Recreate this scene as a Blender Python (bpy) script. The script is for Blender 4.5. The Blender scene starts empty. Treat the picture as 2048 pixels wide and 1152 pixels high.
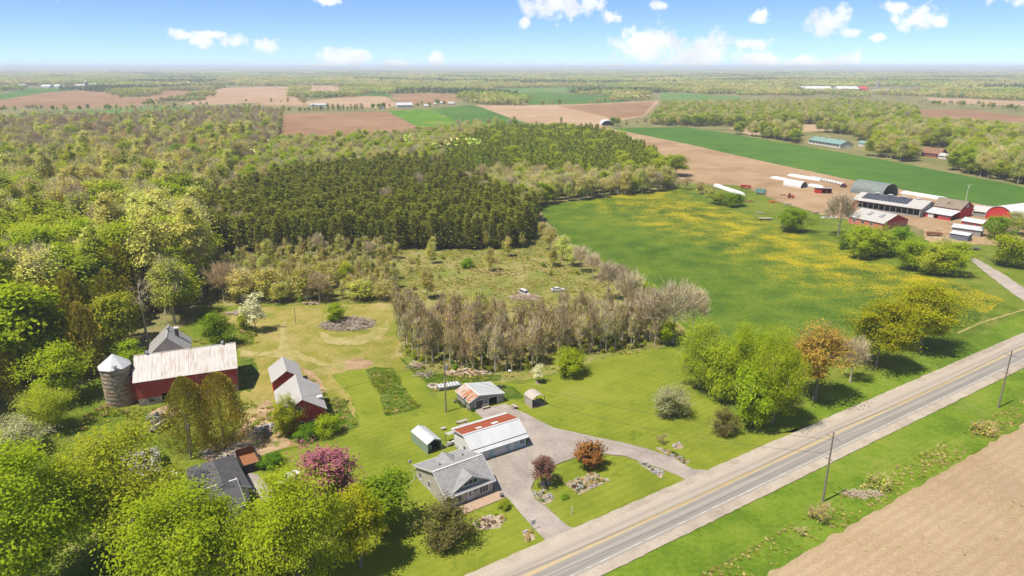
import bpy, math, random
import numpy as np
from mathutils import Vector

# ------------------------------------------------------------------ camera, world, sun, exposure
CAM_H = 70.0                      # drone height, metres
FPX = 24.0 / 36.0 * 2048          # focal length in photo pixels
PITCH = math.atan2(442.0, FPX)    # horizon sits 442 px above the picture centre
scene = bpy.context.scene
col = scene.collection
cam_data = bpy.data.cameras.new('camera'); cam = bpy.data.objects.new('camera', cam_data)
col.objects.link(cam)
cam.location = (0, 0, CAM_H); cam.rotation_euler = (math.pi / 2 - PITCH, 0, 0)
cam_data.sensor_width = 36; cam_data.lens = 24; cam_data.clip_start = 1; cam_data.clip_end = 60000
scene.camera = cam

SUN_AZ = math.radians(31)         # shadows fall this way, from +X towards +Y
SUN_EL = math.radians(64)
SUN_STRENGTH = 3.75
SKY_STRENGTH = 0.081
EXPOSURE = 1.1
sun_data = bpy.data.lights.new('sun', 'SUN'); sun = bpy.data.objects.new('sun', sun_data)
col.objects.link(sun)
sun_data.energy = SUN_STRENGTH; sun_data.angle = math.radians(0.53); sun_data.color = (1.0, 0.93, 0.80)
sun.rotation_euler = Vector((math.cos(SUN_AZ) * math.cos(SUN_EL), math.sin(SUN_AZ) * math.cos(SUN_EL), -math.sin(SUN_EL))).to_track_quat('-Z', 'Y').to_euler()

scene.view_settings.view_transform = 'Standard'
scene.view_settings.look = 'None'
scene.view_settings.gamma = 1
scene.view_settings.use_curve_mapping = False
scene.view_settings.exposure = EXPOSURE
scene.cycles.use_denoising = True
scene.cycles.max_bounces = 9
scene.cycles.diffuse_bounces = 7
scene.cycles.glossy_bounces = 2
scene.cycles.transmission_bounces = 4
scene.cycles.transparent_max_bounces = 6
scene.cycles.volume_bounces = 0
scene.cycles.use_adaptive_sampling = True
scene.cycles.adaptive_threshold = 0.02


def G(px, py, z=0.0):
    """ground point (at height z) seen at a photo pixel"""
    u = (px - 1024) / FPX; v = (py - 576) / FPX
    dy = math.cos(PITCH) - v * math.sin(PITCH); dz = -(math.sin(PITCH) + v * math.cos(PITCH))
    t = (z - CAM_H) / dz
    return (u * t, dy * t, z)


def proj(x, y, z=0.0):
    """photo pixel of a world point (numpy friendly)"""
    c, s = math.cos(PITCH), math.sin(PITCH)
    zz = z - CAM_H
    fwd = y * c - zz * s; up = y * s + zz * c
    return 1024 + FPX * x / fwd, 576 - FPX * up / fwd


def hgt(base, top_py):
    """height of a thing standing at pixel base whose top is seen at row top_py"""
    v = (top_py - 576) / FPX
    dy = math.cos(PITCH) - v * math.sin(PITCH); dz = -(math.sin(PITCH) + v * math.cos(PITCH))
    return CAM_H + dz / dy * G(*base)[1]


def mpp(base):
    """metres per photo pixel at a ground pixel"""
    g = G(*base)
    return (g[1] * math.cos(PITCH) + CAM_H * math.sin(PITCH)) / FPX


# ------------------------------------------------------------------ node helpers
def L(nt, a, b):
    nt.links.new(a, b)


def math_n(nt, op, a, b=None, c=None, clamp=False):
    n = nt.nodes.new('ShaderNodeMath'); n.operation = op; n.use_clamp = clamp
    for i, v in enumerate((a, b, c)):
        if v is None: continue
        if isinstance(v, (int, float)): n.inputs[i].default_value = v
        else: L(nt, v, n.inputs[i])
    return n.outputs[0]


def noise_n(nt, vec, scale, detail=4, rough=0.55, dist=0.0):
    n = nt.nodes.new('ShaderNodeTexNoise'); n.inputs['Scale'].default_value = scale
    n.inputs['Detail'].default_value = detail; n.inputs['Roughness'].default_value = rough
    n.inputs['Distortion'].default_value = dist
    if vec is not None: L(nt, vec, n.inputs['Vector'])
    return n.outputs['Fac']


def ramp_n(nt, fac, stops, interp='LINEAR'):
    n = nt.nodes.new('ShaderNodeValToRGB'); cr = n.color_ramp; cr.interpolation = interp
    while len(cr.elements) > 1: cr.elements.remove(cr.elements[-1])
    for i, (p, c) in enumerate(stops):
        e = cr.elements[0] if i == 0 else cr.elements.new(p)
        e.position = p
        e.color = (c, c, c, 1) if isinstance(c, (int, float)) else (*c, 1)
    L(nt, fac, n.inputs[0])
    return n.outputs[0]


def mix_n(nt, fac, a, b, blend='MIX'):
    n = nt.nodes.new('ShaderNodeMix'); n.data_type = 'RGBA'; n.blend_type = blend
    if isinstance(fac, (int, float)): n.inputs['Factor'].default_value = fac
    else: L(nt, fac, n.inputs['Factor'])
    for k, v in ((6, a), (7, b)):
        if isinstance(v, (tuple, list)): n.inputs[k].default_value = (*v, 1)
        else: L(nt, v, n.inputs[k])
    return n.outputs[2]


def coords(nt, mode='pos', scale=(1, 1, 1), rot=0.0):
    if mode == 'pos':
        v = nt.nodes.new('ShaderNodeNewGeometry').outputs['Position']
    else:
        v = nt.nodes.new('ShaderNodeTexCoord').outputs['Object']
    m = nt.nodes.new('ShaderNodeMapping'); m.vector_type = 'POINT'
    m.inputs['Scale'].default_value = scale; m.inputs['Rotation'].default_value = (0, 0, rot)
    L(nt, v, m.inputs[0])
    return m.outputs[0]


def new_mat(name, rough=0.85, spec=0.3):
    m = bpy.data.materials.new(name); m.use_nodes = True
    nt = m.node_tree; b = nt.nodes['Principled BSDF']
    b.inputs['Roughness'].default_value = rough
    b.inputs['Specular IOR Level'].default_value = spec
    return m, nt, b


def bump_n(nt, b, h, strength=0.4, dist=0.05):
    n = nt.nodes.new('ShaderNodeBump'); n.inputs['Strength'].default_value = strength
    n.inputs['Distance'].default_value = dist
    L(nt, h, n.inputs['Height']); L(nt, n.outputs[0], b.inputs['Normal'])


MATS = {}


def simple(name, c, rough=0.7, var=0.18, scale=1.5, spec=0.3, metal=0.0, mode='obj', stretch=(1, 1, 1), c2=None, lo=0.35, hi=0.65, bump=0.0):
    """base colour broken up by noise; c2 = stain / rust colour"""
    if name in MATS: return MATS[name]
    m, nt, b = new_mat(name, rough, spec)
    v = coords(nt, mode, stretch)
    n1 = noise_n(nt, v, scale, 5, 0.6)
    dark = tuple(x * (1 - var) for x in c); lite = tuple(min(1, x * (1 + var * 0.6)) for x in c)
    base = ramp_n(nt, n1, [(0.3, dark), (0.7, lite)])
    if c2:
        n2 = noise_n(nt, v, scale * 0.55, 6, 0.65)
        base = mix_n(nt, ramp_n(nt, n2, [(lo, 0.0), (hi, 1.0)]), base, c2)
    L(nt, base, b.inputs['Base Color'])
    b.inputs['Metallic'].default_value = metal
    if bump: bump_n(nt, b, n1, bump, 0.03)
    MATS[name] = m
    return m


# ------------------------------------------------------------------ world: Nishita sky with cumulus
def build_world():
    w = bpy.data.worlds.new('World'); scene.world = w; w.use_nodes = True
    nt = w.node_tree; nt.nodes.clear()
    out = nt.nodes.new('ShaderNodeOutputWorld'); bg = nt.nodes.new('ShaderNodeBackground')
    sky = nt.nodes.new('ShaderNodeTexSky'); sky.sky_type = 'NISHITA'; sky.sun_disc = False
    sky.sun_elevation = SUN_EL; sky.sun_rotation = math.atan2(-math.cos(SUN_AZ), -math.sin(SUN_AZ))
    sky.altitude = 100; sky.air_density = 0.5; sky.dust_density = 0.0; sky.ozone_density = 4.0
    geo = nt.nodes.new('ShaderNodeTexCoord'); d = geo.outputs['Generated']
    sep = nt.nodes.new('ShaderNodeSeparateXYZ'); L(nt, d, sep.inputs[0])
    az = math_n(nt, 'ARCTAN2', sep.outputs[0], sep.outputs[1])
    el = math_n(nt, 'ARCSINE', sep.outputs[2])
    n_a = noise_n(nt, d, 34, 7, 0.6, 0.15)
    n_b = noise_n(nt, d, 9, 4, 0.55)
    # cumulus seen in the photograph: direction and half size from its pixels
    blobs = [(360, 70, 20, 12), (402, 78, 24, 15), (425, 68, 38, 9), (465, 84, 32, 16), (530, 87, 30, 16), (652, 0, 32, 12),
             (697, 116, 46, 22), (866, 121, 28, 20), (790, 130, 28, 9), (650, 131, 34, 7),
             (1139, 12, 105, 30), (1219, 32, 34, 14), (1318, 8, 22, 10), (1051, 45, 15, 13), (1517, 36, 28, 18),
             (1664, 42, 44, 32), (1699, 65, 27, 13), (1835, 40, 44, 32), (1795, 15, 32, 12), (1878, 47, 22, 11),
             (1758, 75, 18, 10), (1274, 88, 46, 36), (1334, 92, 42, 36), (1424, 85, 46, 30), (1374, 116, 132, 28),
             (1504, 88, 38, 13), (1514, 121, 62, 18), (1604, 123, 28, 14), (1694, 119, 32, 18), (1654, 125, 28, 12), (1234, 132, 42, 6)]
    val = None
    for px, py, wx, wy in blobs:
        x, y, z = (px - 1024) / FPX, math.cos(PITCH) - (py - 576) / FPX * math.sin(PITCH), -(math.sin(PITCH) + (py - 576) / FPX * math.cos(PITCH))
        r = math.sqrt(x * x + y * y + z * z)
        a0 = math.atan2(x, y); e0 = math.asin(z / r); k = FPX * r
        u = math_n(nt, 'MULTIPLY', math_n(nt, 'SUBTRACT', az, a0), k / wx)
        v = math_n(nt, 'MULTIPLY', math_n(nt, 'SUBTRACT', el, e0), k / wy)
        q = math_n(nt, 'ADD', math_n(nt, 'MULTIPLY', u, u), math_n(nt, 'MULTIPLY', v, v))
        g = math_n(nt, 'SUBTRACT', 1.0, math_n(nt, 'SQRT', q))
        val = g if val is None else math_n(nt, 'SMOOTH_MAX', val, g, 0.35)
    # scattered cumulus continues unseen all round, its cover thickened to add white fill light
    gen = math_n(nt, 'MULTIPLY', math_n(nt, 'SUBTRACT', n_b, 0.54), 5.0)
    away = math_n(nt, 'MAXIMUM', math_n(nt, 'SUBTRACT', math_n(nt, 'ABSOLUTE', az), 0.72), math_n(nt, 'SUBTRACT', el, 0.14))
    gen = math_n(nt, 'ADD', gen, math_n(nt, 'MINIMUM', math_n(nt, 'MULTIPLY', away, 8.0), 0.0))
    val = math_n(nt, 'MAXIMUM', val, gen)
    s = math_n(nt, 'ADD', val, math_n(nt, 'MULTIPLY', math_n(nt, 'SUBTRACT', n_a, 0.5), 3.0))
    s = math_n(nt, 'ADD', s, math_n(nt, 'MULTIPLY', math_n(nt, 'SUBTRACT', noise_n(nt, d, 110, 5, 0.6), 0.5), 1.0))
    mask = ramp_n(nt, s, [(0.0, 0.0), (0.14, 0.25), (0.5, 0.8), (0.95, 0.97)], 'EASE')
    skyc = mix_n(nt, 1.0, sky.outputs[0], (SKY_TINT[0], SKY_TINT[1], SKY_TINT[2]), 'MULTIPLY')
    shade = ramp_n(nt, noise_n(nt, d, 22, 4, 0.5), [(0.3, CLOUD_DARK), (0.6, CLOUD_LITE)])
    c = mix_n(nt, mask, skyc, shade)
    L(nt, c, bg.inputs[0]); bg.inputs[1].default_value = SKY_STRENGTH
    L(nt, bg.outputs[0], out.inputs[0])
    w.cycles.sampling_method = 'MANUAL'; w.cycles.sample_map_resolution = 512


SKY_TINT = (0.78, 0.84, 1.0)
CLOUD_DARK = (5.0, 5.2, 5.5)
CLOUD_LITE = (6.8, 6.8, 6.8)
build_world()

# ------------------------------------------------------------------ object helpers
class MB:
    """collects polygons and links them as one mesh object"""
    def __init__(self): self.v = []; self.f = []; self.m = []

    def add(self, vs, fs, mi=0):
        o = len(self.v); self.v += [tuple(p) for p in vs]
        for f in fs: self.f.append(tuple(i + o for i in f)); self.m.append(mi)
        return self

    def box(self, x0, x1, y0, y1, z0, z1, mi=0):
        vs = [(x0, y0, z0), (x1, y0, z0), (x1, y1, z0), (x0, y1, z0), (x0, y0, z1), (x1, y0, z1), (x1, y1, z1), (x0, y1, z1)]
        return self.add(vs, [(3, 2, 1, 0), (4, 5, 6, 7), (0, 1, 5, 4), (1, 2, 6, 5), (2, 3, 7, 6), (3, 0, 4, 7)], mi)

    def slab(self, p, t, mi=0):
        """quad p (4 points, counter-clockwise from above) thickened by t below"""
        p = [Vector(q) for q in p]
        n = (p[1] - p[0]).cross(p[2] - p[0]).normalized()
        q = [a - n * t for a in p]
        return self.add(p + q, [(0, 1, 2, 3), (7, 6, 5, 4), (0, 4, 5, 1), (1, 5, 6, 2), (2, 6, 7, 3), (3, 7, 4, 0)], mi)

    def prism(self, poly, d, mi=0):
        """closed outline poly (3d points in a plane) pushed along vector d"""
        n = len(poly); a = [Vector(p) for p in poly]; b = [p + Vector(d) for p in a]
        fs = [tuple(range(n)), tuple(range(2 * n - 1, n - 1, -1))] + [(i, i + n, (i + 1) % n + n, (i + 1) % n) for i in range(n)]
        return self.add(a + b, fs, mi)

    def tube(self, p, q, r0, r1=None, n=8, mi=0, caps=True):
        r1 = r0 if r1 is None else r1
        p, q = Vector(p), Vector(q); d = (q - p).normalized()
        u = d.cross(Vector((0, 0, 1)) if abs(d.z) < 0.95 else Vector((1, 0, 0))).normalized(); w = d.cross(u)
        vs = []
        for c, r in ((p, r0), (q, r1)):
            for i in range(n):
                a = 2 * math.pi * i / n
                vs.append(c + (u * math.cos(a) + w * math.sin(a)) * r)
        fs = [(i, (i + 1) % n, (i + 1) % n + n, i + n) for i in range(n)]
        if caps: fs += [tuple(range(n - 1, -1, -1)), tuple(range(n, 2 * n))]
        return self.add(vs, fs, mi)

    def build(self, name, mat, parent=None, smooth=False):
        me = bpy.data.meshes.new(name); me.from_pydata(self.v, [], self.f)
        mats = mat if isinstance(mat, (list, tuple)) else [mat]
        for m in mats: me.materials.append(m)
        if len(mats) > 1: me.polygons.foreach_set('material_index', self.m)
        if smooth: me.polygons.foreach_set('use_smooth', [True] * len(me.polygons))
        me.update()
        o = bpy.data.objects.new(name, me); col.objects.link(o)
        if parent: o.parent = parent
        return o


def tag(o, label=None, cat=None, group=None, kind=None):
    if label: o['label'] = label
    if cat: o['category'] = cat
    if group: o['group'] = group
    if kind: o['kind'] = kind
    return o


def thing(name, label, cat, loc=(0, 0, 0), rotz=0.0, group=None):
    o = bpy.data.objects.new(name, None); col.objects.link(o)
    o.location = loc; o.rotation_euler = (0, 0, rotz); o.empty_display_size = 0.5
    return tag(o, label, cat, group)


def copy_tree(o, parent=None):
    c = o.copy(); col.objects.link(c); c.parent = parent
    for ch in o.children: copy_tree(ch, c)
    return c


def mesh_np(name, V, Q, mat, mi=None, smooth=False):
    """numpy quads -> mesh datablock"""
    me = bpy.data.meshes.new(name)
    n = len(Q)
    me.vertices.add(len(V)); me.vertices.foreach_set('co', np.asarray(V, np.float32).ravel())
    me.loops.add(4 * n); me.loops.foreach_set('vertex_index', np.asarray(Q, np.int32).ravel())
    me.polygons.add(n)
    me.polygons.foreach_set('loop_start', np.arange(n, dtype=np.int32) * 4)
    for m in (mat if isinstance(mat, (list, tuple)) else [mat]): me.materials.append(m)
    if mi is not None: me.polygons.foreach_set('material_index', np.asarray(mi, np.int32))
    me.update(calc_edges=True)
    if smooth: me.polygons.foreach_set('use_smooth', np.ones(n, bool))
    return me


def in_poly(x, y, poly):
    x = np.asarray(x, float); y = np.asarray(y, float)
    r = np.zeros(x.shape, bool); n = len(poly); j = n - 1
    for i in range(n):
        xi, yi = poly[i]; xj, yj = poly[j]
        c = ((yi > y) != (yj > y)) & (x < (xj - xi) * (y - yi) / ((yj - yi) if yj != yi else 1e-9) + xi)
        r ^= c; j = i
    return r


def wnoise(x, y, s, seed=0):
    """cheap smooth noise in -1..1 over the ground"""
    x = np.asarray(x, float) / s + seed * 3.7; y = np.asarray(y, float) / s - seed * 1.9
    return (np.sin(x * 1.3 + 2 * np.sin(y * 0.7 + seed)) + np.sin(y * 1.7 + 1.5 * np.sin(x * 0.9 - seed)) + np.sin((x + y) * 2.9 + seed * 5) * 0.6) / 2.6
# ------------------------------------------------------------------ ground materials
GK = 0.86


def ground_mat(name, stops, sb=0.02, sm=0.14, sf=1.1, w=(0.35, 0.35, 0.3), stripe=None, patches=(), rough=0.95, bump=0.5):
    """stops: colour ramp over three octave groups of noise; stripe=(angle, period m, strength 0..1, colour); patches=[(scale, lo, hi, colour, fine)]"""
    m, nt, b = new_mat(name, rough, 0.08)
    g_ = lambda c: tuple(x * GK for x in c)
    stops = [(p, g_(c)) for p, c in stops]; patches = [(s, lo, hi, g_(c), fn) for s, lo, hi, c, fn in patches]
    if stripe: stripe = (*stripe[:3], g_(stripe[3]))
    v = coords(nt)
    nb, nm, nf = noise_n(nt, v, sb, 3), noise_n(nt, v, sm, 4), noise_n(nt, v, sf, 5, 0.7)
    f = math_n(nt, 'ADD', math_n(nt, 'ADD', math_n(nt, 'MULTIPLY', nb, w[0]), math_n(nt, 'MULTIPLY', nm, w[1])), math_n(nt, 'MULTIPLY', nf, w[2]))
    f = math_n(nt, 'ADD', math_n(nt, 'MULTIPLY', math_n(nt, 'SUBTRACT', f, 0.5), 1.9), 0.5)
    c = ramp_n(nt, f, stops)
    if stripe:
        ang, per, amt, sc = stripe
        sv = coords(nt, 'pos', (1, 1, 1), -ang)
        wv = nt.nodes.new('ShaderNodeTexWave'); wv.bands_direction = 'Y'; wv.inputs['Scale'].default_value = 1.0 / per / 3.1416 * 3.1416 / 2
        wv.inputs['Distortion'].default_value = 1.2; wv.inputs['Detail'].default_value = 2; wv.inputs['Detail Scale'].default_value = 0.06
        L(nt, sv, wv.inputs[0])
        c = mix_n(nt, math_n(nt, 'MULTIPLY', math_n(nt, 'MULTIPLY', wv.outputs['Fac'], ramp_n(nt, nm, [(0.35, 0.15), (0.65, 1.0)])), amt), c, sc)
    for k, (s, lo, hi, pc, fine) in enumerate(patches):
        pv = coords(nt, 'pos', (1, 1, 1), 0.3 + k)
        pn = noise_n(nt, pv, s, 4, 0.6, 0.4)
        if fine: pn = math_n(nt, 'ADD', math_n(nt, 'MULTIPLY', pn, 1 - fine), math_n(nt, 'MULTIPLY', noise_n(nt, pv, sf * 0.9, 4, 0.7), fine))
        c = mix_n(nt, ramp_n(nt, pn, [(lo, 0.0), (hi, 1.0)]), c, pc)
    L(nt, c, b.inputs['Base Color'])
    bump_n(nt, b, nf, bump, 0.25)
    MATS[name] = m
    return m


ROAD_ANG = math.radians(32.6)
ground_mat('forest_floor', [(0.35, (0.11, 0.12, 0.04)), (0.5, (0.18, 0.17, 0.065)), (0.65, (0.24, 0.20, 0.10))])
ground_mat('meadow_grass', [(0.36, (0.075, 0.115, 0.010)), (0.5, (0.115, 0.16, 0.014)), (0.64, (0.16, 0.185, 0.026))],
           patches=[(0.05, 0.55, 0.68, (0.20, 0.19, 0.05), 0.4), (0.3, 0.60, 0.68, (0.06, 0.11, 0.008), 0.3)])
ground_mat('roadside_grass', [(0.36, (0.080, 0.140, 0.010)), (0.5, (0.122, 0.190, 0.014)), (0.64, (0.170, 0.215, 0.028))],
           patches=[(0.07, 0.56, 0.72, (0.22, 0.22, 0.07), 0.4)])
ground_mat('lawn', [(0.34, (0.122, 0.158, 0.014)), (0.5, (0.160, 0.192, 0.018)), (0.66, (0.198, 0.218, 0.028))], sf=1.6,
           stripe=(ROAD_ANG + 0.05, 2.6, 0.6, (0.205, 0.24, 0.022)), patches=[(0.06, 0.55, 0.70, (0.22, 0.22, 0.045), 0.3), (0.25, 0.58, 0.68, (0.10, 0.145, 0.010), 0.2)], bump=0.3)
ground_mat('hay_yard', [(0.36, (0.155, 0.165, 0.022)), (0.5, (0.235, 0.21, 0.045)), (0.64, (0.315, 0.255, 0.085))], sm=0.18,
           stripe=(math.radians(70), 3.1, 0.22, (0.15, 0.175, 0.02)), patches=[(0.07, 0.52, 0.66, (0.34, 0.265, 0.125), 0.3), (0.08, 0.53, 0.64, (0.135, 0.175, 0.016), 0.35)])
ground_mat('worn_grass', [(0.36, (0.25, 0.225, 0.07)), (0.5, (0.31, 0.265, 0.10)), (0.64, (0.36, 0.30, 0.14))], sm=0.3, patches=[(0.2, 0.52, 0.62, (0.19, 0.20, 0.04), 0.4)])
ground_mat('clearing_grass', [(0.36, (0.13, 0.14, 0.028)), (0.5, (0.20, 0.195, 0.05)), (0.64, (0.28, 0.235, 0.105))], sm=0.2,
           patches=[(0.06, 0.54, 0.66, (0.12, 0.18, 0.018), 0.4), (0.3, 0.60, 0.68, (0.15, 0.12, 0.05), 0.3)])
ground_mat('weed_bed', [(0.38, (0.045, 0.085, 0.006)), (0.5, (0.08, 0.135, 0.01)), (0.62, (0.14, 0.16, 0.03))], sm=0.5, sf=2.5,
           patches=[(0.4, 0.58, 0.66, (0.24, 0.18, 0.10), 0.4)], bump=0.9)
ground_mat('bare_dirt', [(0.36, (0.24, 0.155, 0.085)), (0.5, (0.33, 0.225, 0.13)), (0.64, (0.40, 0.29, 0.18))], sm=0.3, patches=[(0.2, 0.56, 0.66, (0.12, 0.15, 0.02), 0.3)])
ground_mat('crop_green', [(0.36, (0.050, 0.118, 0.014)), (0.5, (0.066, 0.142, 0.017)), (0.64, (0.085, 0.160, 0.020))], sb=0.008, sm=0.05,
           stripe=(math.radians(128), 7, 0.3, (0.062, 0.155, 0.024)), patches=[(0.012, 0.60, 0.75, (0.08, 0.17, 0.02), 0.2)])
ground_mat('crop_pale', [(0.36, (0.075, 0.16, 0.03)), (0.5, (0.10, 0.19, 0.04)), (0.64, (0.15, 0.20, 0.06))], sb=0.006, sm=0.03)
ground_mat('crop_bright', [(0.36, (0.06, 0.155, 0.008)), (0.5, (0.085, 0.195, 0.010)), (0.64, (0.12, 0.21, 0.014))], sb=0.008, sm=0.05, patches=[(0.015, 0.58, 0.68, (0.25, 0.25, 0.02), 0.2)])
ground_mat('plough_brown', [(0.34, (0.205, 0.115, 0.060)), (0.5, (0.265, 0.155, 0.085)), (0.66, (0.32, 0.20, 0.12))], sb=0.006, sm=0.03, sf=0.4,
           stripe=(math.radians(118), 9, 0.35, (0.21, 0.125, 0.07)))
ground_mat('plough_tan', [(0.34, (0.30, 0.195, 0.115)), (0.5, (0.365, 0.245, 0.15)), (0.66, (0.42, 0.30, 0.20))], sb=0.006, sm=0.03, sf=0.4,
           stripe=(math.radians(100), 12, 0.3, (0.27, 0.175, 0.10)))
ground_mat('plough_strip', [(0.34, (0.25, 0.165, 0.09)), (0.5, (0.33, 0.225, 0.13)), (0.66, (0.40, 0.285, 0.18))], sb=0.02, sm=0.07, sf=0.7,
           stripe=(math.radians(123), 5, 0.5, (0.23, 0.145, 0.08)), patches=[(0.02, 0.56, 0.68, (0.22, 0.14, 0.08), 0.2)])
ground_mat('plough_near', [(0.30, (0.275, 0.195, 0.11)), (0.5, (0.36, 0.268, 0.165)), (0.70, (0.43, 0.33, 0.215))], sb=0.03, sm=0.4, sf=3.2, w=(0.3, 0.2, 0.5),
           stripe=(ROAD_ANG, 2.6, 0.5, (0.27, 0.19, 0.11)), patches=[(0.05, 0.55, 0.72, (0.27, 0.215, 0.155), 0.25), (1.1, 0.70, 0.74, (0.10, 0.12, 0.02), 0.0)])
ground_mat('gravel_drive', [(0.34, (0.235, 0.205, 0.18)), (0.5, (0.30, 0.265, 0.235)), (0.66, (0.37, 0.325, 0.285))], sm=0.25, sf=2.5,
           patches=[(0.12, 0.55, 0.7, (0.36, 0.30, 0.245), 0.3)], bump=0.25)
ground_mat('gravel_shoulder', [(0.32, (0.28, 0.235, 0.185)), (0.5, (0.36, 0.31, 0.25)), (0.68, (0.42, 0.37, 0.305))], sm=0.3, sf=2.5, bump=0.3)
ground_mat('mulch', [(0.36, (0.22, 0.16, 0.10)), (0.5, (0.33, 0.26, 0.17)), (0.64, (0.42, 0.35, 0.25))], sm=1.0, sf=5)


def dandelion_mat():
    """hay meadow: dark and light green rows, dandelions thick in its middle and thinning out to the sides"""
    m, nt, b = new_mat('dandelion_meadow', 0.95, 0.08)
    v = coords(nt)
    n1, n2, n3 = noise_n(nt, v, 0.018, 3), noise_n(nt, v, 0.10, 4), noise_n(nt, v, 0.9, 5, 0.7)
    f = math_n(nt, 'ADD', math_n(nt, 'ADD', math_n(nt, 'MULTIPLY', n1, 0.3), math_n(nt, 'MULTIPLY', n2, 0.3)), math_n(nt, 'MULTIPLY', n3, 0.4))
    c = ramp_n(nt, f, [(0.40, (0.030, 0.068, 0.008)), (0.5, (0.064, 0.112, 0.010)), (0.60, (0.112, 0.152, 0.014))])
    # strength of bloom: along the axis from the far corner to the near right, measured across it
    sep = nt.nodes.new('ShaderNodeSeparateXYZ'); L(nt, v, sep.inputs[0])
    p0, p1 = G(1330, 405), G(1790, 545)
    dx, dy = p1[0] - p0[0], p1[1] - p0[1]; ln = math.hypot(dx, dy); dx /= ln; dy /= ln
    ax = math_n(nt, 'SUBTRACT', sep.outputs[0], p0[0]); ay = math_n(nt, 'SUBTRACT', sep.outputs[1], p0[1])
    across = math_n(nt, 'SUBTRACT', math_n(nt, 'MULTIPLY', ay, dx), math_n(nt, 'MULTIPLY', ax, dy))
    across = math_n(nt, 'ADD', across, math_n(nt, 'MULTIPLY', math_n(nt, 'SUBTRACT', n1, 0.5), 60.0))
    bloom = ramp_n(nt, math_n(nt, 'MULTIPLY', math_n(nt, 'ADD', across, 95.0), 1 / 130.0), [(0.0, 0.10), (0.25, 0.35), (0.48, 0.85), (0.72, 1.0), (0.90, 0.85), (1.0, 0.5)])
    row = coords(nt, 'pos', (0.6, 1.2, 1), -math.atan2(dy, dx))
    spot = math_n(nt, 'ADD', math_n(nt, 'MULTIPLY', noise_n(nt, row, 2.6, 3, 0.75), 0.66), math_n(nt, 'ADD', math_n(nt, 'MULTIPLY', n2, 0.25), math_n(nt, 'MULTIPLY', noise_n(nt, row, 0.12, 3), 0.13)))
    thr = math_n(nt, 'ADD', spot, math_n(nt, 'MULTIPLY', math_n(nt, 'SUBTRACT', bloom, 1.0), 0.20))
    mask = ramp_n(nt, thr, [(0.512, 0.0), (0.56, 0.95)])
    c = mix_n(nt, mask, c, ramp_n(nt, n3, [(0.35, (0.27, 0.235, 0.010)), (0.65, (0.46, 0.31, 0.010))]))
    L(nt, c, b.inputs['Base Color']); bump_n(nt, b, n3, 0.7, 0.3)
    MATS['dandelion_meadow'] = m


dandelion_mat()

# ------------------------------------------------------------------ ground sheets
SHEETS = []
FIELD_POLYS = []     # photo outlines that stay free of far trees


def sheet(name, poly, z, mat, jit=0.0, world=False, keep=True):
    """ground sheet from an outline in photo pixels (world=True: metres), its edge broken up by jit metres"""
    rnd = random.Random(len(name) * 7 + len(poly))
    pts = [p if world else G(*p)[:2] for p in poly]
    SHEETS.append(name); z += 0.0017 * len(SHEETS)          # no two sheets share a plane
    out = []
    for i, a in enumerate(pts):
        b = pts[(i + 1) % len(pts)]
        n = max(1, min(40, int(math.dist(a, b) / max(1.5, jit * 4)))) if jit else 1
        for k in range(n):
            t = k / n
            out.append((a[0] + (b[0] - a[0]) * t + rnd.uniform(-jit, jit), a[1] + (b[1] - a[1]) * t + rnd.uniform(-jit, jit), z))
    mb = MB().add(out, [tuple(range(len(out)))])
    o = mb.build(name, MATS[mat])
    if o.data.polygons[0].normal.z < 0: o.data.flip_normals()
    tag(o, kind='structure')
    if keep and not world: FIELD_POLYS.append(poly)
    return o


S = 26000
sheet('ground', [(-S, -600), (S, -600), (S, S), (-S, S)], 0.0, 'forest_floor', world=True)
# far fields
sheet('field', [(0, 200), (92, 185), (147, 181.5), (244, 185), (246, 195), (290, 193.5), (318, 181.5), (386, 181.5), (345, 204), (239, 212), (137, 216), (38, 214), (-60, 219), (-60, 206)], 0.03, 'plough_brown')
sheet('field', [(-60, 193), (0, 189), (60, 176), (150, 176), (145, 181), (92, 185), (0, 199.5), (-60, 204)], 0.05, 'crop_green')
sheet('field', [(366, 208), (390, 200), (437, 176), (543, 173), (594, 173), (596, 203), (513, 205), (427, 209.5)], 0.03, 'plough_tan')
sheet('field', [(604, 170.6), (690, 170.6), (700, 190), (618, 192)], 0.03, 'plough_tan')
sheet('field', [(618, 202), (700, 192), (769, 192), (797, 209), (775, 217), (700, 213), (620, 212), (516, 211), (516, 206)], 0.04, 'plough_tan')
sheet('field', [(563, 227.7), (773, 223.4), (832, 252), (850, 265), (800, 285), (741, 295), (670, 300), (620, 300), (540, 305)], 0.03, 'plough_brown', 0.6)
sheet('field', [(776, 222.3), (858, 218.4), (935, 251.8), (960, 262), (880, 275), (834, 253)], 0.05, 'crop_bright', 0.6)
sheet('field', [(860, 218), (946, 209.5), (1030, 239.8), (1080, 252), (1000, 265), (960, 262), (936, 251.4)], 0.04, 'crop_green', 0.6)
sheet('field', [(775, 188), (892, 186.6), (929, 193.5), (912, 202), (885, 209.5), (800, 209)], 0.03, 'plough_brown')
sheet('field', [(700, 190), (760, 188), (775, 188), (795, 193), (700, 192)], 0.05, 'crop_green')
sheet('field', [(950, 209.5), (1052, 210.6), (1150, 209), (1321, 201), (1290, 232), (1216, 246), (1190, 262), (1100, 262), (1033, 240)], 0.03, 'plough_tan', 0.8)
sheet('field', [(1115, 212), (1150, 210.5), (1310, 203), (1285, 231), (1230, 238), (1180, 226)], 0.05, 'plough_brown', 0.8)
sheet('field', [(1000, 188), (1038, 186), (1097, 184), (1237, 193.5), (1262, 198), (1240, 205), (1062, 209.5), (1040, 200)], 0.03, 'crop_green')
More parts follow.
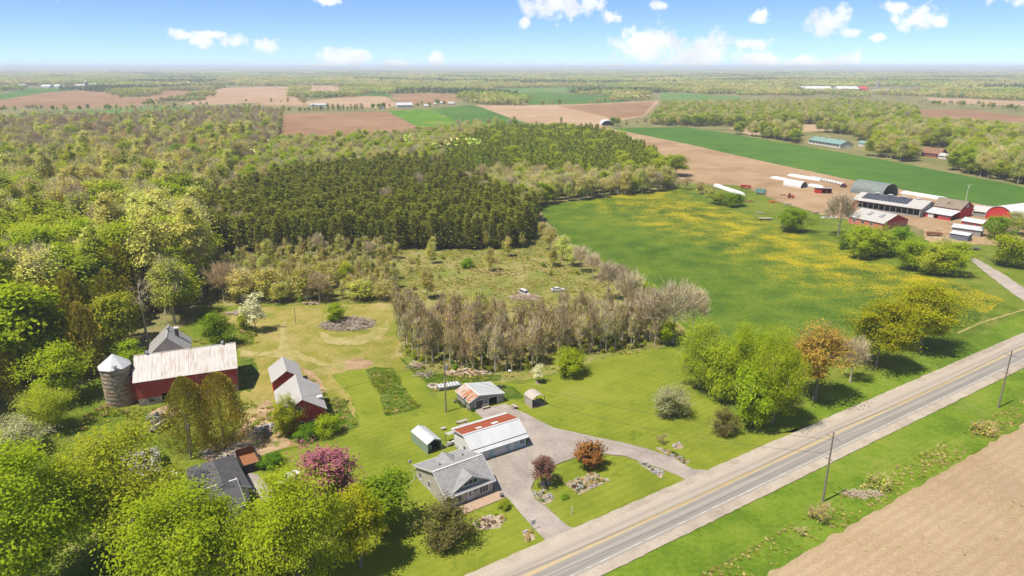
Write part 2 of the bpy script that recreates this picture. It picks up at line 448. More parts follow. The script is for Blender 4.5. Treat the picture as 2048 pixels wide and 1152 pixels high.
sheet('field', [(977, 178), (1050, 176), (1220, 174), (1250, 182), (1180, 185), (1097, 183.5), (1000, 187)], 0.03, 'crop_pale')
sheet('field', [(1320, 184), (1390, 188), (1480, 194), (1480, 200), (1322, 200)], 0.03, 'crop_pale')
sheet('field', [(1834, 218.6), (1939, 219), (2048, 234), (2200, 250), (2200, 280), (2048, 263), (1917, 248), (1850, 236)], 0.03, 'plough_brown')
sheet('field', [(1455, 256), (1560, 251), (1764, 246), (1775, 251), (1640, 262), (1500, 270)], 0.03, 'plough_tan', 0.6)
sheet('field', [(1847, 195), (2048, 202), (2250, 208), (2250, 216), (2048, 213), (1869, 205)], 0.03, 'plough_tan')
sheet('field', [(-60, 238), (0, 231), (60, 225), (240, 219), (330, 214), (430, 212), (420, 222), (240, 231), (100, 238), (-60, 250)], 0.03, 'crop_pale', 1.5)
# near fields
sheet('crop_field', [(1216, 256), (1369, 254), (1431, 262.5), (1588.5, 289), (1764, 319.5), (2048, 374), (2400, 445), (2400, 500), (2048, 414), (1974, 411), (1698, 359), (1523, 322), (1369, 287)], 0.05, 'crop_green', 0.4)
sheet('farm_track', [(1170, 254), (1216, 255.5), (1369, 287), (1523, 322), (1698, 359), (1974, 411), (2100, 428), (2100, 500), (1900, 485), (1820, 450), (1700, 440), (1640, 428), (1560, 404), (1480, 371), (1380, 366), (1345, 352), (1330, 310), (1250, 285), (1180, 268)], 0.04, 'plough_strip', 0.8)
sheet('meadow', [(-500, 1000), (150, 780), (390, 640), (415, 600), (790, 598), (1200, 560), (1290, 560), (1390, 560), (1460, 420), (1345, 372), (1380, 366), (1480, 372), (1560, 405), (1640, 429), (1700, 441), (1900, 486), (2100, 500), (2900, 640), (2900, 1900), (-900, 1900)], 0.02, 'meadow_grass')
sheet('clearing', [(405, 500), (560, 500), (780, 490), (1080, 470), (1150, 500), (1300, 610), (1385, 665), (1280, 712), (1000, 768), (830, 755), (800, 710), (785, 606), (415, 612)], 0.03, 'clearing_grass', 0.8)
sheet('dandelion_field', [(1075, 414), (1200, 395), (1350, 374), (1400, 390), (1460, 420), (1560, 452), (1680, 490), (1800, 536), (1930, 572), (2010, 600), (1960, 640), (1850, 690), (1700, 720), (1560, 740), (1420, 700), (1330, 620), (1250, 535), (1140, 505), (1100, 450)], 0.04, 'dandelion_meadow', 0.6)
sheet('yard', [(415, 626), (470, 622), (530, 614), (782, 606), (796, 680), (806, 715), (835, 742), (800, 742), (745, 738), (690, 745), (705, 800), (718, 850), (690, 870), (560, 900), (500, 915), (480, 860), (480, 790), (500, 760), (470, 692), (480, 680), (510, 690), (510, 660), (430, 650)], 0.05, 'hay_yard', 0.5)
sheet('lawn', [(500, 925), (560, 905), (690, 872), (722, 855), (706, 800), (665, 752), (690, 744), (745, 737), (800, 741), (835, 745), (868, 800), (888, 768), (1000, 764), (1045, 770), (1100, 752), (1190, 722), (1270, 702), (1350, 697), (1400, 735), (1480, 848), (1560, 868), (1640, 862), (1700, 820), (1421, 940), (1149, 1056), (960, 1152), (800, 1230), (560, 1230), (500, 1050)], 0.07, 'lawn', 0.25)
sheet('garden_plot', [(733, 741), (752, 735), (786, 737), (806, 775), (842, 817), (800, 828), (771, 833), (757, 790)], 0.09, 'weed_bed', 0.3)
sheet('weedy_strip', [(800, 715), (838, 740), (870, 748), (1000, 750), (1000, 762), (910, 766), (882, 770), (862, 768), (845, 760), (815, 735)], 0.09, 'weed_bed', 0.3)
sheet('garden_plot', [(1005, 770), (1030, 775), (1048, 795), (1040, 800), (1015, 800), (1000, 785)], 0.09, 'weed_bed', 0.2)
sheet('weedy_strip', [(610, 735), (640, 770), (660, 800), (690, 800), (715, 852), (690, 862), (640, 880), (570, 890), (560, 880), (650, 830)], 0.08, 'weed_bed', 0.4)
sheet('weedy_strip', [(478, 715), (505, 718), (520, 745), (500, 785), (485, 780)], 0.08, 'weed_bed', 0.4)
sheet('bare_patch', [(683, 725), (720, 718), (745, 725), (735, 738), (700, 740)], 0.08, 'bare_dirt', 0.5)
sheet('bare_patch', [(490, 850), (530, 800), (548, 810), (560, 870), (600, 885), (560, 900), (470, 930), (400, 920), (430, 890)], 0.08, 'bare_dirt', 0.6)
sheet('bare_patch', [(600, 735), (622, 742), (655, 780), (640, 790), (618, 765)], 0.09, 'bare_dirt', 0.5)
sheet('bare_patch', [(290, 830), (350, 805), (360, 825), (320, 860)], 0.08, 'bare_dirt', 0.5)
sheet('fire_pit_ground', [(852, 772), (858, 767), (872, 767), (880, 771), (876, 777), (862, 778)], 0.10, 'gravel_shoulder', 0.15)
sheet('farm_drive', [(1936, 517), (1946, 514), (2000, 545), (2060, 585), (2300, 720), (2290, 745), (2040, 598), (1985, 557)], 0.07, 'gravel_drive', 0.3)
sheet('farm_yard', [(1845, 455), (1900, 452), (1912, 470), (1905, 490), (1880, 492), (1850, 480)], 0.07, 'bare_dirt', 0.5)
sheet('dirt_track', [(1912, 666), (1960, 645), (2048, 618), (2300, 546), (2300, 549), (2048, 621), (1960, 649), (1915, 669)], 0.06, 'worn_grass', 0.15)
sheet('drive', [(948, 822), (1010, 809), (1044, 825), (1110, 857.5), (1176, 872), (1249, 886.5), (1297, 900), (1346, 917), (1384, 939), (1421, 942), (1440, 948), (1380, 975), (1368, 958.5), (1320, 938), (1273, 922), (1249, 913.6), (1210, 910), (1151, 917), (1112, 930.6), (1074, 951), (1062, 978), (1071, 1000), (1091, 1014), (1108, 1029), (1137, 1054), (1160, 1062), (1100, 1092), (1081, 1073), (1061, 1051), (1030, 1014), (1015, 998), (990, 985), (966, 925), (1052, 896), (1058, 880), (1006, 848), (965, 838)], 0.10, 'gravel_drive', 0.12)
sheet('worn_track', [(556, 700), (562, 672), (564, 642), (573, 640), (574, 672), (576, 690), (610, 712), (660, 728), (690, 735), (688, 742), (640, 732), (596, 718)], 0.085, 'worn_grass', 0.35)
sheet('worn_track', [(640, 664), (668, 676), (705, 678), (745, 664), (775, 640), (784, 650), (760, 680), (712, 692), (660, 688), (630, 674)], 0.085, 'worn_grass', 0.5)
sheet('worn_track', [(480, 700), (520, 706), (560, 702), (600, 716), (596, 724), (545, 716), (482, 712)], 0.085, 'worn_grass', 0.4)
sheet('neighbour_drive', [(490, 945), (515, 950), (560, 1000), (545, 1030), (505, 985)], 0.09, 'gravel_drive', 0.2)

# ------------------------------------------------------------------ the road
ROAD_O = G(1070, 1150.5)


def road_point(s, t, z=0.0):
    c, sn = math.cos(ROAD_ANG), math.sin(ROAD_ANG)
    return (ROAD_O[0] + s * c - t * sn, ROAD_O[1] + s * sn + t * c, z)


def road_mat():
    m, nt, b = new_mat('road_asphalt', 0.9, 0.2)
    v = coords(nt, 'obj')
    sep = nt.nodes.new('ShaderNodeSeparateXYZ'); L(nt, v, sep.inputs[0])
    lon = coords(nt, 'obj', (0.06, 1, 1))
    y = math_n(nt, 'ADD', sep.outputs[1], math_n(nt, 'MULTIPLY', math_n(nt, 'SUBTRACT', noise_n(nt, lon, 0.8, 3), 0.5), 0.5))
    f = math_n(nt, 'MULTIPLY', math_n(nt, 'ADD', y, 4.0), 1 / 8.0)
    g1, g2, dk = (0.205, 0.187, 0.168), (0.255, 0.23, 0.20), (0.15, 0.138, 0.125)
    t1, t2 = (0.325, 0.275, 0.222), (0.24, 0.207, 0.172)
    c = ramp_n(nt, f, [(0.0, g2), (0.14, g1), (0.20, dk), (0.27, g1), (0.36, g2), (0.42, dk), (0.49, g1), (0.53, t1), (0.585, t2), (0.66, t1), (0.76, t2), (0.82, t1), (0.93, (0.36, 0.295, 0.235))])
    n = noise_n(nt, lon, 2.0, 5, 0.7); fine = noise_n(nt, v, 6, 4, 0.7)
    c = mix_n(nt, math_n(nt, 'MULTIPLY', ramp_n(nt, n, [(0.35, 0.0), (0.7, 1.0)]), 0.45), c, (0.30, 0.275, 0.25))
    c = mix_n(nt, math_n(nt, 'MULTIPLY', ramp_n(nt, fine, [(0.4, 0.0), (0.7, 1.0)]), 0.3), c, (0.17, 0.16, 0.15))
    L(nt, c, b.inputs['Base Color']); bump_n(nt, b, fine, 0.2, 0.02)
    return m


def paint_mat(name, colr, wear):
    m, nt, b = new_mat(name, 0.7, 0.2)
    v = coords(nt, 'obj', (0.35, 2.0, 1))
    n = noise_n(nt, v, 1.6, 5, 0.75)
    L(nt, mix_n(nt, ramp_n(nt, n, [(wear - 0.08, 0.0), (wear + 0.08, 1.0)]), (0.27, 0.25, 0.225), colr), b.inputs['Base Color'])
    return m


def strip(name, s0, s1, t0, t1, z, mat, parent=None, wob=0.0, n=1, seed=1):
    rnd = random.Random(seed); vs = []; fs = []
    for i in range(n + 1):
        s = s0 + (s1 - s0) * i / n
        vs += [(s, t0 + rnd.uniform(-wob, wob), z), (s, t1 + rnd.uniform(-wob, wob), z)]
        if i: fs.append((2 * i - 2, 2 * i, 2 * i + 1, 2 * i - 1))
    o = MB().add(vs, fs).build(name, mat, parent)
    if parent is None:
        o.location = (ROAD_O[0], ROAD_O[1], 0); o.rotation_euler = (0, 0, ROAD_ANG)
    return o


def build_road():
    verge = strip('verge', -80, 900, -18.3, 12, 0.0985, MATS['roadside_grass'], wob=0.5, n=260); tag(verge, kind='structure')
    shoulder = strip('road_shoulder', -80, 900, -5.5, 5.25, 0.23, MATS['gravel_shoulder'], wob=0.10, n=900, seed=4); tag(shoulder, kind='structure')
    road = strip('road', -80, 900, -3.55, 3.6, 0.25, road_mat(), wob=0.05, n=160, seed=7); tag(road, kind='structure')
    ym = paint_mat('yellow_paint', (0.44, 0.32, 0.10), 0.44); wm = paint_mat('white_paint', (0.46, 0.45, 0.42), 0.48)
    for t in (0.14, 0.46): strip('yellow_line', -80, 900, t, t + 0.17, 0.256, ym, road)
    strip('white_line', -80, 900, -3.2, -3.05, 0.256, wm, road)
    strip('white_line', -80, 900, 3.15, 3.27, 0.256, paint_mat('worn_white_paint', (0.40, 0.36, 0.31), 0.58), road)
    return road


build_road()
pf = [road_point(s, -18.1)[:2] for s in (-90, -40, 0, 40, 80, 150, 300)] + [(420, 150), (420, -120), (-60, -120)]
sheet('ploughed_field', pf, 0.06, 'plough_near', 0.35, world=True)
# ------------------------------------------------------------------ building materials
def streak_mat(name, c, c_dark, c_worn, sx=6.0, sz=0.35, lo=0.5, hi=0.66, rough=0.85, board=0.25):
    c, c_dark, c_worn = (tuple(x * 0.78 for x in q) for q in (c, c_dark, c_worn))
    """vertical boards: colour streaks that run down the wall, worn patches"""
    m, nt, b = new_mat(name, rough, 0.15)
    v = coords(nt, 'obj', (sx, sx, sz)); v2 = coords(nt, 'obj', (1, 1, 0.5))
    n = noise_n(nt, v, 1.0, 5, 0.65); p = noise_n(nt, v2, 0.7, 5, 0.65)
    col_ = ramp_n(nt, n, [(0.32, c_dark), (0.55, c)])
    f = math_n(nt, 'ADD', math_n(nt, 'MULTIPLY', n, 0.45), math_n(nt, 'MULTIPLY', p, 0.55))
    col_ = mix_n(nt, ramp_n(nt, f, [(lo, 0.0), (hi, 0.85)]), col_, c_worn)
    L(nt, col_, b.inputs['Base Color'])
    wv = nt.nodes.new('ShaderNodeTexWave'); wv.inputs['Scale'].default_value = 1.0 / board / 2; wv.inputs['Distortion'].default_value = 0
    add = nt.nodes.new('ShaderNodeVectorMath'); add.operation = 'DOT_PRODUCT'; add.inputs[1].default_value = (1, 1, 0)
    L(nt, coords(nt, 'obj'), add.inputs[0]); cmb = nt.nodes.new('ShaderNodeCombineXYZ'); L(nt, add.outputs['Value'], cmb.inputs[0]); L(nt, cmb.outputs[0], wv.inputs[0])
    bump_n(nt, b, wv.outputs['Fac'], 0.4, 0.03)
    MATS[name] = m
    return m


def sheet_roof_mat(name, c, c_stain, lo=0.55, hi=0.72, sx=4.0, sy=0.35, rough=0.5, spec=0.4, metal=0.0):
    c = tuple(x * 0.76 for x in c); c_stain = tuple(x * 0.72 for x in c_stain)
    """sheet metal whose stains run down the slope (local y), sheets differing a little along x"""
    m, nt, b = new_mat(name, rough, spec)
    v = coords(nt, 'obj', (sx, sy, sy)); v2 = coords(nt, 'obj', (1.2, 0.5, 0.5))
    n = noise_n(nt, v, 1.0, 6, 0.7); p = noise_n(nt, v2, 0.5, 4, 0.6)
    base = ramp_n(nt, p, [(0.3, tuple(x * 0.86 for x in c)), (0.7, c)])
    f = math_n(nt, 'ADD', math_n(nt, 'MULTIPLY', n, 0.6), math_n(nt, 'MULTIPLY', p, 0.4))
    L(nt, mix_n(nt, ramp_n(nt, f, [(lo, 0.0), (hi, 1.0)]), base, c_stain), b.inputs['Base Color'])
    b.inputs['Metallic'].default_value = metal
    bump_n(nt, b, n, 0.15, 0.02)
    MATS[name] = m
    return m


def siding_mat(name, c, period=0.2, rough=0.6):
    m, nt, b = new_mat(name, rough, 0.3)
    sep = nt.nodes.new('ShaderNodeSeparateXYZ'); L(nt, coords(nt, 'obj'), sep.inputs[0])
    fr = math_n(nt, 'FRACT', math_n(nt, 'MULTIPLY', sep.outputs[2], 1 / period))
    n = noise_n(nt, coords(nt, 'obj', (1, 1, 0.4)), 0.8, 4)
    base = ramp_n(nt, n, [(0.3, tuple(x * 0.88 for x in c)), (0.7, tuple(x * 1.05 for x in c))])
    L(nt, mix_n(nt, ramp_n(nt, fr, [(0.0, 0.5), (0.15, 0.0)]), base, tuple(x * 0.5 for x in c)), b.inputs['Base Color'])
    bump_n(nt, b, fr, 0.5, 0.03)
    MATS[name] = m
    return m


def shingle_mat(name, c, rough=0.9):
    m, nt, b = new_mat(name, rough, 0.15)
    v = coords(nt, 'obj')
    br = nt.nodes.new('ShaderNodeTexBrick'); br.inputs['Scale'].default_value = 1.0
    br.inputs['Brick Width'].default_value = 0.5; br.inputs['Row Height'].default_value = 0.22; br.inputs['Mortar Size'].default_value = 0.012
    br.inputs['Color1'].default_value = (*c, 1); br.inputs['Color2'].default_value = (*[x * 0.72 for x in c], 1); br.inputs['Mortar'].default_value = (*[x * 0.45 for x in c], 1)
    L(nt, v, br.inputs[0])
    n = noise_n(nt, v, 0.45, 5, 0.65)
    L(nt, mix_n(nt, math_n(nt, 'MULTIPLY', ramp_n(nt, n, [(0.35, 0.0), (0.7, 1.0)]), 0.5), br.outputs[0], tuple(min(1, x * 1.25) for x in c)), b.inputs['Base Color'])
    bump_n(nt, b, br.outputs['Fac'], -0.3, 0.02)
    MATS[name] = m
    return m


def stone_mat(name, c1, c2, c3, scale=2.4):
    m, nt, b = new_mat(name, 0.95, 0.1)
    v = coords(nt, 'obj')
    vo = nt.nodes.new('ShaderNodeTexVoronoi'); vo.inputs['Scale'].default_value = scale; L(nt, v, vo.inputs[0])
    ve = nt.nodes.new('ShaderNodeTexVoronoi'); ve.feature = 'DISTANCE_TO_EDGE'; ve.inputs['Scale'].default_value = scale; L(nt, v, ve.inputs[0])
    sp = nt.nodes.new('ShaderNodeSeparateColor'); L(nt, vo.outputs['Color'], sp.inputs[0])
    c = ramp_n(nt, sp.outputs[0], [(0.1, c1), (0.5, c2), (0.9, c3)])
    c = mix_n(nt, ramp_n(nt, ve.outputs[0], [(0.0, 1.0), (0.07, 0.0)]), c, tuple(x * 0.5 for x in c1))
    c = mix_n(nt, math_n(nt, 'MULTIPLY', ramp_n(nt, noise_n(nt, v, 0.6, 5), [(0.4, 0.0), (0.65, 1.0)]), 0.5), c, c2)
    L(nt, c, b.inputs['Base Color']); bump_n(nt, b, ve.outputs[0], 0.6, 0.08)
    MATS[name] = m
    return m


streak_mat('red_boards', (0.52, 0.075, 0.055), (0.34, 0.046, 0.036), (0.44, 0.27, 0.21), lo=0.51, hi=0.66)
streak_mat('red_paint', (0.58, 0.05, 0.045), (0.46, 0.038, 0.035), (0.58, 0.13, 0.10), lo=0.6, hi=0.75)
streak_mat('pink_boards', (0.62, 0.20, 0.15), (0.52, 0.13, 0.10), (0.72, 0.42, 0.36), lo=0.5, hi=0.66)
streak_mat('brick_red', (0.33, 0.085, 0.06), (0.27, 0.07, 0.05), (0.38, 0.16, 0.12), lo=0.55, hi=0.7)
streak_mat('white_boards', (0.70, 0.69, 0.67), (0.60, 0.59, 0.57), (0.50, 0.46, 0.42), lo=0.6, hi=0.75, board=0.3)
streak_mat('blue_boards', (0.42, 0.56, 0.60), (0.36, 0.49, 0.53), (0.52, 0.60, 0.62), lo=0.6, hi=0.75)
streak_mat('grey_boards', (0.36, 0.34, 0.31), (0.26, 0.24, 0.22), (0.44, 0.41, 0.37))
sheet_roof_mat('barn_roof', (0.62, 0.59, 0.56), (0.33, 0.23, 0.165), 0.47, 0.64, sx=6)
sheet_roof_mat('old_grey_roof', (0.43, 0.41, 0.385), (0.25, 0.205, 0.16), 0.50, 0.72, sx=2.5)
sheet_roof_mat('pale_roof', (0.50, 0.48, 0.46), (0.34, 0.29, 0.25), 0.55, 0.75, sx=3)
sheet_roof_mat('white_roof', (0.58, 0.60, 0.615), (0.55, 0.54, 0.52), 0.6, 0.8)
sheet_roof_mat('red_rust_roof', (0.33, 0.085, 0.04), (0.24, 0.065, 0.035), 0.5, 0.7, sx=1.5, rough=0.8, spec=0.2)
sheet_roof_mat('shed_rust_roof', (0.58, 0.53, 0.48), (0.42, 0.16, 0.055), 0.44, 0.56, sx=2.2, sy=0.5)
sheet_roof_mat('shed_grey_roof', (0.55, 0.57, 0.58), (0.45, 0.44, 0.42), 0.6, 0.8)
sheet_roof_mat('solar_barn_roof', (0.52, 0.50, 0.47), (0.36, 0.31, 0.26), 0.5, 0.75)
sheet_roof_mat('mossy_roof', (0.30, 0.24, 0.19), (0.17, 0.15, 0.10), 0.45, 0.65, rough=0.9, spec=0.1)
sheet_roof_mat('teal_roof', (0.20, 0.34, 0.30), (0.28, 0.38, 0.34), 0.5, 0.7)
sheet_roof_mat('hoop_cover_grey', (0.20, 0.235, 0.225), (0.27, 0.30, 0.285), 0.5, 0.7, sx=0.6, sy=0.3)
siding_mat('house_siding', (0.40, 0.36, 0.325)); siding_mat('house_gable_siding', (0.27, 0.26, 0.26))
siding_mat('shed_siding', (0.28, 0.265, 0.245), 0.25)
shingle_mat('grey_shingle', (0.245, 0.24, 0.243)); shingle_mat('dark_shingle', (0.085, 0.083, 0.09)); shingle_mat('brown_shingle', (0.22, 0.12, 0.075))
stone_mat('silo_stone', (0.22, 0.175, 0.12), (0.36, 0.29, 0.205), (0.46, 0.39, 0.29), 1.9)
stone_mat('foundation_stone', (0.24, 0.19, 0.15), (0.36, 0.30, 0.25), (0.45, 0.39, 0.33), 1.6)
simple('white_trim', (0.52, 0.52, 0.51), 0.5, 0.06); simple('dark_door', (0.09, 0.08, 0.08), 0.5, 0.1); simple('dark_metal', (0.05, 0.05, 0.05), 0.5)
simple('wood', (0.34, 0.24, 0.15), 0.85, 0.3, 2.0, stretch=(1, 6, 6)); simple('old_wood', (0.33, 0.28, 0.23), 0.9, 0.35, 2.0, stretch=(1, 6, 6))
simple('deck_wood', (0.34, 0.24, 0.175), 0.8, 0.16, 3.0); simple('pole_wood', (0.22, 0.185, 0.15), 0.9, 0.3, 3.0, stretch=(4, 4, 0.4))
simple('galvanised', (0.33, 0.335, 0.34), 0.45, 0.12, metal=0.4); simple('rust', (0.22, 0.095, 0.042), 0.9, 0.35, 3.0); simple('black_steel', (0.03, 0.03, 0.032), 0.6, 0.3)
simple('green_panel', (0.19, 0.255, 0.185), 0.6, 0.1); simple('beige_canvas', (0.34, 0.305, 0.27), 0.85, 0.08); simple('white_plastic', (0.52, 0.52, 0.52), 0.4, 0.05)
simple('tractor_red', (0.34, 0.035, 0.02), 0.5, 0.2); simple('orange_paint', (0.52, 0.14, 0.03), 0.6, 0.2); simple('teal_paint', (0.13, 0.27, 0.25), 0.6, 0.25); simple('blue_paint', (0.06, 0.12, 0.30), 0.6, 0.2)
simple('tyre_rubber', (0.025, 0.025, 0.025), 0.9); simple('car_white', (0.55, 0.55, 0.55), 0.25, 0.03, spec=0.5); simple('old_car_white', (0.45, 0.44, 0.42), 0.5, 0.15, c2=(0.30, 0.16, 0.09), lo=0.62, hi=0.72)
simple('rock', (0.27, 0.21, 0.155), 0.95, 0.3, 2.5, mode='pos'); simple('pale_rock', (0.34, 0.29, 0.24), 0.95, 0.25, 2.5, mode='pos'); simple('white_bloom', (0.42, 0.39, 0.40), 0.9, 0.2, 4, mode='pos'); simple('yellow_bloom', (0.40, 0.27, 0.05), 0.9, 0.25, 4, mode='pos')
simple('concrete', (0.30, 0.28, 0.26), 0.9, 0.15); simple('fire_ash', (0.10, 0.09, 0.085), 0.95, 0.3)
simple('log_end', (0.36, 0.265, 0.175), 0.9, 0.25, 5, mode='pos'); simple('magenta_bloom', (0.45, 0.05, 0.16), 0.9)
simple('red_cloth', (0.35, 0.03, 0.03), 0.9); simple('furniture_dark', (0.10, 0.085, 0.08), 0.8)


def glass_mat():
    m, nt, b = new_mat('window_glass', 0.06, 0.6)
    b.inputs['Base Color'].default_value = (0.035, 0.045, 0.055, 1); MATS['window_glass'] = m
    m, nt, b = new_mat('solar_cell', 0.15, 0.5)
    b.inputs['Base Color'].default_value = (0.035, 0.04, 0.06, 1); MATS['solar_cell'] = m


glass_mat()
M = MATS


# ------------------------------------------------------------------ building kit
def side_fn(side, Lx, D):
    return {'F': lambda s, o, z: (s, -o, z), 'B': lambda s, o, z: (s, D + o, z), 'L': lambda s, o, z: (-o, s, z), 'R': lambda s, o, z: (Lx + o, s, z)}[side]


def sbox(mb, fn, s0, s1, o0, o1, z0, z1, mi=0):
    a = [fn(s, o, z) for z in (z0, z1) for s, o in ((s0, o0), (s1, o0), (s1, o1), (s0, o1))]
    return mb.add(a, [(3, 2, 1, 0), (4, 5, 6, 7), (0, 1, 5, 4), (1, 2, 6, 5), (2, 3, 7, 6), (3, 0, 4, 7)], mi)


def wall_cells(mb, fn, s0, s1, z0, z1, opens, th):
    ss = sorted({s0, s1, *[v for o in opens for v in o[:2] if s0 < v < s1]})
    zs = sorted({z0, z1, *[v for o in opens for v in o[2:4] if z0 < v < z1]})
    for a, b in zip(ss, ss[1:]):
        run = None
        for c, d in zip(zs, zs[1:]):
            ms, mz = (a + b) / 2, (c + d) / 2
            if any(o[0] < ms < o[1] and o[2] < mz < o[3] for o in opens): run = None; continue
            sbox(mb, fn, a, b, -th, 0, c, d)


def window(t, fn, s0, s1, z0, z1, frame='white_trim', fw=0.1, mull=1, sill=True, name='window', proud=0.03, pane='window_glass', recess=0.07):
    mb = MB()
    sbox(mb, fn, s0 - fw, s0, -0.08, proud, z0 - fw, z1 + fw); sbox(mb, fn, s1, s1 + fw, -0.08, proud, z0 - fw, z1 + fw)
    sbox(mb, fn, s0, s1, -0.08, proud, z1, z1 + fw); sbox(mb, fn, s0, s1, -0.08, proud + (0.05 if sill else 0), z0 - fw, z0)
    for k in range(1, mull + 1):
        s = s0 + (s1 - s0) * k / (mull + 1); sbox(mb, fn, s - 0.03, s + 0.03, -0.05, proud - 0.01, z0, z1)
    w = mb.build(name, M[frame], t)
    p = MB(); sbox(p, fn, s0, s1, -recess, -recess + 0.02, z0, z1); p.build('pane', M[pane], w)
    return w


def flush_window(t, fn, s0, s1, z0, z1, frame='white_trim'):
    """far window: a frame and a pane set proud of the wall"""
    mb = MB(); sbox(mb, fn, s0 - 0.1, s1 + 0.1, 0.003, 0.04, z0 - 0.1, z1 + 0.1); w = mb.build('window', M[frame], t)
    p = MB(); sbox(p, fn, s0, s1, 0.042, 0.06, z0, z1); p.build('pane', M['window_glass'], w)


def gable(t, Lx, D, ez, rz, rf=0.5, wall='red_boards', roof='barn_roof', roof_b=None, ov=0.35, th=0.15, opens={}, rib=0.0, trim=None, base=None, gable_wall=None, sides='FBLR', zb=0.0, ezb=None):
    """walls with openings, two roof slopes with ribs, ridge cap, rake boards. base=(height, material): a masonry foot"""
    yr = D * rf; ezb = ez if ezb is None else ezb
    for sd in sides:
        fn = side_fn(sd, Lx, D); mb = MB(); op = opens.get(sd, [])
        s0, s1 = (0, Lx) if sd in 'FB' else (th, D - th)
        z0 = zb
        if base:
            fb = MB(); wall_cells(fb, fn, s0, s1, 0, base[0], op, th + 0.06); fb.build('foundation', M[base[1]], t); z0 = base[0]
        wall_cells(mb, fn, s0, s1, z0, ezb if sd == 'B' else ez, op, th)
        if sd in 'LR':
            a = [fn(0, 0, ez), fn(D, 0, ez)] + ([fn(D, 0, ezb)] if ezb > ez else []) + [fn(yr, 0, rz)]; d = Vector(fn(0, -th, 0)) - Vector(fn(0, 0, 0))
            g = MB() if gable_wall else mb
            g.prism(a, d)
            if gable_wall: g.build('gable', M[gable_wall], t)
        mb.build('wall', M[wall], t)
    sf = (rz - ez) / yr; sb = (rz - ezb) / (D - yr); up = 0.10
    for k, (y0, sl, rm) in enumerate(((-ov, sf, roof), (D + ov, sb, roof_b or roof))):
        z0 = (ezb if k else ez) - sl * ov + up
        p = [(-ov, y0, z0), (Lx + ov, y0, z0), (Lx + ov, yr, rz + up), (-ov, yr, rz + up)]
        if k: p = [p[1], p[0], p[3], p[2]]
        mb = MB().slab(p, 0.08)
        if rib:
            n = int((Lx + 2 * ov) / rib)
            for i in range(n + 1):
                x = -ov + 0.03 + (Lx + 2 * ov - 0.06) * i / n
                q = [(x - 0.03, y0, z0 + 0.05), (x + 0.03, y0, z0 + 0.05), (x + 0.03, yr, rz + up + 0.05), (x - 0.03, yr, rz + up + 0.05)]
                if k: q = [q[1], q[0], q[3], q[2]]
                mb.slab(q, 0.06)
        mb.build('roof_slope', M[rm], t)
    MB().box(-ov - 0.01, Lx + ov + 0.01, yr - 0.13, yr + 0.13, rz + up - 0.03, rz + up + 0.07).build('ridge_cap', M[trim or roof], t)
    if trim:
        for x, dx in ((-ov - 0.005, -0.04), (Lx + ov + 0.005, 0.04)):
            mb = MB()
            for y0, sl, e_ in ((-ov, sf, ez), (D + ov, sb, ezb)):
                z0 = e_ - sl * ov + up + 0.04
                mb.prism([(x, y0, z0 - 0.24), (x, y0, z0), (x, yr, rz + up + 0.04), (x, yr, rz + up - 0.2)], (dx, 0, 0))
            mb.build('rake_board', M[trim], t)
        for y0, sl, dy in ((-ov, sf, -0.09), (D + ov, sb, 0.09)):
            z0 = (ez if dy < 0 else ezb) - sl * ov + up
            y0 += 0.004 if dy > 0 else -0.004
            MB().box(-ov, Lx + ov, min(y0, y0 + dy), max(y0, y0 + dy), z0 - 0.14, z0 + 0.0).build('gutter', M[trim], t)
    return t


def local(t, px, py, z=0.0):
    x, y, _ = G(px, py, z); a = t.rotation_euler[2]; x -= t.location[0]; y -= t.location[1]
    return x * math.cos(a) + y * math.sin(a), -x * math.sin(a) + y * math.cos(a)


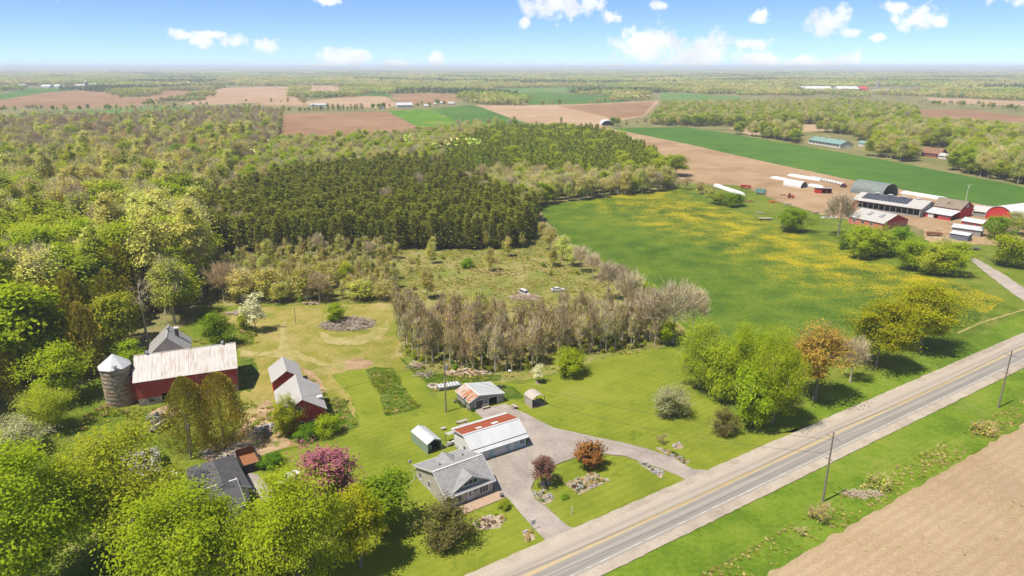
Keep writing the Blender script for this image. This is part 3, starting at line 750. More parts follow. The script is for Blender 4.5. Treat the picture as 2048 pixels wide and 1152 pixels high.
# ------------------------------------------------------------------ grey house
def build_house():
    t = thing('house', 'grey shingled bungalow with taupe siding, front dormer and wooden deck beside the drive', 'house', (-10.75, 96.39, 0), math.radians(34.2))
    Lx, D, ez, rz, rf = 8.99, 11.26, 2.66, 5.3, 0.35
    fw = [(1.3, 2.8, 0.75, 2.0), (4.05, 4.95, 0.28, 2.3), (6.35, 8.0, 0.85, 2.1)]
    lw = [(5.8, 6.6, 0.9, 2.1), (9.2, 10.0, 0.9, 2.1)]
    gable(t, Lx, D, ez, rz, rf, 'house_siding', 'grey_shingle', ov=0.4, opens={'F': fw, 'L': lw, 'R': [(4, 5.2, 0.9, 2.1)]}, trim='white_trim')
    F = side_fn('F', Lx, D); Lf = side_fn('L', Lx, D)
    window(t, F, *fw[0], mull=1, fw=0.14); window(t, F, *fw[2], mull=2, fw=0.14)
    for w in lw: window(t, Lf, *w, mull=1)
    window(t, side_fn('R', Lx, D), 4, 5.2, 0.9, 2.1)
    d = MB(); sbox(d, F, 4.05, 4.95, -0.08, -0.02, 0.28, 2.3); door = d.build('door', M['white_trim'], t)
    o = MB(); pts = [F(4.5 + 0.17 * math.cos(a), -0.015, 1.45 + 0.5 * math.sin(a)) for a in [i * math.pi / 6 for i in range(12)]]
    o.prism(pts, (0, -0.02, 0)); o.build('oval_pane', M['window_glass'], door)
    MB().tube(F(4.85, -0.02, 1.25), F(4.85, 0.06, 1.25), 0.035).build('handle', M['dark_metal'], door)
    fr = MB()
    for s in (3.93, 4.95): sbox(fr, F, s, s + 0.12, -0.1, 0.025, 0.28, 2.42)
    sbox(fr, F, 4.05, 4.95, -0.1, 0.025, 2.3, 2.42); fr.build('door_frame', M['white_trim'], t)
    for s in (3.6, 5.4): MB().tube(F(s, 0.1, 1.75), F(s, 0.1, 2.0), 0.07, 0.09).build('wall_lamp', M['dark_metal'], t)
    # front dormer: wide low gable over the eave
    s0, s1, sa, za, zl, y = 1.25, 8.35, 4.85, 4.82, 2.95, 0.28
    wall = MB().prism([(s0 + 0.3, y, zl), (s1 - 0.3, y, zl), (sa, y, za - 0.1)], (0, 0.12, 0)); dw = wall.build('dormer', M['house_gable_siding'], t)
    yb = 3.9
    sl = (rz - ez) / (D * rf)
    for a, b in ((s0, sa), (sa, s1)):
        e = a if a == s0 else b
        yv = (zl + 0.05 - ez) / sl
        lo_f, lo_b = (e, y - 0.35, zl + 0.03), (e, max(yv, y + 0.1), zl + 0.03)
        hi_f, hi_b = (sa, y - 0.35, za + 0.05), (sa, (za - ez) / sl + 0.1, za + 0.05)
        p = [lo_f, hi_f, hi_b, lo_b] if e == s0 else [hi_f, lo_f, lo_b, hi_b]
        MB().slab(p, 0.08).build('dormer_roof', M['grey_shingle'], t)
        r_ = MB().prism([(e, y - 0.36, zl - 0.16), (e, y - 0.36, zl + 0.06), (sa, y - 0.36, za + 0.08), (sa, y - 0.36, za - 0.14)], (0, -0.05, 0)); r_.build('rake_board', M['white_trim'], t)
    fn = lambda s, o, z: (s, y - o, z)
    window(t, fn, 3.35, 6.05, 3.2, 3.95, mull=2, fw=0.13, proud=0.06, recess=-0.01)
    # rear dormer
    c0, c1, cm, zt, zlw = 2.5, 6.2, 4.35, 4.95, 3.9
    MB().prism([(c0 + 0.2, 9.0, 2.9), (c1 - 0.2, 9.0, 2.9), (c1 - 0.2, 9.0, zlw), (cm, 9.0, zt - 0.1), (c0 + 0.2, 9.0, zlw)], (0, -0.12, 0)).build('rear_dormer', M['house_siding'], t)
    sb = (rz - ez) / (D * (1 - rf))
    for e in (c0, c1):
        yb2 = D - (zlw - ez) / sb; yt = D - (zt - ez) / sb - 0.1
        p = [(e, 9.3, zlw), (cm, 9.3, zt), (cm, yt, zt), (e, yb2, zlw)]
        if e == c0: p = [p[1], p[0], p[3], p[2]]
        MB().slab(p, 0.08).build('dormer_roof', M['grey_shingle'], t)
    for x, yy in ((2.2, 6.3), (5.9, 8.2), (7.3, 7.2)):
        z = ez + (D - yy) * sb + 0.12
        MB().tube((x, yy, z - 0.1), (x, yy, z + 0.28), 0.14, 0.14).build('roof_vent', M['black_steel'], t)
    MB().tube((-0.42, D + 0.3, 2.5), (-0.42, D - 0.2, 0.1), 0.05).build('downspout', M['white_trim'], t)
    MB().tube((-0.42, D - 0.2, 0.1), (-2.2, D - 0.9, 0.12), 0.05).build('downspout', M['white_trim'], t)
    dk = MB().tube((-1.0, D + 0.3, 1.6), (-1.0, D + 0.3, 3.9), 0.03); dk = dk.build('mast', M['galvanised'], t)
    pts = [(-1.0 + 0.36 * math.cos(a), D + 0.12, 3.7 + 0.36 * math.sin(a)) for a in [i * math.pi / 6 for i in range(12)]]
    MB().prism(pts, (0, 0.06, 0)).build('dish', M['white_trim'], dk)
    return t


def build_deck(house):
    t = thing('deck', 'low wooden deck running along the front of the grey house', 'deck', house.location, house.rotation_euler[2])
    x0, x1, y0, z = 1.5, 9.9, -2.7, 0.26
    MB().box(x0, x1, y0, -0.02, 0.05, z - 0.05).build('frame', M['old_wood'], t)
    n = 30; w = (x1 - x0) / n
    for i in range(n):
        a = x0 + i * w
        MB().box(a + 0.012, a + w - 0.012, y0 - 0.03, -0.01, z - 0.046, z + random.uniform(-0.004, 0.006)).build('plank', M['deck_wood'], t)
    p = thing('planter', 'dark round planter standing on the right end of the wooden deck', 'planter', (0, 0, 0))
    p.location = house.matrix_world @ Vector((0, 0, 0)) if False else house.location
    a = house.rotation_euler[2]; lx, ly = 9.4, -2.2
    p.location = (house.location[0] + lx * math.cos(a) - ly * math.sin(a), house.location[1] + lx * math.sin(a) + ly * math.cos(a), z + 0.01)
    MB().tube((0, 0, 0), (0, 0, 0.5), 0.28, 0.36, 12).build('pot', M['dark_door'], p)
    MB().tube((0, 0, 0.42), (0, 0, 0.506), 0.3, 0.3, 12).build('soil', M['fire_ash'], p)
    return t


house = build_house(); build_deck(house)


# ------------------------------------------------------------------ long white garage
def build_garage():
    t = thing('garage', 'long white garage with pale blue panels and a rusty red rear roof slope', 'garage', (-7.1, 110.29, 0), math.radians(31.7))
    Lx, D, ez, rz, rf = 11.52, 7.83, 2.45, 4.45, 0.42
    op = [(0.7, 3.4, 0.02, 2.15), (4.4, 7.1, 0.02, 2.15), (8.05, 8.95, 0.05, 2.1), (10.2, 11.1, 1.05, 1.95)]
    gable(t, Lx, D, ez, rz, rf, 'white_boards', 'white_roof', 'red_rust_roof', ov=0.4, opens={'F': op, 'L': [(3.0, 3.9, 0.9, 2.0)]}, rib=0.8, trim='white_trim', ezb=3.55)
    F = side_fn('F', Lx, D)
    for s0, s1, z0, z1 in op[:2]:
        d = MB()
        for k in range(4):
            h = (z1 - z0) / 4; sbox(d, F, s0, s1, -0.10, -0.05, z0 + k * h + 0.012, z0 + (k + 1) * h - 0.012)
        d.build('garage_door', M['white_boards'], t)
    d = MB(); sbox(d, F, 8.05, 8.95, -0.09, -0.03, 0.05, 2.1); dd = d.build('door', M['white_trim'], t)
    MB().tube(F(8.8, -0.03, 1.05), F(8.8, 0.05, 1.05), 0.035).build('handle', M['dark_metal'], dd)
    window(t, F, *op[3], mull=1); window(t, side_fn('L', Lx, D), 3.0, 3.9, 0.9, 2.0)
    for s0, s1, z0, z1 in ((3.42, 4.38, 0.05, 2.35), (7.12, 8.03, 0.05, 2.35), (8.97, 11.5, 0.05, 0.93), (8.97, 10.08, 0.93, 2.06), (11.21, 11.5, 0.93, 2.06)):
        p = MB(); sbox(p, F, s0, s1, 0.003, 0.03, z0, z1); p.build('wall_panel', M['blue_boards'], t)
    # black strip put in as the gutter's shadow above the lower porch roof
    sl = (rz - ez) / (D * rf)
    y = 0.25; z = ez + sl * y + 0.17
    MB().box(-0.42, Lx + 0.42, y - 0.05, y + 0.05, z - 0.05, z + 0.03).build('gutter_shadow', M['black_steel'], t)
    # pale sheets laid over the rusty slope
    ezb = 3.55; sb = (rz - ezb) / (D * (1 - rf))
    for x0, x1, y0, y1 in ((3.0, 4.3, 4.1, 5.0), (6.5, 7.9, 4.1, 5.1), (-0.4, 11.9, 7.3, 8.15)):
        q = [(x1, y1, ezb + (D - y1) * sb + 0.16), (x0, y1, ezb + (D - y1) * sb + 0.16), (x0, y0, ezb + (D - y0) * sb + 0.16), (x1, y0, ezb + (D - y0) * sb + 0.16)]
        MB().slab(q, 0.02).build('roof_patch', M['white_roof'], t)
    # lean-to along the back
    MB().slab([(9.0, 10.0, 1.9), (-1.0, 10.0, 1.9), (-1.0, 8.2, 2.35), (9.0, 8.2, 2.35)], 0.06).build('lean_to_roof', M['pale_roof'], t)
    for x in (-0.9, 4.0, 8.9): MB().box(x - 0.06, x + 0.06, 9.8, 9.92, 0, 1.88).build('post', M['wood'], t)
    MB().box(11.0, 12.6, -0.9, -0.02, 0.04, 0.13).build('step', M['concrete'], t)
    return t


garage = build_garage()


# ------------------------------------------------------------------ small two-door shed
def build_shed():
    t = thing('shed', 'small beige double garage with rust-striped roof at the end of the drive', 'shed', (-12.17, 136.06, 0), math.radians(-59.3))
    Lx, D, ez, rz, rf = 6.28, 8.24, 2.15, 3.2, 0.26
    op = [(1.4, 3.15, 0.02, 1.95), (4.55, 6.65, 0.02, 1.9)]
    gable(t, Lx, D, ez, rz, rf, 'shed_siding', 'shed_rust_roof', 'shed_grey_roof', ov=0.25, opens={'R': op}, rib=0.7, trim='white_trim')
    R = side_fn('R', Lx, D)
    for a, b, z0, z1 in op:
        fr = MB()
        sbox(fr, R, a - 0.15, a, -0.1, 0.03, 0.02, z1 + 0.12); sbox(fr, R, b, b + 0.15, -0.1, 0.03, 0.02, z1 + 0.12); sbox(fr, R, a, b, -0.1, 0.03, z1, z1 + 0.12)
        fr.build('door_frame', M['white_trim'], t)
    d = MB()
    for k in range(4): sbox(d, R, 1.4, 3.15, -0.12, -0.07, 0.03 + k * 0.48 + 0.01, 0.03 + k * 0.48 + 0.47)
    d.build('garage_door', M['dark_door'], t)
    MB().box(Lx + 0.03, Lx + 0.9, 1.3, 3.2, 0.11, 0.15).build('sill_slab', M['concrete'], t)
    MB().box(0.3, Lx - 0.2, 0.3, D - 0.3, 0.0, 0.115).build('floor', M['concrete'], t)
    return t


shed = build_shed()


def wpos(t, x, y, z=0.0):
    a = t.rotation_euler[2]
    return (t.location[0] + x * math.cos(a) - y * math.sin(a), t.location[1] + x * math.sin(a) + y * math.cos(a), z)


# ------------------------------------------------------------------ green carport and gazebo
def build_carport():
    t = thing('carport', 'green metal shelter with pale peaked roof and open front behind the house', 'shelter', (-19.75, 118.47, 0), math.radians(-53.3))
    Lx, D, ez, rz = 6.31, 3.12, 2.1, 2.85
    gable(t, Lx, D, ez, rz, 0.5, 'green_panel', 'white_roof', ov=0.06, th=0.05, rib=0.9, sides='FBL')
    for y in (0.06, D - 0.06): MB().box(Lx - 0.06, Lx + 0.04, y - 0.06, y + 0.06, 0, ez + 0.05).build('post', M['white_trim'], t)
    mb = MB()
    for y0, y1, z0, z1 in ((0, D / 2, ez, rz), (D / 2, D, rz, ez)):
        mb.prism([(Lx, y0, z0 - 0.12), (Lx, y0, z0), (Lx, y1, z1), (Lx, y1, z1 - 0.12)], (0.05, 0, 0))
    mb.build('front_hoop', M['white_trim'], t)
    s = thing('storage_box', 'pale storage chest inside the green metal shelter', 'chest', wpos(t, 4.8, 0.95), math.radians(-53.3))
    MB().box(-0.6, 0.6, -0.5, 0.5, 0.05, 1.0).build('body', M['galvanised'], s); MB().box(-0.64, 0.64, -0.54, 0.54, 1.003, 1.08).build('lid', M['white_plastic'], s)
    s = thing('mower', 'dark riding mower parked in the open green shelter', 'mower', wpos(t, 5.0, 2.2), math.radians(-53.3))
    MB().box(-0.7, 0.75, -0.32, 0.32, 0.25, 0.6).build('body', M['black_steel'], s); MB().box(-0.5, -0.05, -0.25, 0.25, 0.603, 0.95).build('seat', M['dark_door'], s)
    for x in (-0.5, 0.5):
        for y in (-0.42, 0.34): MB().tube((x, y, 0.24), (x, y + 0.1, 0.24), 0.24, 0.24, 12).build('wheel', M['tyre_rubber'], s)
    return t


build_carport()


def build_gazebo():
    base = (1064.5, 818)
    o = G(*base); a = math.atan2(G(1088, 811)[1] - o[1], G(1088, 811)[0] - o[0])
    t = thing('gazebo', 'beige arched canopy gazebo on wooden floor standing on the lawn', 'gazebo', o, a)
    W, Dp, hs, hp = 3.2, 3.0, 2.15, 3.0
    for i in range(10): MB().box(-0.15 + i * (W + 0.3) / 10 + 0.01, -0.15 + (i + 1) * (W + 0.3) / 10 - 0.01, -0.15, Dp + 0.15, 0.02, 0.16).build('plank', M['deck_wood'], t)
    for x in (0, W):
        for y in (0, Dp): MB().box(x - 0.06, x + 0.06, y - 0.06, y + 0.06, 0.1605, hs + 0.02).build('post', M['old_wood'], t)
    n = 10; mb = MB(); arc = []
    for i in range(n + 1):
        f = i / n; arc.append((-0.15 + f * (W + 0.3), hs + (hp - hs) * math.sin(math.pi * f) ** 0.8))
    for (x0, z0), (x1, z1) in zip(arc, arc[1:]): mb.slab([(x0, -0.2, z0), (x1, -0.2, z1), (x1, Dp + 0.2, z1), (x0, Dp + 0.2, z0)], 0.04)
    mb.build('canopy', M['beige_canvas'], t)
    MB().box(-0.02, 0.02, 0.07, Dp - 0.07, 0.3, hs - 0.03).build('curtain', M['beige_canvas'], t)
    bk = MB().box(0.07, W * 0.45, Dp - 0.02, Dp + 0.02, 0.3, hs - 0.03); bk.build('curtain', M['beige_canvas'], t)
    for k, (x, y) in enumerate(((0.9, 1.0), (2.2, 0.9), (1.6, 2.3))):
        c = thing('patio_chair', ['dark patio chair at the front left of the gazebo', 'dark patio chair at the front right of the gazebo', 'dark patio chair at the back of the gazebo'][k], 'chair', wpos(t, x, y, 0.165), a + k)
        MB().box(-0.3, 0.3, -0.3, 0.3, 0.35, 0.45).build('seat', M['furniture_dark'], c); MB().box(-0.3, 0.3, 0.22, 0.3, 0.452, 1.0).build('backrest', M['furniture_dark'], c)
        for dx in (-0.26, 0.26):
            for dy in (-0.26, 0.26): MB().box(dx - 0.03, dx + 0.03, dy - 0.03, dy + 0.03, 0, 0.348).build('leg', M['dark_metal'], c)
    return t


build_gazebo()


# ------------------------------------------------------------------ old red barn with silo and rear wing
def build_barn():
    t = thing('barn', 'big weathered red barn with white tin roof beside the stone silo', 'barn', (-80.64, 132.7, 0), math.radians(21.6))
    Lx, D, ez, rz = 20.07, 13.5, 6.0, 9.2
    op = [(4.6, 7.4, 0.02, 2.3), (2.0, 3.1, 0.5, 1.5)]
    gable(t, Lx, D, ez, rz, 0.5, 'red_boards', 'barn_roof', ov=0.45, opens={'F': op}, rib=0.9, base=(1.75, 'foundation_stone'))
    F = side_fn('F', Lx, D)
    window(t, F, *op[1], mull=2, frame='old_wood')
    p = MB(); sbox(p, F, 7.2, 8.2, 0.004, 0.03, 4.3, 4.75); p.build('vent_board', M['grey_boards'], t)
    for x in (2.2, 17.8):
        c = MB().tube((x, D / 2, rz + 0.1), (x, D / 2, rz + 0.55), 0.16, 0.16, 10); o = c.build('ridge_ventilator', M['galvanised'], t)
        MB().tube((x, D / 2, rz + 0.5), (x, D / 2, rz + 0.85), 0.4, 0.28, 12).build('cowl', M['galvanised'], o)
    MB().tube((18.7, D / 2, rz), (18.7, D / 2, rz + 2.0), 0.025, 0.01, 6).build('lightning_rod', M['dark_metal'], t)
    return t


barn = build_barn()


def build_barn_wing():
    t = thing('barn_wing', 'tall old barn with grey weathered roof rising behind the white-roofed barn', 'barn', (-87.4, 153.2, 0), math.radians(-67.1))
    Lx, D, ez, rz = 8.6, 8.6, 6.4, 10.3
    gable(t, Lx, D, ez, rz, 0.5, 'grey_boards', 'old_grey_roof', ov=0.35, rib=0.8)
    # brick flue with a pale cap on the right-hand slope, small vent near the ridge
    y = D * 0.72; z = rz - (rz - ez) * 0.44
    c = MB().box(3.3, 4.1, y - 0.4, y + 0.4, z - 0.3, z + 2.0).build('chimney', M['dark_door'], t)
    MB().box(3.2, 4.2, y - 0.5, y + 0.5, z + 2.003, z + 2.25).build('cap', M['white_trim'], c)
    MB().tube((3.5, D / 2, rz + 0.1), (3.5, D / 2, rz + 0.7), 0.2, 0.26, 10).build('ridge_ventilator', M['galvanised'], t)
    return t


build_barn_wing()


def build_silo():
    b = G(233, 816); r = 2.9; h = 9.0
    t = thing('silo', 'round stone silo with steel hoops and white conical cap', 'silo', (b[0] - 0.3, b[1] + 2.6, 0))
    n = 32; mb = MB(); rings = 12; vs = []
    rnd = random.Random(5)
    for k in range(rings + 1):
        for i in range(n):
            a = 2 * math.pi * i / n; rr = r + rnd.uniform(-0.03, 0.03)
            vs.append((rr * math.cos(a), rr * math.sin(a), h * k / rings))
    fs = [(k * n + i, k * n + (i + 1) % n, (k + 1) * n + (i + 1) % n, (k + 1) * n + i) for k in range(rings) for i in range(n)] + [tuple(range(rings * n, rings * n + n))]
    mb.add(vs, fs).build('shaft', M['silo_stone'], t)
    for k in range(8):
        z = 0.9 + k * 0.95; hb = MB(); vs = []
        for i in range(n):
            a = 2 * math.pi * i / n
            for rr, zz in ((r + 0.02, z), (r + 0.075, z), (r + 0.075, z + 0.06), (r + 0.02, z + 0.06)): vs.append((rr * math.cos(a), rr * math.sin(a), zz))
        fs = [(4 * i + j, 4 * ((i + 1) % n) + j, 4 * ((i + 1) % n) + (j + 1) % 4, 4 * i + (j + 1) % 4) for i in range(n) for j in range(4)]
        hb.add(vs, fs).build('hoop', M['rust'] if k % 3 == 0 else M['dark_metal'], t)
    sides = 8; hc = 2.6
    for i in range(sides):
        a0, a1 = 2 * math.pi * (i + 0.3) / sides, 2 * math.pi * (i + 1.3) / sides; R = r + 0.45
        p0 = (R * math.cos(a0), R * math.sin(a0), h - 0.1); p1 = (R * math.cos(a1), R * math.sin(a1), h - 0.1)
        MB().prism([p0, p1, (0, 0, h + hc)], (0, 0, -0.06)).build('roof_panel', M['white_roof'], t)
    MB().box(1.3, 1.9, -2.75, -2.3, h + 0.25, h + 0.95).build('hatch', M['pale_roof'], t)
    # red chute between silo and barn
    c = thing('silo_chute', 'narrow red boarded chute joining the silo to the red barn', 'chute', (-84.4, 133.4, 0), math.radians(21.6))
    MB().box(0, 3.4, 0.6, 3.2, 0, 6.2).build('wall', M['red_boards'], c)
    MB().slab([(-0.15, 0.4, 6.23), (3.55, 0.4, 6.23), (3.55, 3.4, 6.75), (-0.15, 3.4, 6.75)], 0.07).build('roof', M['white_roof'], c)
    return t


build_silo()


def build_small_barns():
    t = thing('granary', 'smaller red outbuilding with pale tin roof standing behind its larger neighbour', 'barn', (-56.12, 144.59, 0), math.radians(-66.4))
    gable(t, 7.95, 6.15, 3.72, 5.78, 0.5, 'red_boards', 'pale_roof', ov=0.35, rib=0.8)
    t = thing('granary', 'red barn with pale tin roof and small windows beside the garden strip', 'barn', (-50.44, 131.69, 0), math.radians(-67.1))
    Lx, D, ez, rz = 11.91, 8.67, 4.22, 7.06
    op = [(1.0, 1.8, 1.2, 2.1), (3.4, 4.3, 0.9, 2.2), (5.5, 6.4, 1.0, 2.1)]
    gable(t, Lx, D, ez, rz, 0.5, 'red_boards', 'pale_roof', ov=0.35, rib=0.8, opens={'R': op})
    R = side_fn('R', Lx, D)
    for w in op: window(t, R, *w, mull=1)
    flush_window(t, R, 3.3, 4.1, 4.5, 5.4)
    MB().box(7.0, 8.2, 7.6, 8.7, 4.95, 5.05).build('roof_patch', M['white_roof'], t)


build_small_barns()


# ------------------------------------------------------------------ neighbour's dark-roofed house
def build_neighbour():
    P = lambda px, py, z: G(px, py, z)
    a = math.radians(-56)
    t = thing('house', 'low house with charcoal hip roof among the maples', 'house', (*G(385, 930, 3)[:2], 0), a)
    ez = 2.9; q = [local(t, px, py, ez) for px, py in ((372, 945), (461, 911), (494, 958), (420, 1000))]
    xs = [p[0] for p in q]; ys = [p[1] for p in q]; x0, x1, y0, y1 = min(xs), max(xs), min(ys), max(ys)
    MB().box(x0 + 0.4, x1 - 0.4, y0 + 0.4, y1 - 0.4, 0, ez).build('wall', M['white_boards'], t)
    zr = ez + 2.2; ym = (y0 + y1) / 2; h = (y1 - y0) / 2
    rl, rr = (x0 + h * 0.9, ym, zr), (x1 - 0.4, ym, zr)
    for p in ([(x0, y0, ez), (x1, y0, ez), rr, rl], [(x1, y1, ez), (x0, y1, ez), rl, rr], ):
        MB().slab(p, 0.1).build('roof_slope', M['dark_shingle'], t)
    MB().prism([(x0, y0, ez), rl, (x0, y1, ez)], (0, 0, -0.1)).build('roof_slope', M['dark_shingle'], t)
    MB().prism([(x1 - 0.41, y0 + 0.4, ez), (x1 - 0.41, y1 - 0.4, ez), (x1 - 0.41, ym, zr - 0.1)], (-0.1, 0, 0)).build('gable', M['white_boards'], t)
    for s, y in ((0, y0), (1, y1)):
        MB().prism([(x1 + 0.005, y, ez - 0.22), (x1 + 0.005, y, ez + 0.03), (x1 + 0.005, ym, zr + 0.03), (x1 + 0.005, ym, zr - 0.2)], (0.05, 0, 0)).build('rake_board', M['white_trim'], t)
    MB().tube((x0 + h * 1.5, ym - 1.5, zr - 1.0), (x0 + h * 1.5, ym - 1.5, zr - 0.2), 0.12).build('roof_vent', M['galvanised'], t)
    # front wing with its ridge across
    o2 = G(473, 975, 3.2)
    w = thing('house_wing', 'dark gabled house wing with white roof edge next to the gravel drive', 'house', (o2[0] - 2.6, o2[1] - 7.0, 0), math.radians(34))
    gable(w, 6.0, 9.5, 2.6, 4.4, 0.5, 'white_boards', 'dark_shingle', ov=0.4, trim='white_trim')
    # grey-roofed outbuilding half hidden by trees
    s = thing('shed', 'pale grey roofed shed half hidden by the yellow-green trees', 'shed', (*G(255, 985)[:2], 0), math.radians(30))
    gable(s, 5.5, 9, 2.6, 4.2, 0.5, 'grey_boards', 'old_grey_roof', ov=0.3, rib=0.9)


build_neighbour()


def build_dumpster():
    o = G(484, 950); a = math.radians(33)
    t = thing('dumpster', 'black open-topped roll-off container with rusty inside beside the dark roof', 'container', (o[0] + 0.3, o[1] - 0.2, 0), a)
    Lx, D, h = 3.4, 5.6, 1.9
    for n_, bx in (('side', (0, Lx, 0, 0.08)), ('side', (0, Lx, D - 0.08, D)), ('side', (0, 0.08, 0.082, D - 0.082)), ('side', (Lx - 0.08, Lx, 0.082, D - 0.082))):
        MB().box(*bx, 0.15, h).build(n_, M['black_steel'], t)
    MB().box(0.09, Lx - 0.09, 0.09, D - 0.09, 0.16, 0.9).build('scrap_load', M['rust'], t)
    MB().box(0.085, Lx - 0.085, D - 0.14, D - 0.085, 0.91, h + 0.5).build('tailgate', M['rust'], t)
    for i in range(6): MB().box(0.4 + i * 0.5, 0.5 + i * 0.5, -0.06, -0.003, 0.16, h - 0.05).build('rib', M['black_steel'], t)
    for x in (0.3, Lx - 0.3): MB().tube((x, 0.5, 0.1), (x, D - 0.5, 0.1), 0.1).build('skid', M['black_steel'], t)


build_dumpster()
# ------------------------------------------------------------------ dairy farm on the right
def at_front(bl, br):
    a = G(*bl); b = G(*br)
    return (a[0], a[1], 0), math.atan2(b[1] - a[1], b[0] - a[0]), math.dist(a[:2], b[:2])


def arch(t, W, Ln, h, cover, end_wall=None, open_front=True, n=18, bands=0, th=0.12):
    """half-round hall, local x across the front (0..W), y along its length"""
    pts = [(W / 2 - W / 2 * math.cos(math.pi * i / n), h * math.sin(math.pi * i / n) ** 0.85) for i in range(n + 1)]
    mb = MB()
    for (x0, z0), (x1, z1) in zip(pts, pts[1:]): mb.slab([(x0, 0, z0), (x1, 0, z1), (x1, Ln, z1), (x0, Ln, z0)], th)
    mb.build('cover', M[cover], t, smooth=False)
    for k in range(bands):
        y = Ln * (k + 0.5) / bands; b = MB()
        for (x0, z0), (x1, z1) in zip(pts, pts[1:]): b.slab([(x0, y - 0.12, z0 + 0.06), (x1, y - 0.12, z1 + 0.06), (x1, y + 0.12, z1 + 0.06), (x0, y + 0.12, z0 + 0.06)], 0.08)
        b.build('hoop', M[cover], t)
    poly = [(x, Ln - 0.3, z) for x, z in pts]
    if end_wall:
        MB().prism([(x * 0.985 + W * 0.0075, Ln - 0.25, z * 0.97) for x, z in pts], (0, 0.1, 0)).build('end_wall', M[end_wall], t)
        if not open_front: MB().prism([(x * 0.985 + W * 0.0075, 0.25, z * 0.97) for x, z in pts], (0, 0.1, 0)).build('end_wall', M[end_wall], t)
    rim = MB()
    for (x0, z0), (x1, z1) in zip(pts, pts[1:]): rim.slab([(x0, -0.06, z0 + 0.05), (x1, -0.06, z1 + 0.05), (x1, 0.12, z1 + 0.05), (x0, 0.12, z0 + 0.05)], 0.2)
    rim.build('front_hoop', M['white_trim'] if cover != 'hoop_cover_grey' else M['hoop_cover_grey'], t)


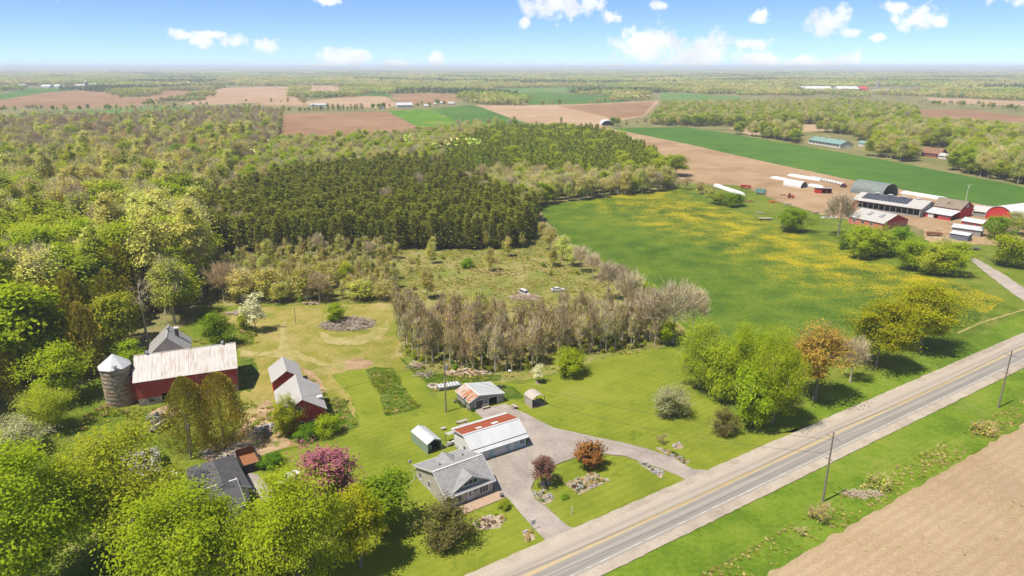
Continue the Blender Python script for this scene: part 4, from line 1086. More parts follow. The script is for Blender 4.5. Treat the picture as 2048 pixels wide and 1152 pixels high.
def build_dairy():
    # solar-roofed cow barn
    t = thing('cow_barn', 'long grey-roofed cow barn carrying solar panels', 'barn', (177.65, 353.61, 0), math.radians(-50.7))
    Lx, D, ez, rz, rf = 33.62, 19, 4.2, 6.85, 0.56
    op = [(3.0 + i * 2.75, 5.55 + i * 2.75, 0.9, 3.7) for i in range(11)]
    gable(t, Lx, D, ez, rz, rf, 'grey_boards', 'solar_barn_roof', ov=0.4, opens={'F': op}, trim=None)
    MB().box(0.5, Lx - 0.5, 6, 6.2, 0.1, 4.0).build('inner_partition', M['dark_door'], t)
    p = MB(); sbox(p, side_fn('F', Lx, D), 0.0, 2.9, 0.004, 0.05, 0.1, ez - 0.1); p.build('red_end_panel', M['red_paint'], t)
    sl = (rz - ez) / (D * rf)
    for r_ in range(4):
        for c in range(14):
            x = 3.2 + c * 1.62; y = 3.0 + r_ * 1.85
            z = lambda yy: ez + sl * yy + 0.24
            MB().slab([(x, y, z(y)), (x + 1.46, y, z(y)), (x + 1.46, y + 1.68, z(y + 1.68)), (x, y + 1.68, z(y + 1.68))], 0.05).build('solar_panel', M['solar_cell'], t)
    for x in (8, 14.5, 21, 28):
        v = MB().box(x - 0.9, x + 0.9, D * rf - 0.6, D * rf + 0.6, rz + 0.05, rz + 0.6).build('ridge_ventilator', M['white_trim'], t)
        MB().slab([(x - 1.1, D * rf - 0.9, rz + 0.72), (x + 1.1, D * rf - 0.9, rz + 0.72), (x + 1.1, D * rf + 0.9, rz + 0.72), (x - 1.1, D * rf + 0.9, rz + 0.72)], 0.08).build('hood', M['white_trim'], v)
    # red bank barn
    t = thing('barn', 'tall red gabled barn with mossy brown roof among the dairy buildings', 'barn', (209.19, 336.05, 0), math.radians(-56.8))
    Lx, D, ez, rz = 13.32, 12.59, 4.6, 7.9
    gable(t, Lx, D, ez, rz, 0.5, 'red_paint', 'mossy_roof', ov=0.4, gable_wall='brick_red')
    R = side_fn('R', Lx, D); flush_window(t, R, 5.2, 7.4, 4.9, 6.3)
    MB().prism([(5.5, 2.2, ez + 1.4), (7.2, 2.2, ez + 1.4), (6.35, 2.2, ez + 2.4)], (0, 1.5, 0)).build('roof_dormer', M['mossy_roof'], t)
    q = [local(t, px, py, z) for px, py, z in ((1861.5, 417, 3.8), (1919, 428, 3.8), (1847, 430, 2.4), (1901, 440.6, 2.4))]
    yf = (q[2][1] + q[3][1]) / 2; yf = min(-4.0, max(-9.0, yf))
    MB().slab([(-1.5, yf, 2.45), (Lx + 0.3, yf, 2.45), (Lx + 0.3, -0.05, 3.9), (-1.5, -0.05, 3.9)], 0.1).build('lean_to_roof', M['white_roof'], t)
    fn = lambda s, o, z: (s, yf + 0.5 - o, z)
    mb = MB(); wall_cells(mb, fn, -1.2, Lx, 0, 2.4, [(5.6, 7.4, 0.02, 2.0)], 0.15); mb.build('lean_to_wall', M['red_paint'], t)
    p = MB(); sbox(p, fn, 2.8, 5.5, 0.004, 0.05, 0.1, 2.3); p.build('white_door', M['white_boards'], t)
    for s in (-0.6, 0.6, 8.2, 9.8, 11.4): flush_window(t, fn, s, s + 0.9, 1.3, 2.0)
    # long pink-red barn
    t = thing('barn', 'low faded pink-red barn with pale metal roof behind the farm trees', 'barn', (158.48, 315.72, 0), math.radians(-62))
    Lx, D, ez, rz = 17.34, 18, 3.2, 6.3
    gable(t, Lx, D, ez, rz, 0.5, 'pink_boards', 'pale_roof', ov=0.4, gable_wall='red_paint')
    F = side_fn('F', Lx, D)
    for s in (2.2, 6.6, 11.0): flush_window(t, F, s, s + 1.4, 1.3, 2.3)
    for x in (6, 12): MB().slab([(x, 4.0, 4.95), (x + 1.6, 4.0, 4.95), (x + 1.6, 7.0, 5.98), (x, 7.0, 5.98)], 0.05).build('skylight', M['galvanised'], t)
    # green-grey fabric hall
    t = thing('fabric_hall', 'large dark grey-green half-round fabric storage hall', 'hall', (208.0, 380.7, 0), math.radians(30))
    arch(t, 14.6, 20, 7.2, 'hoop_cover_grey', 'hoop_cover_grey', bands=6)
    # red quonset
    loc, a, W = at_front((1968, 436), (2025, 447))
    t = thing('quonset_barn', 'round-roofed barn with bright red front at the right edge', 'barn', loc, a)
    arch(t, W, 26, 7.0, 'white_plastic', 'red_paint', open_front=False, bands=0)
    # hip-roofed grey shed behind the red barn
    loc, a, W = at_front((1945, 432), (1968, 438))
    t = thing('shed', 'pale hip-roofed shed just behind the tall red barn', 'shed', loc, math.radians(-45))
    gable(t, 9, 7, 2.8, 5.0, 0.5, 'grey_boards', 'pale_roof', ov=0.5)
    loc, a, W = at_front((1922, 452), (1962, 459))
    t = thing('shed', 'low crimson-walled shed with pale roof beside the quonset', 'shed', loc, a)
    gable(t, W, 6, 2.6, 3.8, 0.5, 'red_paint', 'white_roof', ov=0.4)
    for s in (1.2, 3.6, 6.0): flush_window(t, side_fn('F', W, 6), s, s + 1.0, 1.1, 1.9)
    loc, a, W = at_front((1902, 466), (1960, 474))
    t = thing('shed', 'long white-roofed open shed in front of the crimson shed', 'shed', loc, a)
    gable(t, W, 6, 2.7, 3.5, 0.75, 'grey_boards', 'white_roof', ov=0.4)
    loc, a, W = at_front((1898, 478), (1934, 484))
    t = thing('shed', 'small dark blue-grey shed with white roof at the edge of the farmyard', 'shed', loc, a)
    simple('slate_boards', (0.13, 0.15, 0.18), 0.7)
    gable(t, W, 5, 2.6, 3.2, 0.7, 'slate_boards', 'white_roof', ov=0.3)
    # small wind pump
    b = G(1931, 404); t = thing('wind_turbine', 'slim white wind turbine on a pole behind the red barn', 'turbine', b)
    MB().tube((0, 0, 0), (0, 0, 9.0), 0.14, 0.08, 8).build('mast', M['white_trim'], t)
    hub = MB().tube((0, 0.3, 9.0), (0, -0.5, 9.0), 0.18).build('hub', M['white_trim'], t)
    for k in range(3):
        an = 0.6 + k * 2 * math.pi / 3; c, s_ = math.cos(an), math.sin(an)
        MB().prism([(0, -0.45, 9), (1.7 * c - 0.1 * s_, -0.45, 9 + 1.7 * s_ + 0.1 * c), (1.8 * c, -0.45, 9 + 1.8 * s_), (0.4 * c + 0.2 * s_, -0.45, 9 + 0.4 * s_ - 0.2 * c)], (0, -0.05, 0)).build('blade', M['white_trim'], hub)
    # open red calf shed
    loc, a, W = at_front((1632, 387), (1643.5, 388.5))
    t = thing('calf_shed', 'small red open-fronted shed in the farmyard', 'shed', loc, math.radians(-10))
    w, d, h0, h1 = 8.5, 5.0, 2.6, 4.2
    MB().box(0, 0.12, 0, d, 0, h0).build('wall', M['red_paint'], t); MB().box(w - 0.12, w, 0, d, 0, h0).build('wall', M['red_paint'], t); MB().box(0.12, w - 0.12, d - 0.12, d, 0, h0).build('wall', M['red_paint'], t)
    MB().box(0.12, 3.0, 0, 0.12, 0, h0).build('wall', M['red_paint'], t)
    MB().slab([(-0.3, -0.4, 3.3), (w + 0.3, -0.4, 3.3), (w + 0.3, d + 0.4, 2.7), (-0.3, d + 0.4, 2.7)], 0.1).build('roof', M['pale_roof'], t)
    for x in (3.06, 5.7, w - 0.06): MB().box(x - 0.06, x + 0.06, 0.0, 0.12, h0 if x < 3.1 or x > 8 else 0, 3.19).build('post', M['wood'], t)


build_dairy()


def build_bags():
    lab = ['long white silage bag lying beside the hedge shrubs', 'white silage bag farthest from the farm buildings, left of the arched calf house', 'long white silage bag along the edge of the green crop',
           'short white silage bag between the arched calf house and the red shed', 'long white silage bag beyond the solar-roofed barn']
    ends = [((1428, 371), (1489, 392), 1.5), ((1541, 356), (1578, 362), 1.5), ((1575, 351), (1640, 362), 1.5), ((1615, 371), (1648, 377), 1.4), ((1800, 386), (1903, 403), 1.6)]
    for (p, q, r), lb in zip(ends, lab):
        a, b = G(*p), G(*q); ln = math.dist(a[:2], b[:2])
        t = thing('silage_bag', lb, 'silage bag', a, math.atan2(b[1] - a[1], b[0] - a[0]), 'white silage bags of the dairy farm')
        mb = MB(); vs = []; n = 10; k = max(6, int(ln / 2.5)); rnd = random.Random(int(ln * 10))
        for i in range(k + 1):
            f = i / k; e = r * min(1, (min(f, 1 - f) * k) * 0.55 + 0.35) * rnd.uniform(0.94, 1.04)
            for j in range(n + 1):
                an = math.pi * j / n; vs.append((f * ln, 1.3 * e * math.cos(an), max(0.0, 1.15 * e * math.sin(an))))
        fs = [(i * (n + 1) + j, i * (n + 1) + j + 1, (i + 1) * (n + 1) + j + 1, (i + 1) * (n + 1) + j) for i in range(k) for j in range(n)]
        fs += [tuple(range(n, -1, -1)), tuple(range(k * (n + 1), k * (n + 1) + n + 1))]
        mb.add(vs, fs).build('sleeve', M['white_plastic'], t, smooth=True)
        MB().tube((-0.5, 0, 0.25), (0.1, 0, 0.4), 0.15, 0.3).build('tied_end', M['white_plastic'], t)
    loc, a, W = at_front((1601, 377), (1617, 379)); bk = G(1574, 369)
    t = thing('calf_house', 'white plastic-covered arched calf house with open front', 'calf house', loc, math.radians(30))
    arch(t, 6.5, 13, 3.8, 'white_plastic', 'white_plastic')
    # wrapped round bales in a row
    rnd = random.Random(3)
    for i in range(22):
        f = i / 21; p = G(1626 + f * 62, 356 + f * 14 + (i % 2) * 2.0)
        t = thing('wrapped_bale', 'white wrapped round bale in the row along the green crop', 'bale', p, rnd.uniform(-0.3, 0.3) - 0.9, 'white wrapped bales in a row at the crop edge')
        MB().tube((-0.7, 0, 0.72), (0.7, 0, 0.72), 0.72, 0.72, 12).build('bale', M['white_plastic'], t)


build_bags()


# ------------------------------------------------------------------ vehicles
def wheel(t, x, y, r, w, rim='galvanised', name='wheel'):
    o = MB().tube((x, y - w / 2, r), (x, y + w / 2, r), r, r, 14).build(name, M['tyre_rubber'], t)
    MB().tube((x, y - w / 2 - 0.012, r), (x, y + w / 2 + 0.012, r), r * 0.58, r * 0.58, 10).build('rim', M[rim], o)


def car(label, loc, rz, paint='car_white', van=False, wheels=True):
    t = thing('car' if not van else 'van', label, 'car' if not van else 'van', loc, rz)
    Ln, W = (4.5, 1.78) if not van else (4.4, 1.8)
    low = [(-2.2, 0.32), (2.2, 0.32), (2.27, 0.62), (2.15, 0.80), (1.0, 0.98), (-1.7, 1.0), (-2.2, 0.95), (-2.28, 0.55)]
    cab = [(0.95, 0.97), (0.25, 1.43), (-1.1, 1.46), (-1.85, 0.99)] if not van else [(1.35, 0.97), (0.75, 1.72), (-2.05, 1.76), (-2.2, 0.97)]

    def loft(prof, w0, w1, z0, z1):
        mb = MB(); n = len(prof); vs = []
        for sgn in (-1, 1):
            for x, z in prof:
                f = min(1, max(0, (z - z0) / (z1 - z0))); vs.append((x, sgn * (w0 + (w1 - w0) * f) / 2, z))
        return mb.add(vs, [tuple(range(n)), tuple(range(2 * n - 1, n - 1, -1))] + [(i, (i + 1) % n, (i + 1) % n + n, i + n) for i in range(n)])
    loft(low, W, W * 0.95, 0.5, 1.0).build('body', M[paint], t)
    zt = 1.46 if not van else 1.76
    loft(cab, W * 0.93, W * 0.74, 0.97, zt).build('cabin', M[paint], t)

    def glass(p0, p1, p2, p3): MB().slab([p0, p1, p2, p3], 0.02).build('window', M['window_glass'], t)
    wy = lambda z: (W * 0.93 + (W * 0.74 - W * 0.93) * (z - 0.97) / (zt - 0.97)) / 2
    (ax, az_), (bx, bz), (cx, cz), (dx, dz) = cab
    for f0, f1, sx in (((ax, az_), (bx, bz), 1), ((dx, dz), (cx, cz), -1)):
        a = [f0[0] + (f1[0] - f0[0]) * 0.12, f0[1] + (f1[1] - f0[1]) * 0.12]; b = [f0[0] + (f1[0] - f0[0]) * 0.88, f0[1] + (f1[1] - f0[1]) * 0.88]
        e = 0.02 * sx
        glass((a[0] + e, -wy(a[1]) * 0.88, a[1] + 0.02), (a[0] + e, wy(a[1]) * 0.88, a[1] + 0.02), (b[0] + e, wy(b[1]) * 0.88, b[1] + 0.02), (b[0] + e, -wy(b[1]) * 0.88, b[1] + 0.02))
    for sg in (-1, 1):
        z0, z1 = 1.03, zt - 0.1
        xa, xb = (0.7, 0.15) if not van else (1.15, 0.75); xc, xd = (-1.0, -1.6) if not van else (-1.9, -2.0)
        y0, y1 = sg * (wy(z0) + 0.012), sg * (wy(z1) + 0.012)
        glass((xd, y0, z0), (xa, y0, z0), (xb, y1, z1), (xc, y1, z1))
    for x in (-1.35, 1.4):
        for y in (-W / 2 + 0.08, W / 2 - 0.08): wheel(t, x, y, 0.32, 0.2)
    for y in (-0.6, 0.6):
        MB().box(2.2, 2.26, y - 0.18, y + 0.18, 0.62, 0.76).build('headlight', M['window_glass'], t)
        MB().box(-2.29, -2.22, y - 0.15, y + 0.15, 0.68, 0.82).build('tail_light', M['red_cloth'], t)
    return t


car('white hatchback parked on the grass near the pink crabapple', G(581, 962), math.radians(66))
car('abandoned white van sunk in dry brush in the clearing', G(1049, 590), math.radians(-60), 'old_car_white', van=True)
car('abandoned white car lying in the overgrown clearing right of the van', G(1116, 583), math.radians(8), 'old_car_white')
car('white car parked under the trees at the neighbouring house', G(328, 960), math.radians(40), 'car_white')
car('white car beside the farm lane at the right edge', G(2044, 527), math.radians(-35), 'car_white')


def tractor(label, loc, rz, paint='tractor_red'):
    t = thing('tractor', label, 'tractor', loc, rz)
    MB().box(0.2, 2.2, -0.38, 0.38, 0.75, 1.5).build('bonnet', M[paint], t); MB().box(-1.3, 0.2, -0.5, 0.5, 0.7, 1.25).build('body', M['dark_metal'], t)
    c = MB().box(-1.1, 0.19, -0.7, 0.7, 1.26, 2.45).build('cab', M['window_glass'], t)
    MB().box(-1.25, 0.35, -0.8, 0.8, 2.46, 2.6).build('roof', M[paint], t)
    for y in (-0.95, 0.95):
        wheel(t, -0.7, y, 0.8, 0.45, paint); wheel(t, 1.6, y * 0.85, 0.5, 0.3, paint)
        MB().slab([(-1.4, y - 0.25, 1.68), (0.1, y - 0.25, 1.68), (0.1, y + 0.25, 1.68), (-1.4, y + 0.25, 1.68)], 0.06).build('fender', M[paint], t)
    MB().tube((1.4, 0.25, 1.5), (1.4, 0.25, 2.3), 0.05).build('exhaust', M['dark_metal'], t)
    return t


tractor('dark red tractor parked on the bare farm track', G(1580, 396), math.radians(-20))
tractor('small red tractor standing near the white bales', G(1687, 375), math.radians(30))


def wagon(label, loc, rz, paint, box_h=1.4, Ln=5.0, W=2.2, flat=False, name='wagon'):
    t = thing(name, label, 'wagon', loc, rz)
    MB().box(-Ln / 2, Ln / 2, -W / 2, W / 2, 0.85, 1.0).build('bed', M[paint], t)
    if not flat:
        for b in ((-Ln / 2, Ln / 2, -W / 2, -W / 2 + 0.08), (-Ln / 2, Ln / 2, W / 2 - 0.08, W / 2), (-Ln / 2, -Ln / 2 + 0.08, -W / 2 + 0.082, W / 2 - 0.082), (Ln / 2 - 0.08, Ln / 2, -W / 2 + 0.082, W / 2 - 0.082)):
            MB().box(*b, 1.002, 1.0 + box_h).build('side', M[paint], t)
    for x in (-Ln * 0.32, Ln * 0.32):
        for y in (-W / 2 + 0.1, W / 2 - 0.1): wheel(t, x, y, 0.42, 0.25)
    MB().tube((Ln / 2, 0, 0.8), (Ln / 2 + 1.5, 0, 0.4), 0.06).build('drawbar', M['dark_metal'], t)
    return t


wagon('rusty red box wagon nearest the green crop', G(1491, 377), math.radians(-25), 'tractor_red', 1.0, 6.0)
w = wagon('teal forage wagon with hooped top on the farm track', G(1521, 388), math.radians(-35), 'teal_paint', 1.9, 5.5)
wagon('flat wooden hay wagon on the grass below the bush', G(1530, 440), math.radians(-3), 'old_wood', flat=True, Ln=6.0)
wagon('rusty flat wagon standing in the dirt farmyard', G(1868, 472), math.radians(-15), 'rust', 0.5, 6.0)
wagon('long dark low wagon on the grass by the farm drive', G(1945, 500), math.radians(-5), 'dark_door', flat=True, Ln=5.0)
wagon('faded junk-laden wagon in front of the big red barn', G(322, 856), math.radians(75), 'old_wood', 0.9, 5.0)


def implement():
    t = thing('rake', 'orange hay rake standing at the edge of the farmyard', 'implement', G(1545, 406), math.radians(-20))
    MB().tube((-2.2, 0, 0.7), (2.2, 0, 0.7), 0.09).build('beam', M['orange_paint'], t)
    for k in range(4): MB().tube((-1.8 + k * 1.2, -0.1, 0.6), (-1.8 + k * 1.2, 0.1, 0.6), 0.55, 0.55, 12).build('rake_wheel', M['orange_paint'], t)
    MB().box(-0.5, 0.5, -0.6, 0.6, 0.78, 1.5).build('hopper', M['orange_paint'], t); MB().tube((2.2, 0, 0.7), (3.6, 0.3, 0.4), 0.06).build('drawbar', M['rust'], t)
    t = thing('disc_harrow', 'dark disc harrow hitched behind the red tractor', 'implement', G(1566, 391), math.radians(-20))
    MB().box(-1.6, 1.6, -0.9, 0.9, 0.55, 0.68).build('frame', M['rust'], t)
    for k in range(8): MB().tube((-1.4 + k * 0.4, -0.75, 0.32), (-1.36 + k * 0.4, -0.75, 0.32), 0.32, 0.32, 10).build('disc', M['dark_metal'], t)
    for k, (px, py, n, lb) in enumerate(((1576, 409, 5, 'pale log pile beside the bush in the paddock'), (1520, 427, 6, 'white-barked firewood stack on bare ground in the paddock'), (1630, 426, 7, 'row of pale stones and timbers near the pink-red barn'))):
        g = G(px, py); lt = thing('log_pile', lb, 'log pile', g, 0.2 * k)
        for i in range(n): MB().tube((-1.8, -0.6 + 0.42 * (i % 4), 0.2 + 0.36 * (i // 4)), (1.8, -0.6 + 0.42 * (i % 4), 0.2 + 0.36 * (i // 4)), 0.2, 0.18, 8).build('log', M['pale_rock'], lt)


implement()


# ------------------------------------------------------------------ far buildings
def far_gable(name, label, cat, bl, br, D, ez, rz, wall, roof, trim=None, wins=0, rot=None, ov=0.5):
    loc, a, W = at_front(bl, br)
    t = thing(name, label, cat, loc, a if rot is None else rot)
    gable(t, W, D, ez, rz, 0.5, wall, roof, ov=ov, trim=trim)
    F = side_fn('F', W, D)
    for i in range(wins):
        s = W * (i + 0.3) / wins; flush_window(t, F, s, s + W / wins * 0.45, 1.0, min(ez - 0.5, 2.2))
    return t


loc, a, W = at_front((1617, 287), (1680, 297))
t = thing('barn', 'long teal-roofed barn in front of the tree belt', 'barn', loc, a)
gable(t, W, 13, 3.6, 6.6, 0.5, 'white_boards', 'teal_roof', ov=0.5)
for i in range(9):
    p = MB(); sbox(p, side_fn('F', W, 13), 1.0 + i * (W - 2) / 9, 1.0 + (i + 0.8) * (W - 2) / 9, 0.004, 0.06, 1.3, 3.1); p.build('curtain_opening', M['dark_door'], t)
for i in range(5): MB().box(4 + i * W / 5.5, 5 + i * W / 5.5, 6.0, 7.0, 6.75, 7.3).build('ridge_ventilator', M['white_trim'], t)
far_gable('shed', 'small teal-roofed shed partly hidden in the tree belt', 'shed', (1716, 292), (1738, 294), 8, 2.8, 4.8, 'white_boards', 'teal_roof')
far_gable('house', 'brown-roofed house in the trees beyond the green crop', 'house', (1842, 312), (1878, 316), 11, 3.2, 7.0, 'brick_red', 'brown_shingle', wins=3)
far_gable('house_wing', 'white roofed wing at the end of the brown-roofed house', 'house', (1876, 317), (1892, 319), 7, 2.6, 4.4, 'white_boards', 'pale_roof')
loc, a, W = at_front((1203, 251), (1228, 251)); t = thing('hoop_house', 'white hooped storage house alone at the end of the farm track', 'hoop house', loc, a)
arch(t, W, 22, 6.0, 'white_plastic', 'white_plastic')
car('white pickup parked left of the white hooped storage house', G(1182, 252), 0.3, 'car_white', van=True)
# greenhouses on the right horizon
for k, (x0, x1, lb, rf_) in enumerate(((1606, 1664, 'left of two long white barns near the right horizon', 'white_plastic'), (1676, 1722, 'right of two long white barns near the right horizon', 'white_plastic'), (1719, 1737, 'red-ended barn beside the long white barns on the horizon', 'red_paint'))):
    far_gable('barn', lb, 'barn', (x0, 181.5), (x1, 181.5), 45, 6, 13, 'white_boards' if k < 2 else 'red_paint', rf_)
b = G(1753, 181); t = thing('silo', 'tall pale tower silo near the right horizon', 'silo', b)
MB().tube((0, 0, 0), (0, 0, 27), 4.5, 4.5, 16).build('shaft', M['concrete'], t)
MB().tube((0, 0, 27), (0, 0, 30.5), 4.6, 1.0, 16).build('dome', M['galvanised'], t)
for k, (x0, x1, y) in enumerate(((1768, 1778, 183), (1790, 1798, 184), (1820, 1827, 186), (1748, 1757, 184))):
    far_gable('house', ['small white farmhouse right of the far silo', 'second small white house right of the far silo', 'white house farthest right beyond the far silo', 'low white house at the foot of the far silo'][k], 'house', (x0, y), (x1, y), 10, 3.5, 7, 'white_boards', 'pale_roof')
# left farmstead
b = G(173.6, 178); t = thing('silo', 'pale tower silo of the farm near the left horizon', 'silo', b)
MB().tube((0, 0, 0), (0, 0, 24), 5, 5, 16).build('shaft', M['concrete'], t); MB().tube((0, 0, 24), (0, 0, 27.5), 5.1, 1.2, 16).build('dome', M['galvanised'], t)
for k, (x0, x1, y, d, rm) in enumerate(((150, 172, 175, 26, 'pale_roof'), (176, 191, 174, 24, 'white_roof'), (82, 100, 176.5, 20, 'white_roof'), (36, 50, 175, 20, 'pale_roof'), (108, 118, 176, 18, 'white_roof'))):
    far_gable('barn', ['long grey-roofed barn left of the far silo', 'white-roofed barn right of the left-hand far silo', 'white-roofed barn beside the far green field', 'grey-roofed barn at the far left edge', 'small white barn between the larger far left barns'][k], 'barn', (x0, y), (x1, y), d, 6, 12, 'white_boards', rm)
# centre farmstead
far_gable('barn', 'long white barn at the far edge of the green fields', 'barn', (794, 216), (825, 215.5), 16, 5, 9, 'white_boards', 'white_roof', wins=0)
far_gable('barn', 'long pale greenhouse behind the dark cedar hedge', 'barn', (620, 214), (654, 214), 14, 4, 6, 'white_boards', 'white_roof')
for k, (x0, x1, y) in enumerate(((848, 856, 215), (868, 876, 211), (896, 908, 210), (760, 768, 219), (880, 890, 209))):
    far_gable('house', ['small white house right of the long white barn', 'white house with pale roof among the far trees', 'white house at the corner of the far green field', 'white house left of the long white barn', 'white house tucked behind a dark spruce'][k], 'house', (x0, y), (x1, y), 8, 3, 6, 'white_boards', 'pale_roof')
far_gable('house', 'grey house in the tree clump beyond the brown field', 'house', (1271, 198), (1283, 198), 12, 4, 8, 'grey_boards', 'pale_roof')


# ------------------------------------------------------------------ utility poles, wires
def utility_pole(label, loc, h, rot, arms=(), transformer=False, group=None):
    t = thing('utility_pole', label, 'utility pole', loc, rot, group)
    MB().tube((0, 0, 0), (0, 0, h), 0.19, 0.12, 10).build('pole', M['pole_wood'], t)
    for z, w in arms:
        a = MB().box(-w / 2, w / 2, -0.16, -0.05 - 0.0, z - 0.07, z + 0.07).build('cross_arm', M['pole_wood'], t)
        for x in (-w / 2 + 0.1, w / 2 - 0.1): MB().tube((x, -0.1, z + 0.07), (x, -0.1, z + 0.33), 0.07, 0.05, 8).build('insulator', M['white_plastic'], a)
    MB().tube((0, 0, h), (0, 0, h + 0.25), 0.06, 0.05, 8).build('insulator', M['white_plastic'], t)
    if transformer:
        tr = MB().tube((0.42, -0.1, h - 3.2), (0.42, -0.1, h - 2.1), 0.26, 0.26, 14).build('transformer', M['galvanised'], t)
        MB().tube((0.42, -0.1, h - 2.1), (0.42, -0.1, h - 1.85), 0.06, 0.06, 8).build('bushing', M['white_plastic'], tr)
        MB().box(0.1, 0.25, -0.15, -0.05, h - 2.8, h - 2.6).build('bracket', M['dark_metal'], t)
    return t


def wire(label, p, q, sag, group=None, r=0.018):
    n = 12; pts = [Vector(p).lerp(Vector(q), i / n) - Vector((0, 0, 4 * sag * (i / n) * (1 - i / n))) for i in range(n + 1)]
    mb = MB()
    for a, b in zip(pts, pts[1:]): mb.tube(a, b, r, r, 5, caps=False)
    tag(mb.build('power_line', M['black_steel']), label, 'wire', group)


def build_poles():
    rp = []
    s1, s2 = 50.8, 113.0; t_ = -11.8
    labs = ['wooden roadside pole at the bottom edge of the picture', 'wooden roadside pole with cross-arms in the middle of the verge', 'wooden roadside pole with cross-arms near the right edge']
    for k, s in enumerate((2 * s1 - s2, s1, s2)):
        p = road_point(s, t_); rp.append(p)
        utility_pole(labs[k], p, 13.4, ROAD_ANG + math.pi / 2, arms=((12.3, 2.4), (8.2, 1.6)), group='roadside utility poles')
    rp.append(road_point(2 * s2 - s1, t_))
    for k in range(3):
        a, b = rp[k], rp[k + 1]
        for off, z in ((-1.1, 12.7), (1.1, 12.7), (0, 13.6)):
            c, s = math.cos(ROAD_ANG + math.pi / 2) * off, math.sin(ROAD_ANG + math.pi / 2) * off
            wire('thin black power line strung along the road', (a[0] + c, a[1] + s, z), (b[0] + c, b[1] + s, z), 0.7, 'power lines along the road', 0.022)
    p1 = G(892, 825); utility_pole('tall wooden pole with grey transformer on the lawn by the beige shed', p1, 13.1, 0.3, transformer=True)
    p2 = G(383, 919); utility_pole('pale pole with transformer in front of the cedars', p2, 9.6, 0.2, transformer=True)
    e = road_point(72, 8)
    wire('service wire crossing the lawn to the transformer pole, upper one', (p1[0], p1[1], 12.6), (rp[1][0], rp[1][1], 12.0), 2.6, None, 0.024)
    wire('service wire crossing the lawn to the transformer pole, lower one', (p1[0], p1[1], 10.2), (rp[1][0], rp[1][1], 9.4), 3.2, None, 0.024)
    wire('overhead wire running from the cedars pole towards the red granary', (p2[0], p2[1], 9.4), (p1[0], p1[1], 12.9), 2.0, None, 0.024)
    f = G(592, 650); fp = thing('fence_post', 'thin dark post standing alone in the mown yard', 'post', f)
    MB().tube((0, 0, 0), (0, 0, 5.5), 0.1, 0.07, 8).build('post', M['pole_wood'], fp)


build_poles()


# ------------------------------------------------------------------ yard furniture and small things
def picnic_table(label, loc, rz, mat='old_wood', sc=1.0):
    t = thing('picnic_table', label, 'picnic table', loc, rz); t.scale = (sc, sc, sc)
    for i in range(5): MB().box(-0.9, 0.9, -0.38 + i * 0.155, -0.38 + i * 0.155 + 0.14, 0.72, 0.76).build('table_plank', M[mat], t)
    for y in (-0.72, 0.58): MB().box(-0.9, 0.9, y, y + 0.14, 0.42, 0.46).build('bench', M[mat], t); MB().box(-0.9, 0.9, y + 0.15, y + 0.28, 0.42, 0.46).build('bench', M[mat], t)
    for x in (-0.6, 0.6):
        for sg in (-1, 1): MB().slab([(x - 0.04, sg * 0.65, 0.02), (x + 0.04, sg * 0.65, 0.02), (x + 0.04, sg * 0.2, 0.715), (x - 0.04, sg * 0.2, 0.715)], 0.08).build('leg', M[mat], t)
        MB().box(x - 0.04, x + 0.04, -0.75, 0.85, 0.33, 0.415).build('cross_beam', M[mat], t)


picnic_table('weathered picnic table on the lawn behind the white garage', (*G(925, 850)[:2], 0.07), math.radians(30), sc=1.25)
picnic_table('small weathered picnic table on the drive near the gazebo', (*G(1028, 817)[:2], 0.1), math.radians(-60), sc=0.85)
b = (*G(972, 818)[:2], 0.1); t = thing('bench', 'grey wooden bench between the two shed doors', 'bench', b, math.radians(31))
MB().box(-0.9, 0.9, -0.3, 0.25, 0.4, 0.46).build('seat', M['old_wood'], t); MB().box(-0.9, 0.9, 0.2, 0.27, 0.47, 1.0).build('backrest', M['old_wood'], t)
for x in (-0.8, 0.8):
    for y in (-0.25, 0.2): MB().box(x - 0.05, x + 0.05, y - 0.05, y + 0.05, 0, 0.398).build('leg', M['old_wood'], t)
b = (*G(887, 860)[:2], 0.07); t = thing('low_table', 'small square concrete block table on the lawn', 'table', b, 0.5)
MB().box(-0.5, 0.5, -0.4, 0.4, 0.35, 0.45).build('top', M['pale_rock'], t); MB().box(-0.3, 0.3, -0.25, 0.25, 0, 0.348).build('base', M['concrete'], t)


def pontoon():
    o = G(898, 777); a = math.radians(20)
    t = thing('dock_trailer', 'aluminium dock sections stacked on a trailer behind the beige shed', 'trailer', (o[0], o[1], 0.08), a)
    for y in (-0.7, 0.7): MB().tube((-2.6, y, 0.45), (2.6, y, 0.45), 0.32, 0.32, 12).build('pontoon', M['galvanised'], t); MB().tube((2.6, y, 0.45), (3.2, y, 0.6), 0.32, 0.05, 12).build('nose', M['galvanised'], t)
    MB().box(-2.6, 2.6, -1.05, 1.05, 0.80, 0.9).build('deck', M['galvanised'], t)
    for i in range(7): MB().box(-2.4 + i * 0.7, -2.1 + i * 0.7, -1.0, 1.0, 0.905, 1.05).build('slat', M['white_plastic'], t)
    for y in (-1.0, 0.9): wheel(t, 0, y, 0.3, 0.18)


pontoon()


def pick_rocks():
    out = []
    import bmesh
    for s in range(5):
        bm = bmesh.new(); bmesh.ops.create_icosphere(bm, subdivisions=1, radius=1)
        r = random.Random(s)
        for v in bm.verts: v.co *= r.uniform(0.72, 1.15)
        for v in bm.verts: v.co.z = max(v.co.z * 0.7, -0.3)
        me = bpy.data.meshes.new('rock'); bm.to_mesh(me); bm.free(); me.materials.append(M[['rock', 'pale_rock', 'rock', 'pale_rock', 'concrete'][s]]); out.append(me)
    return out


ROCKS = pick_rocks()


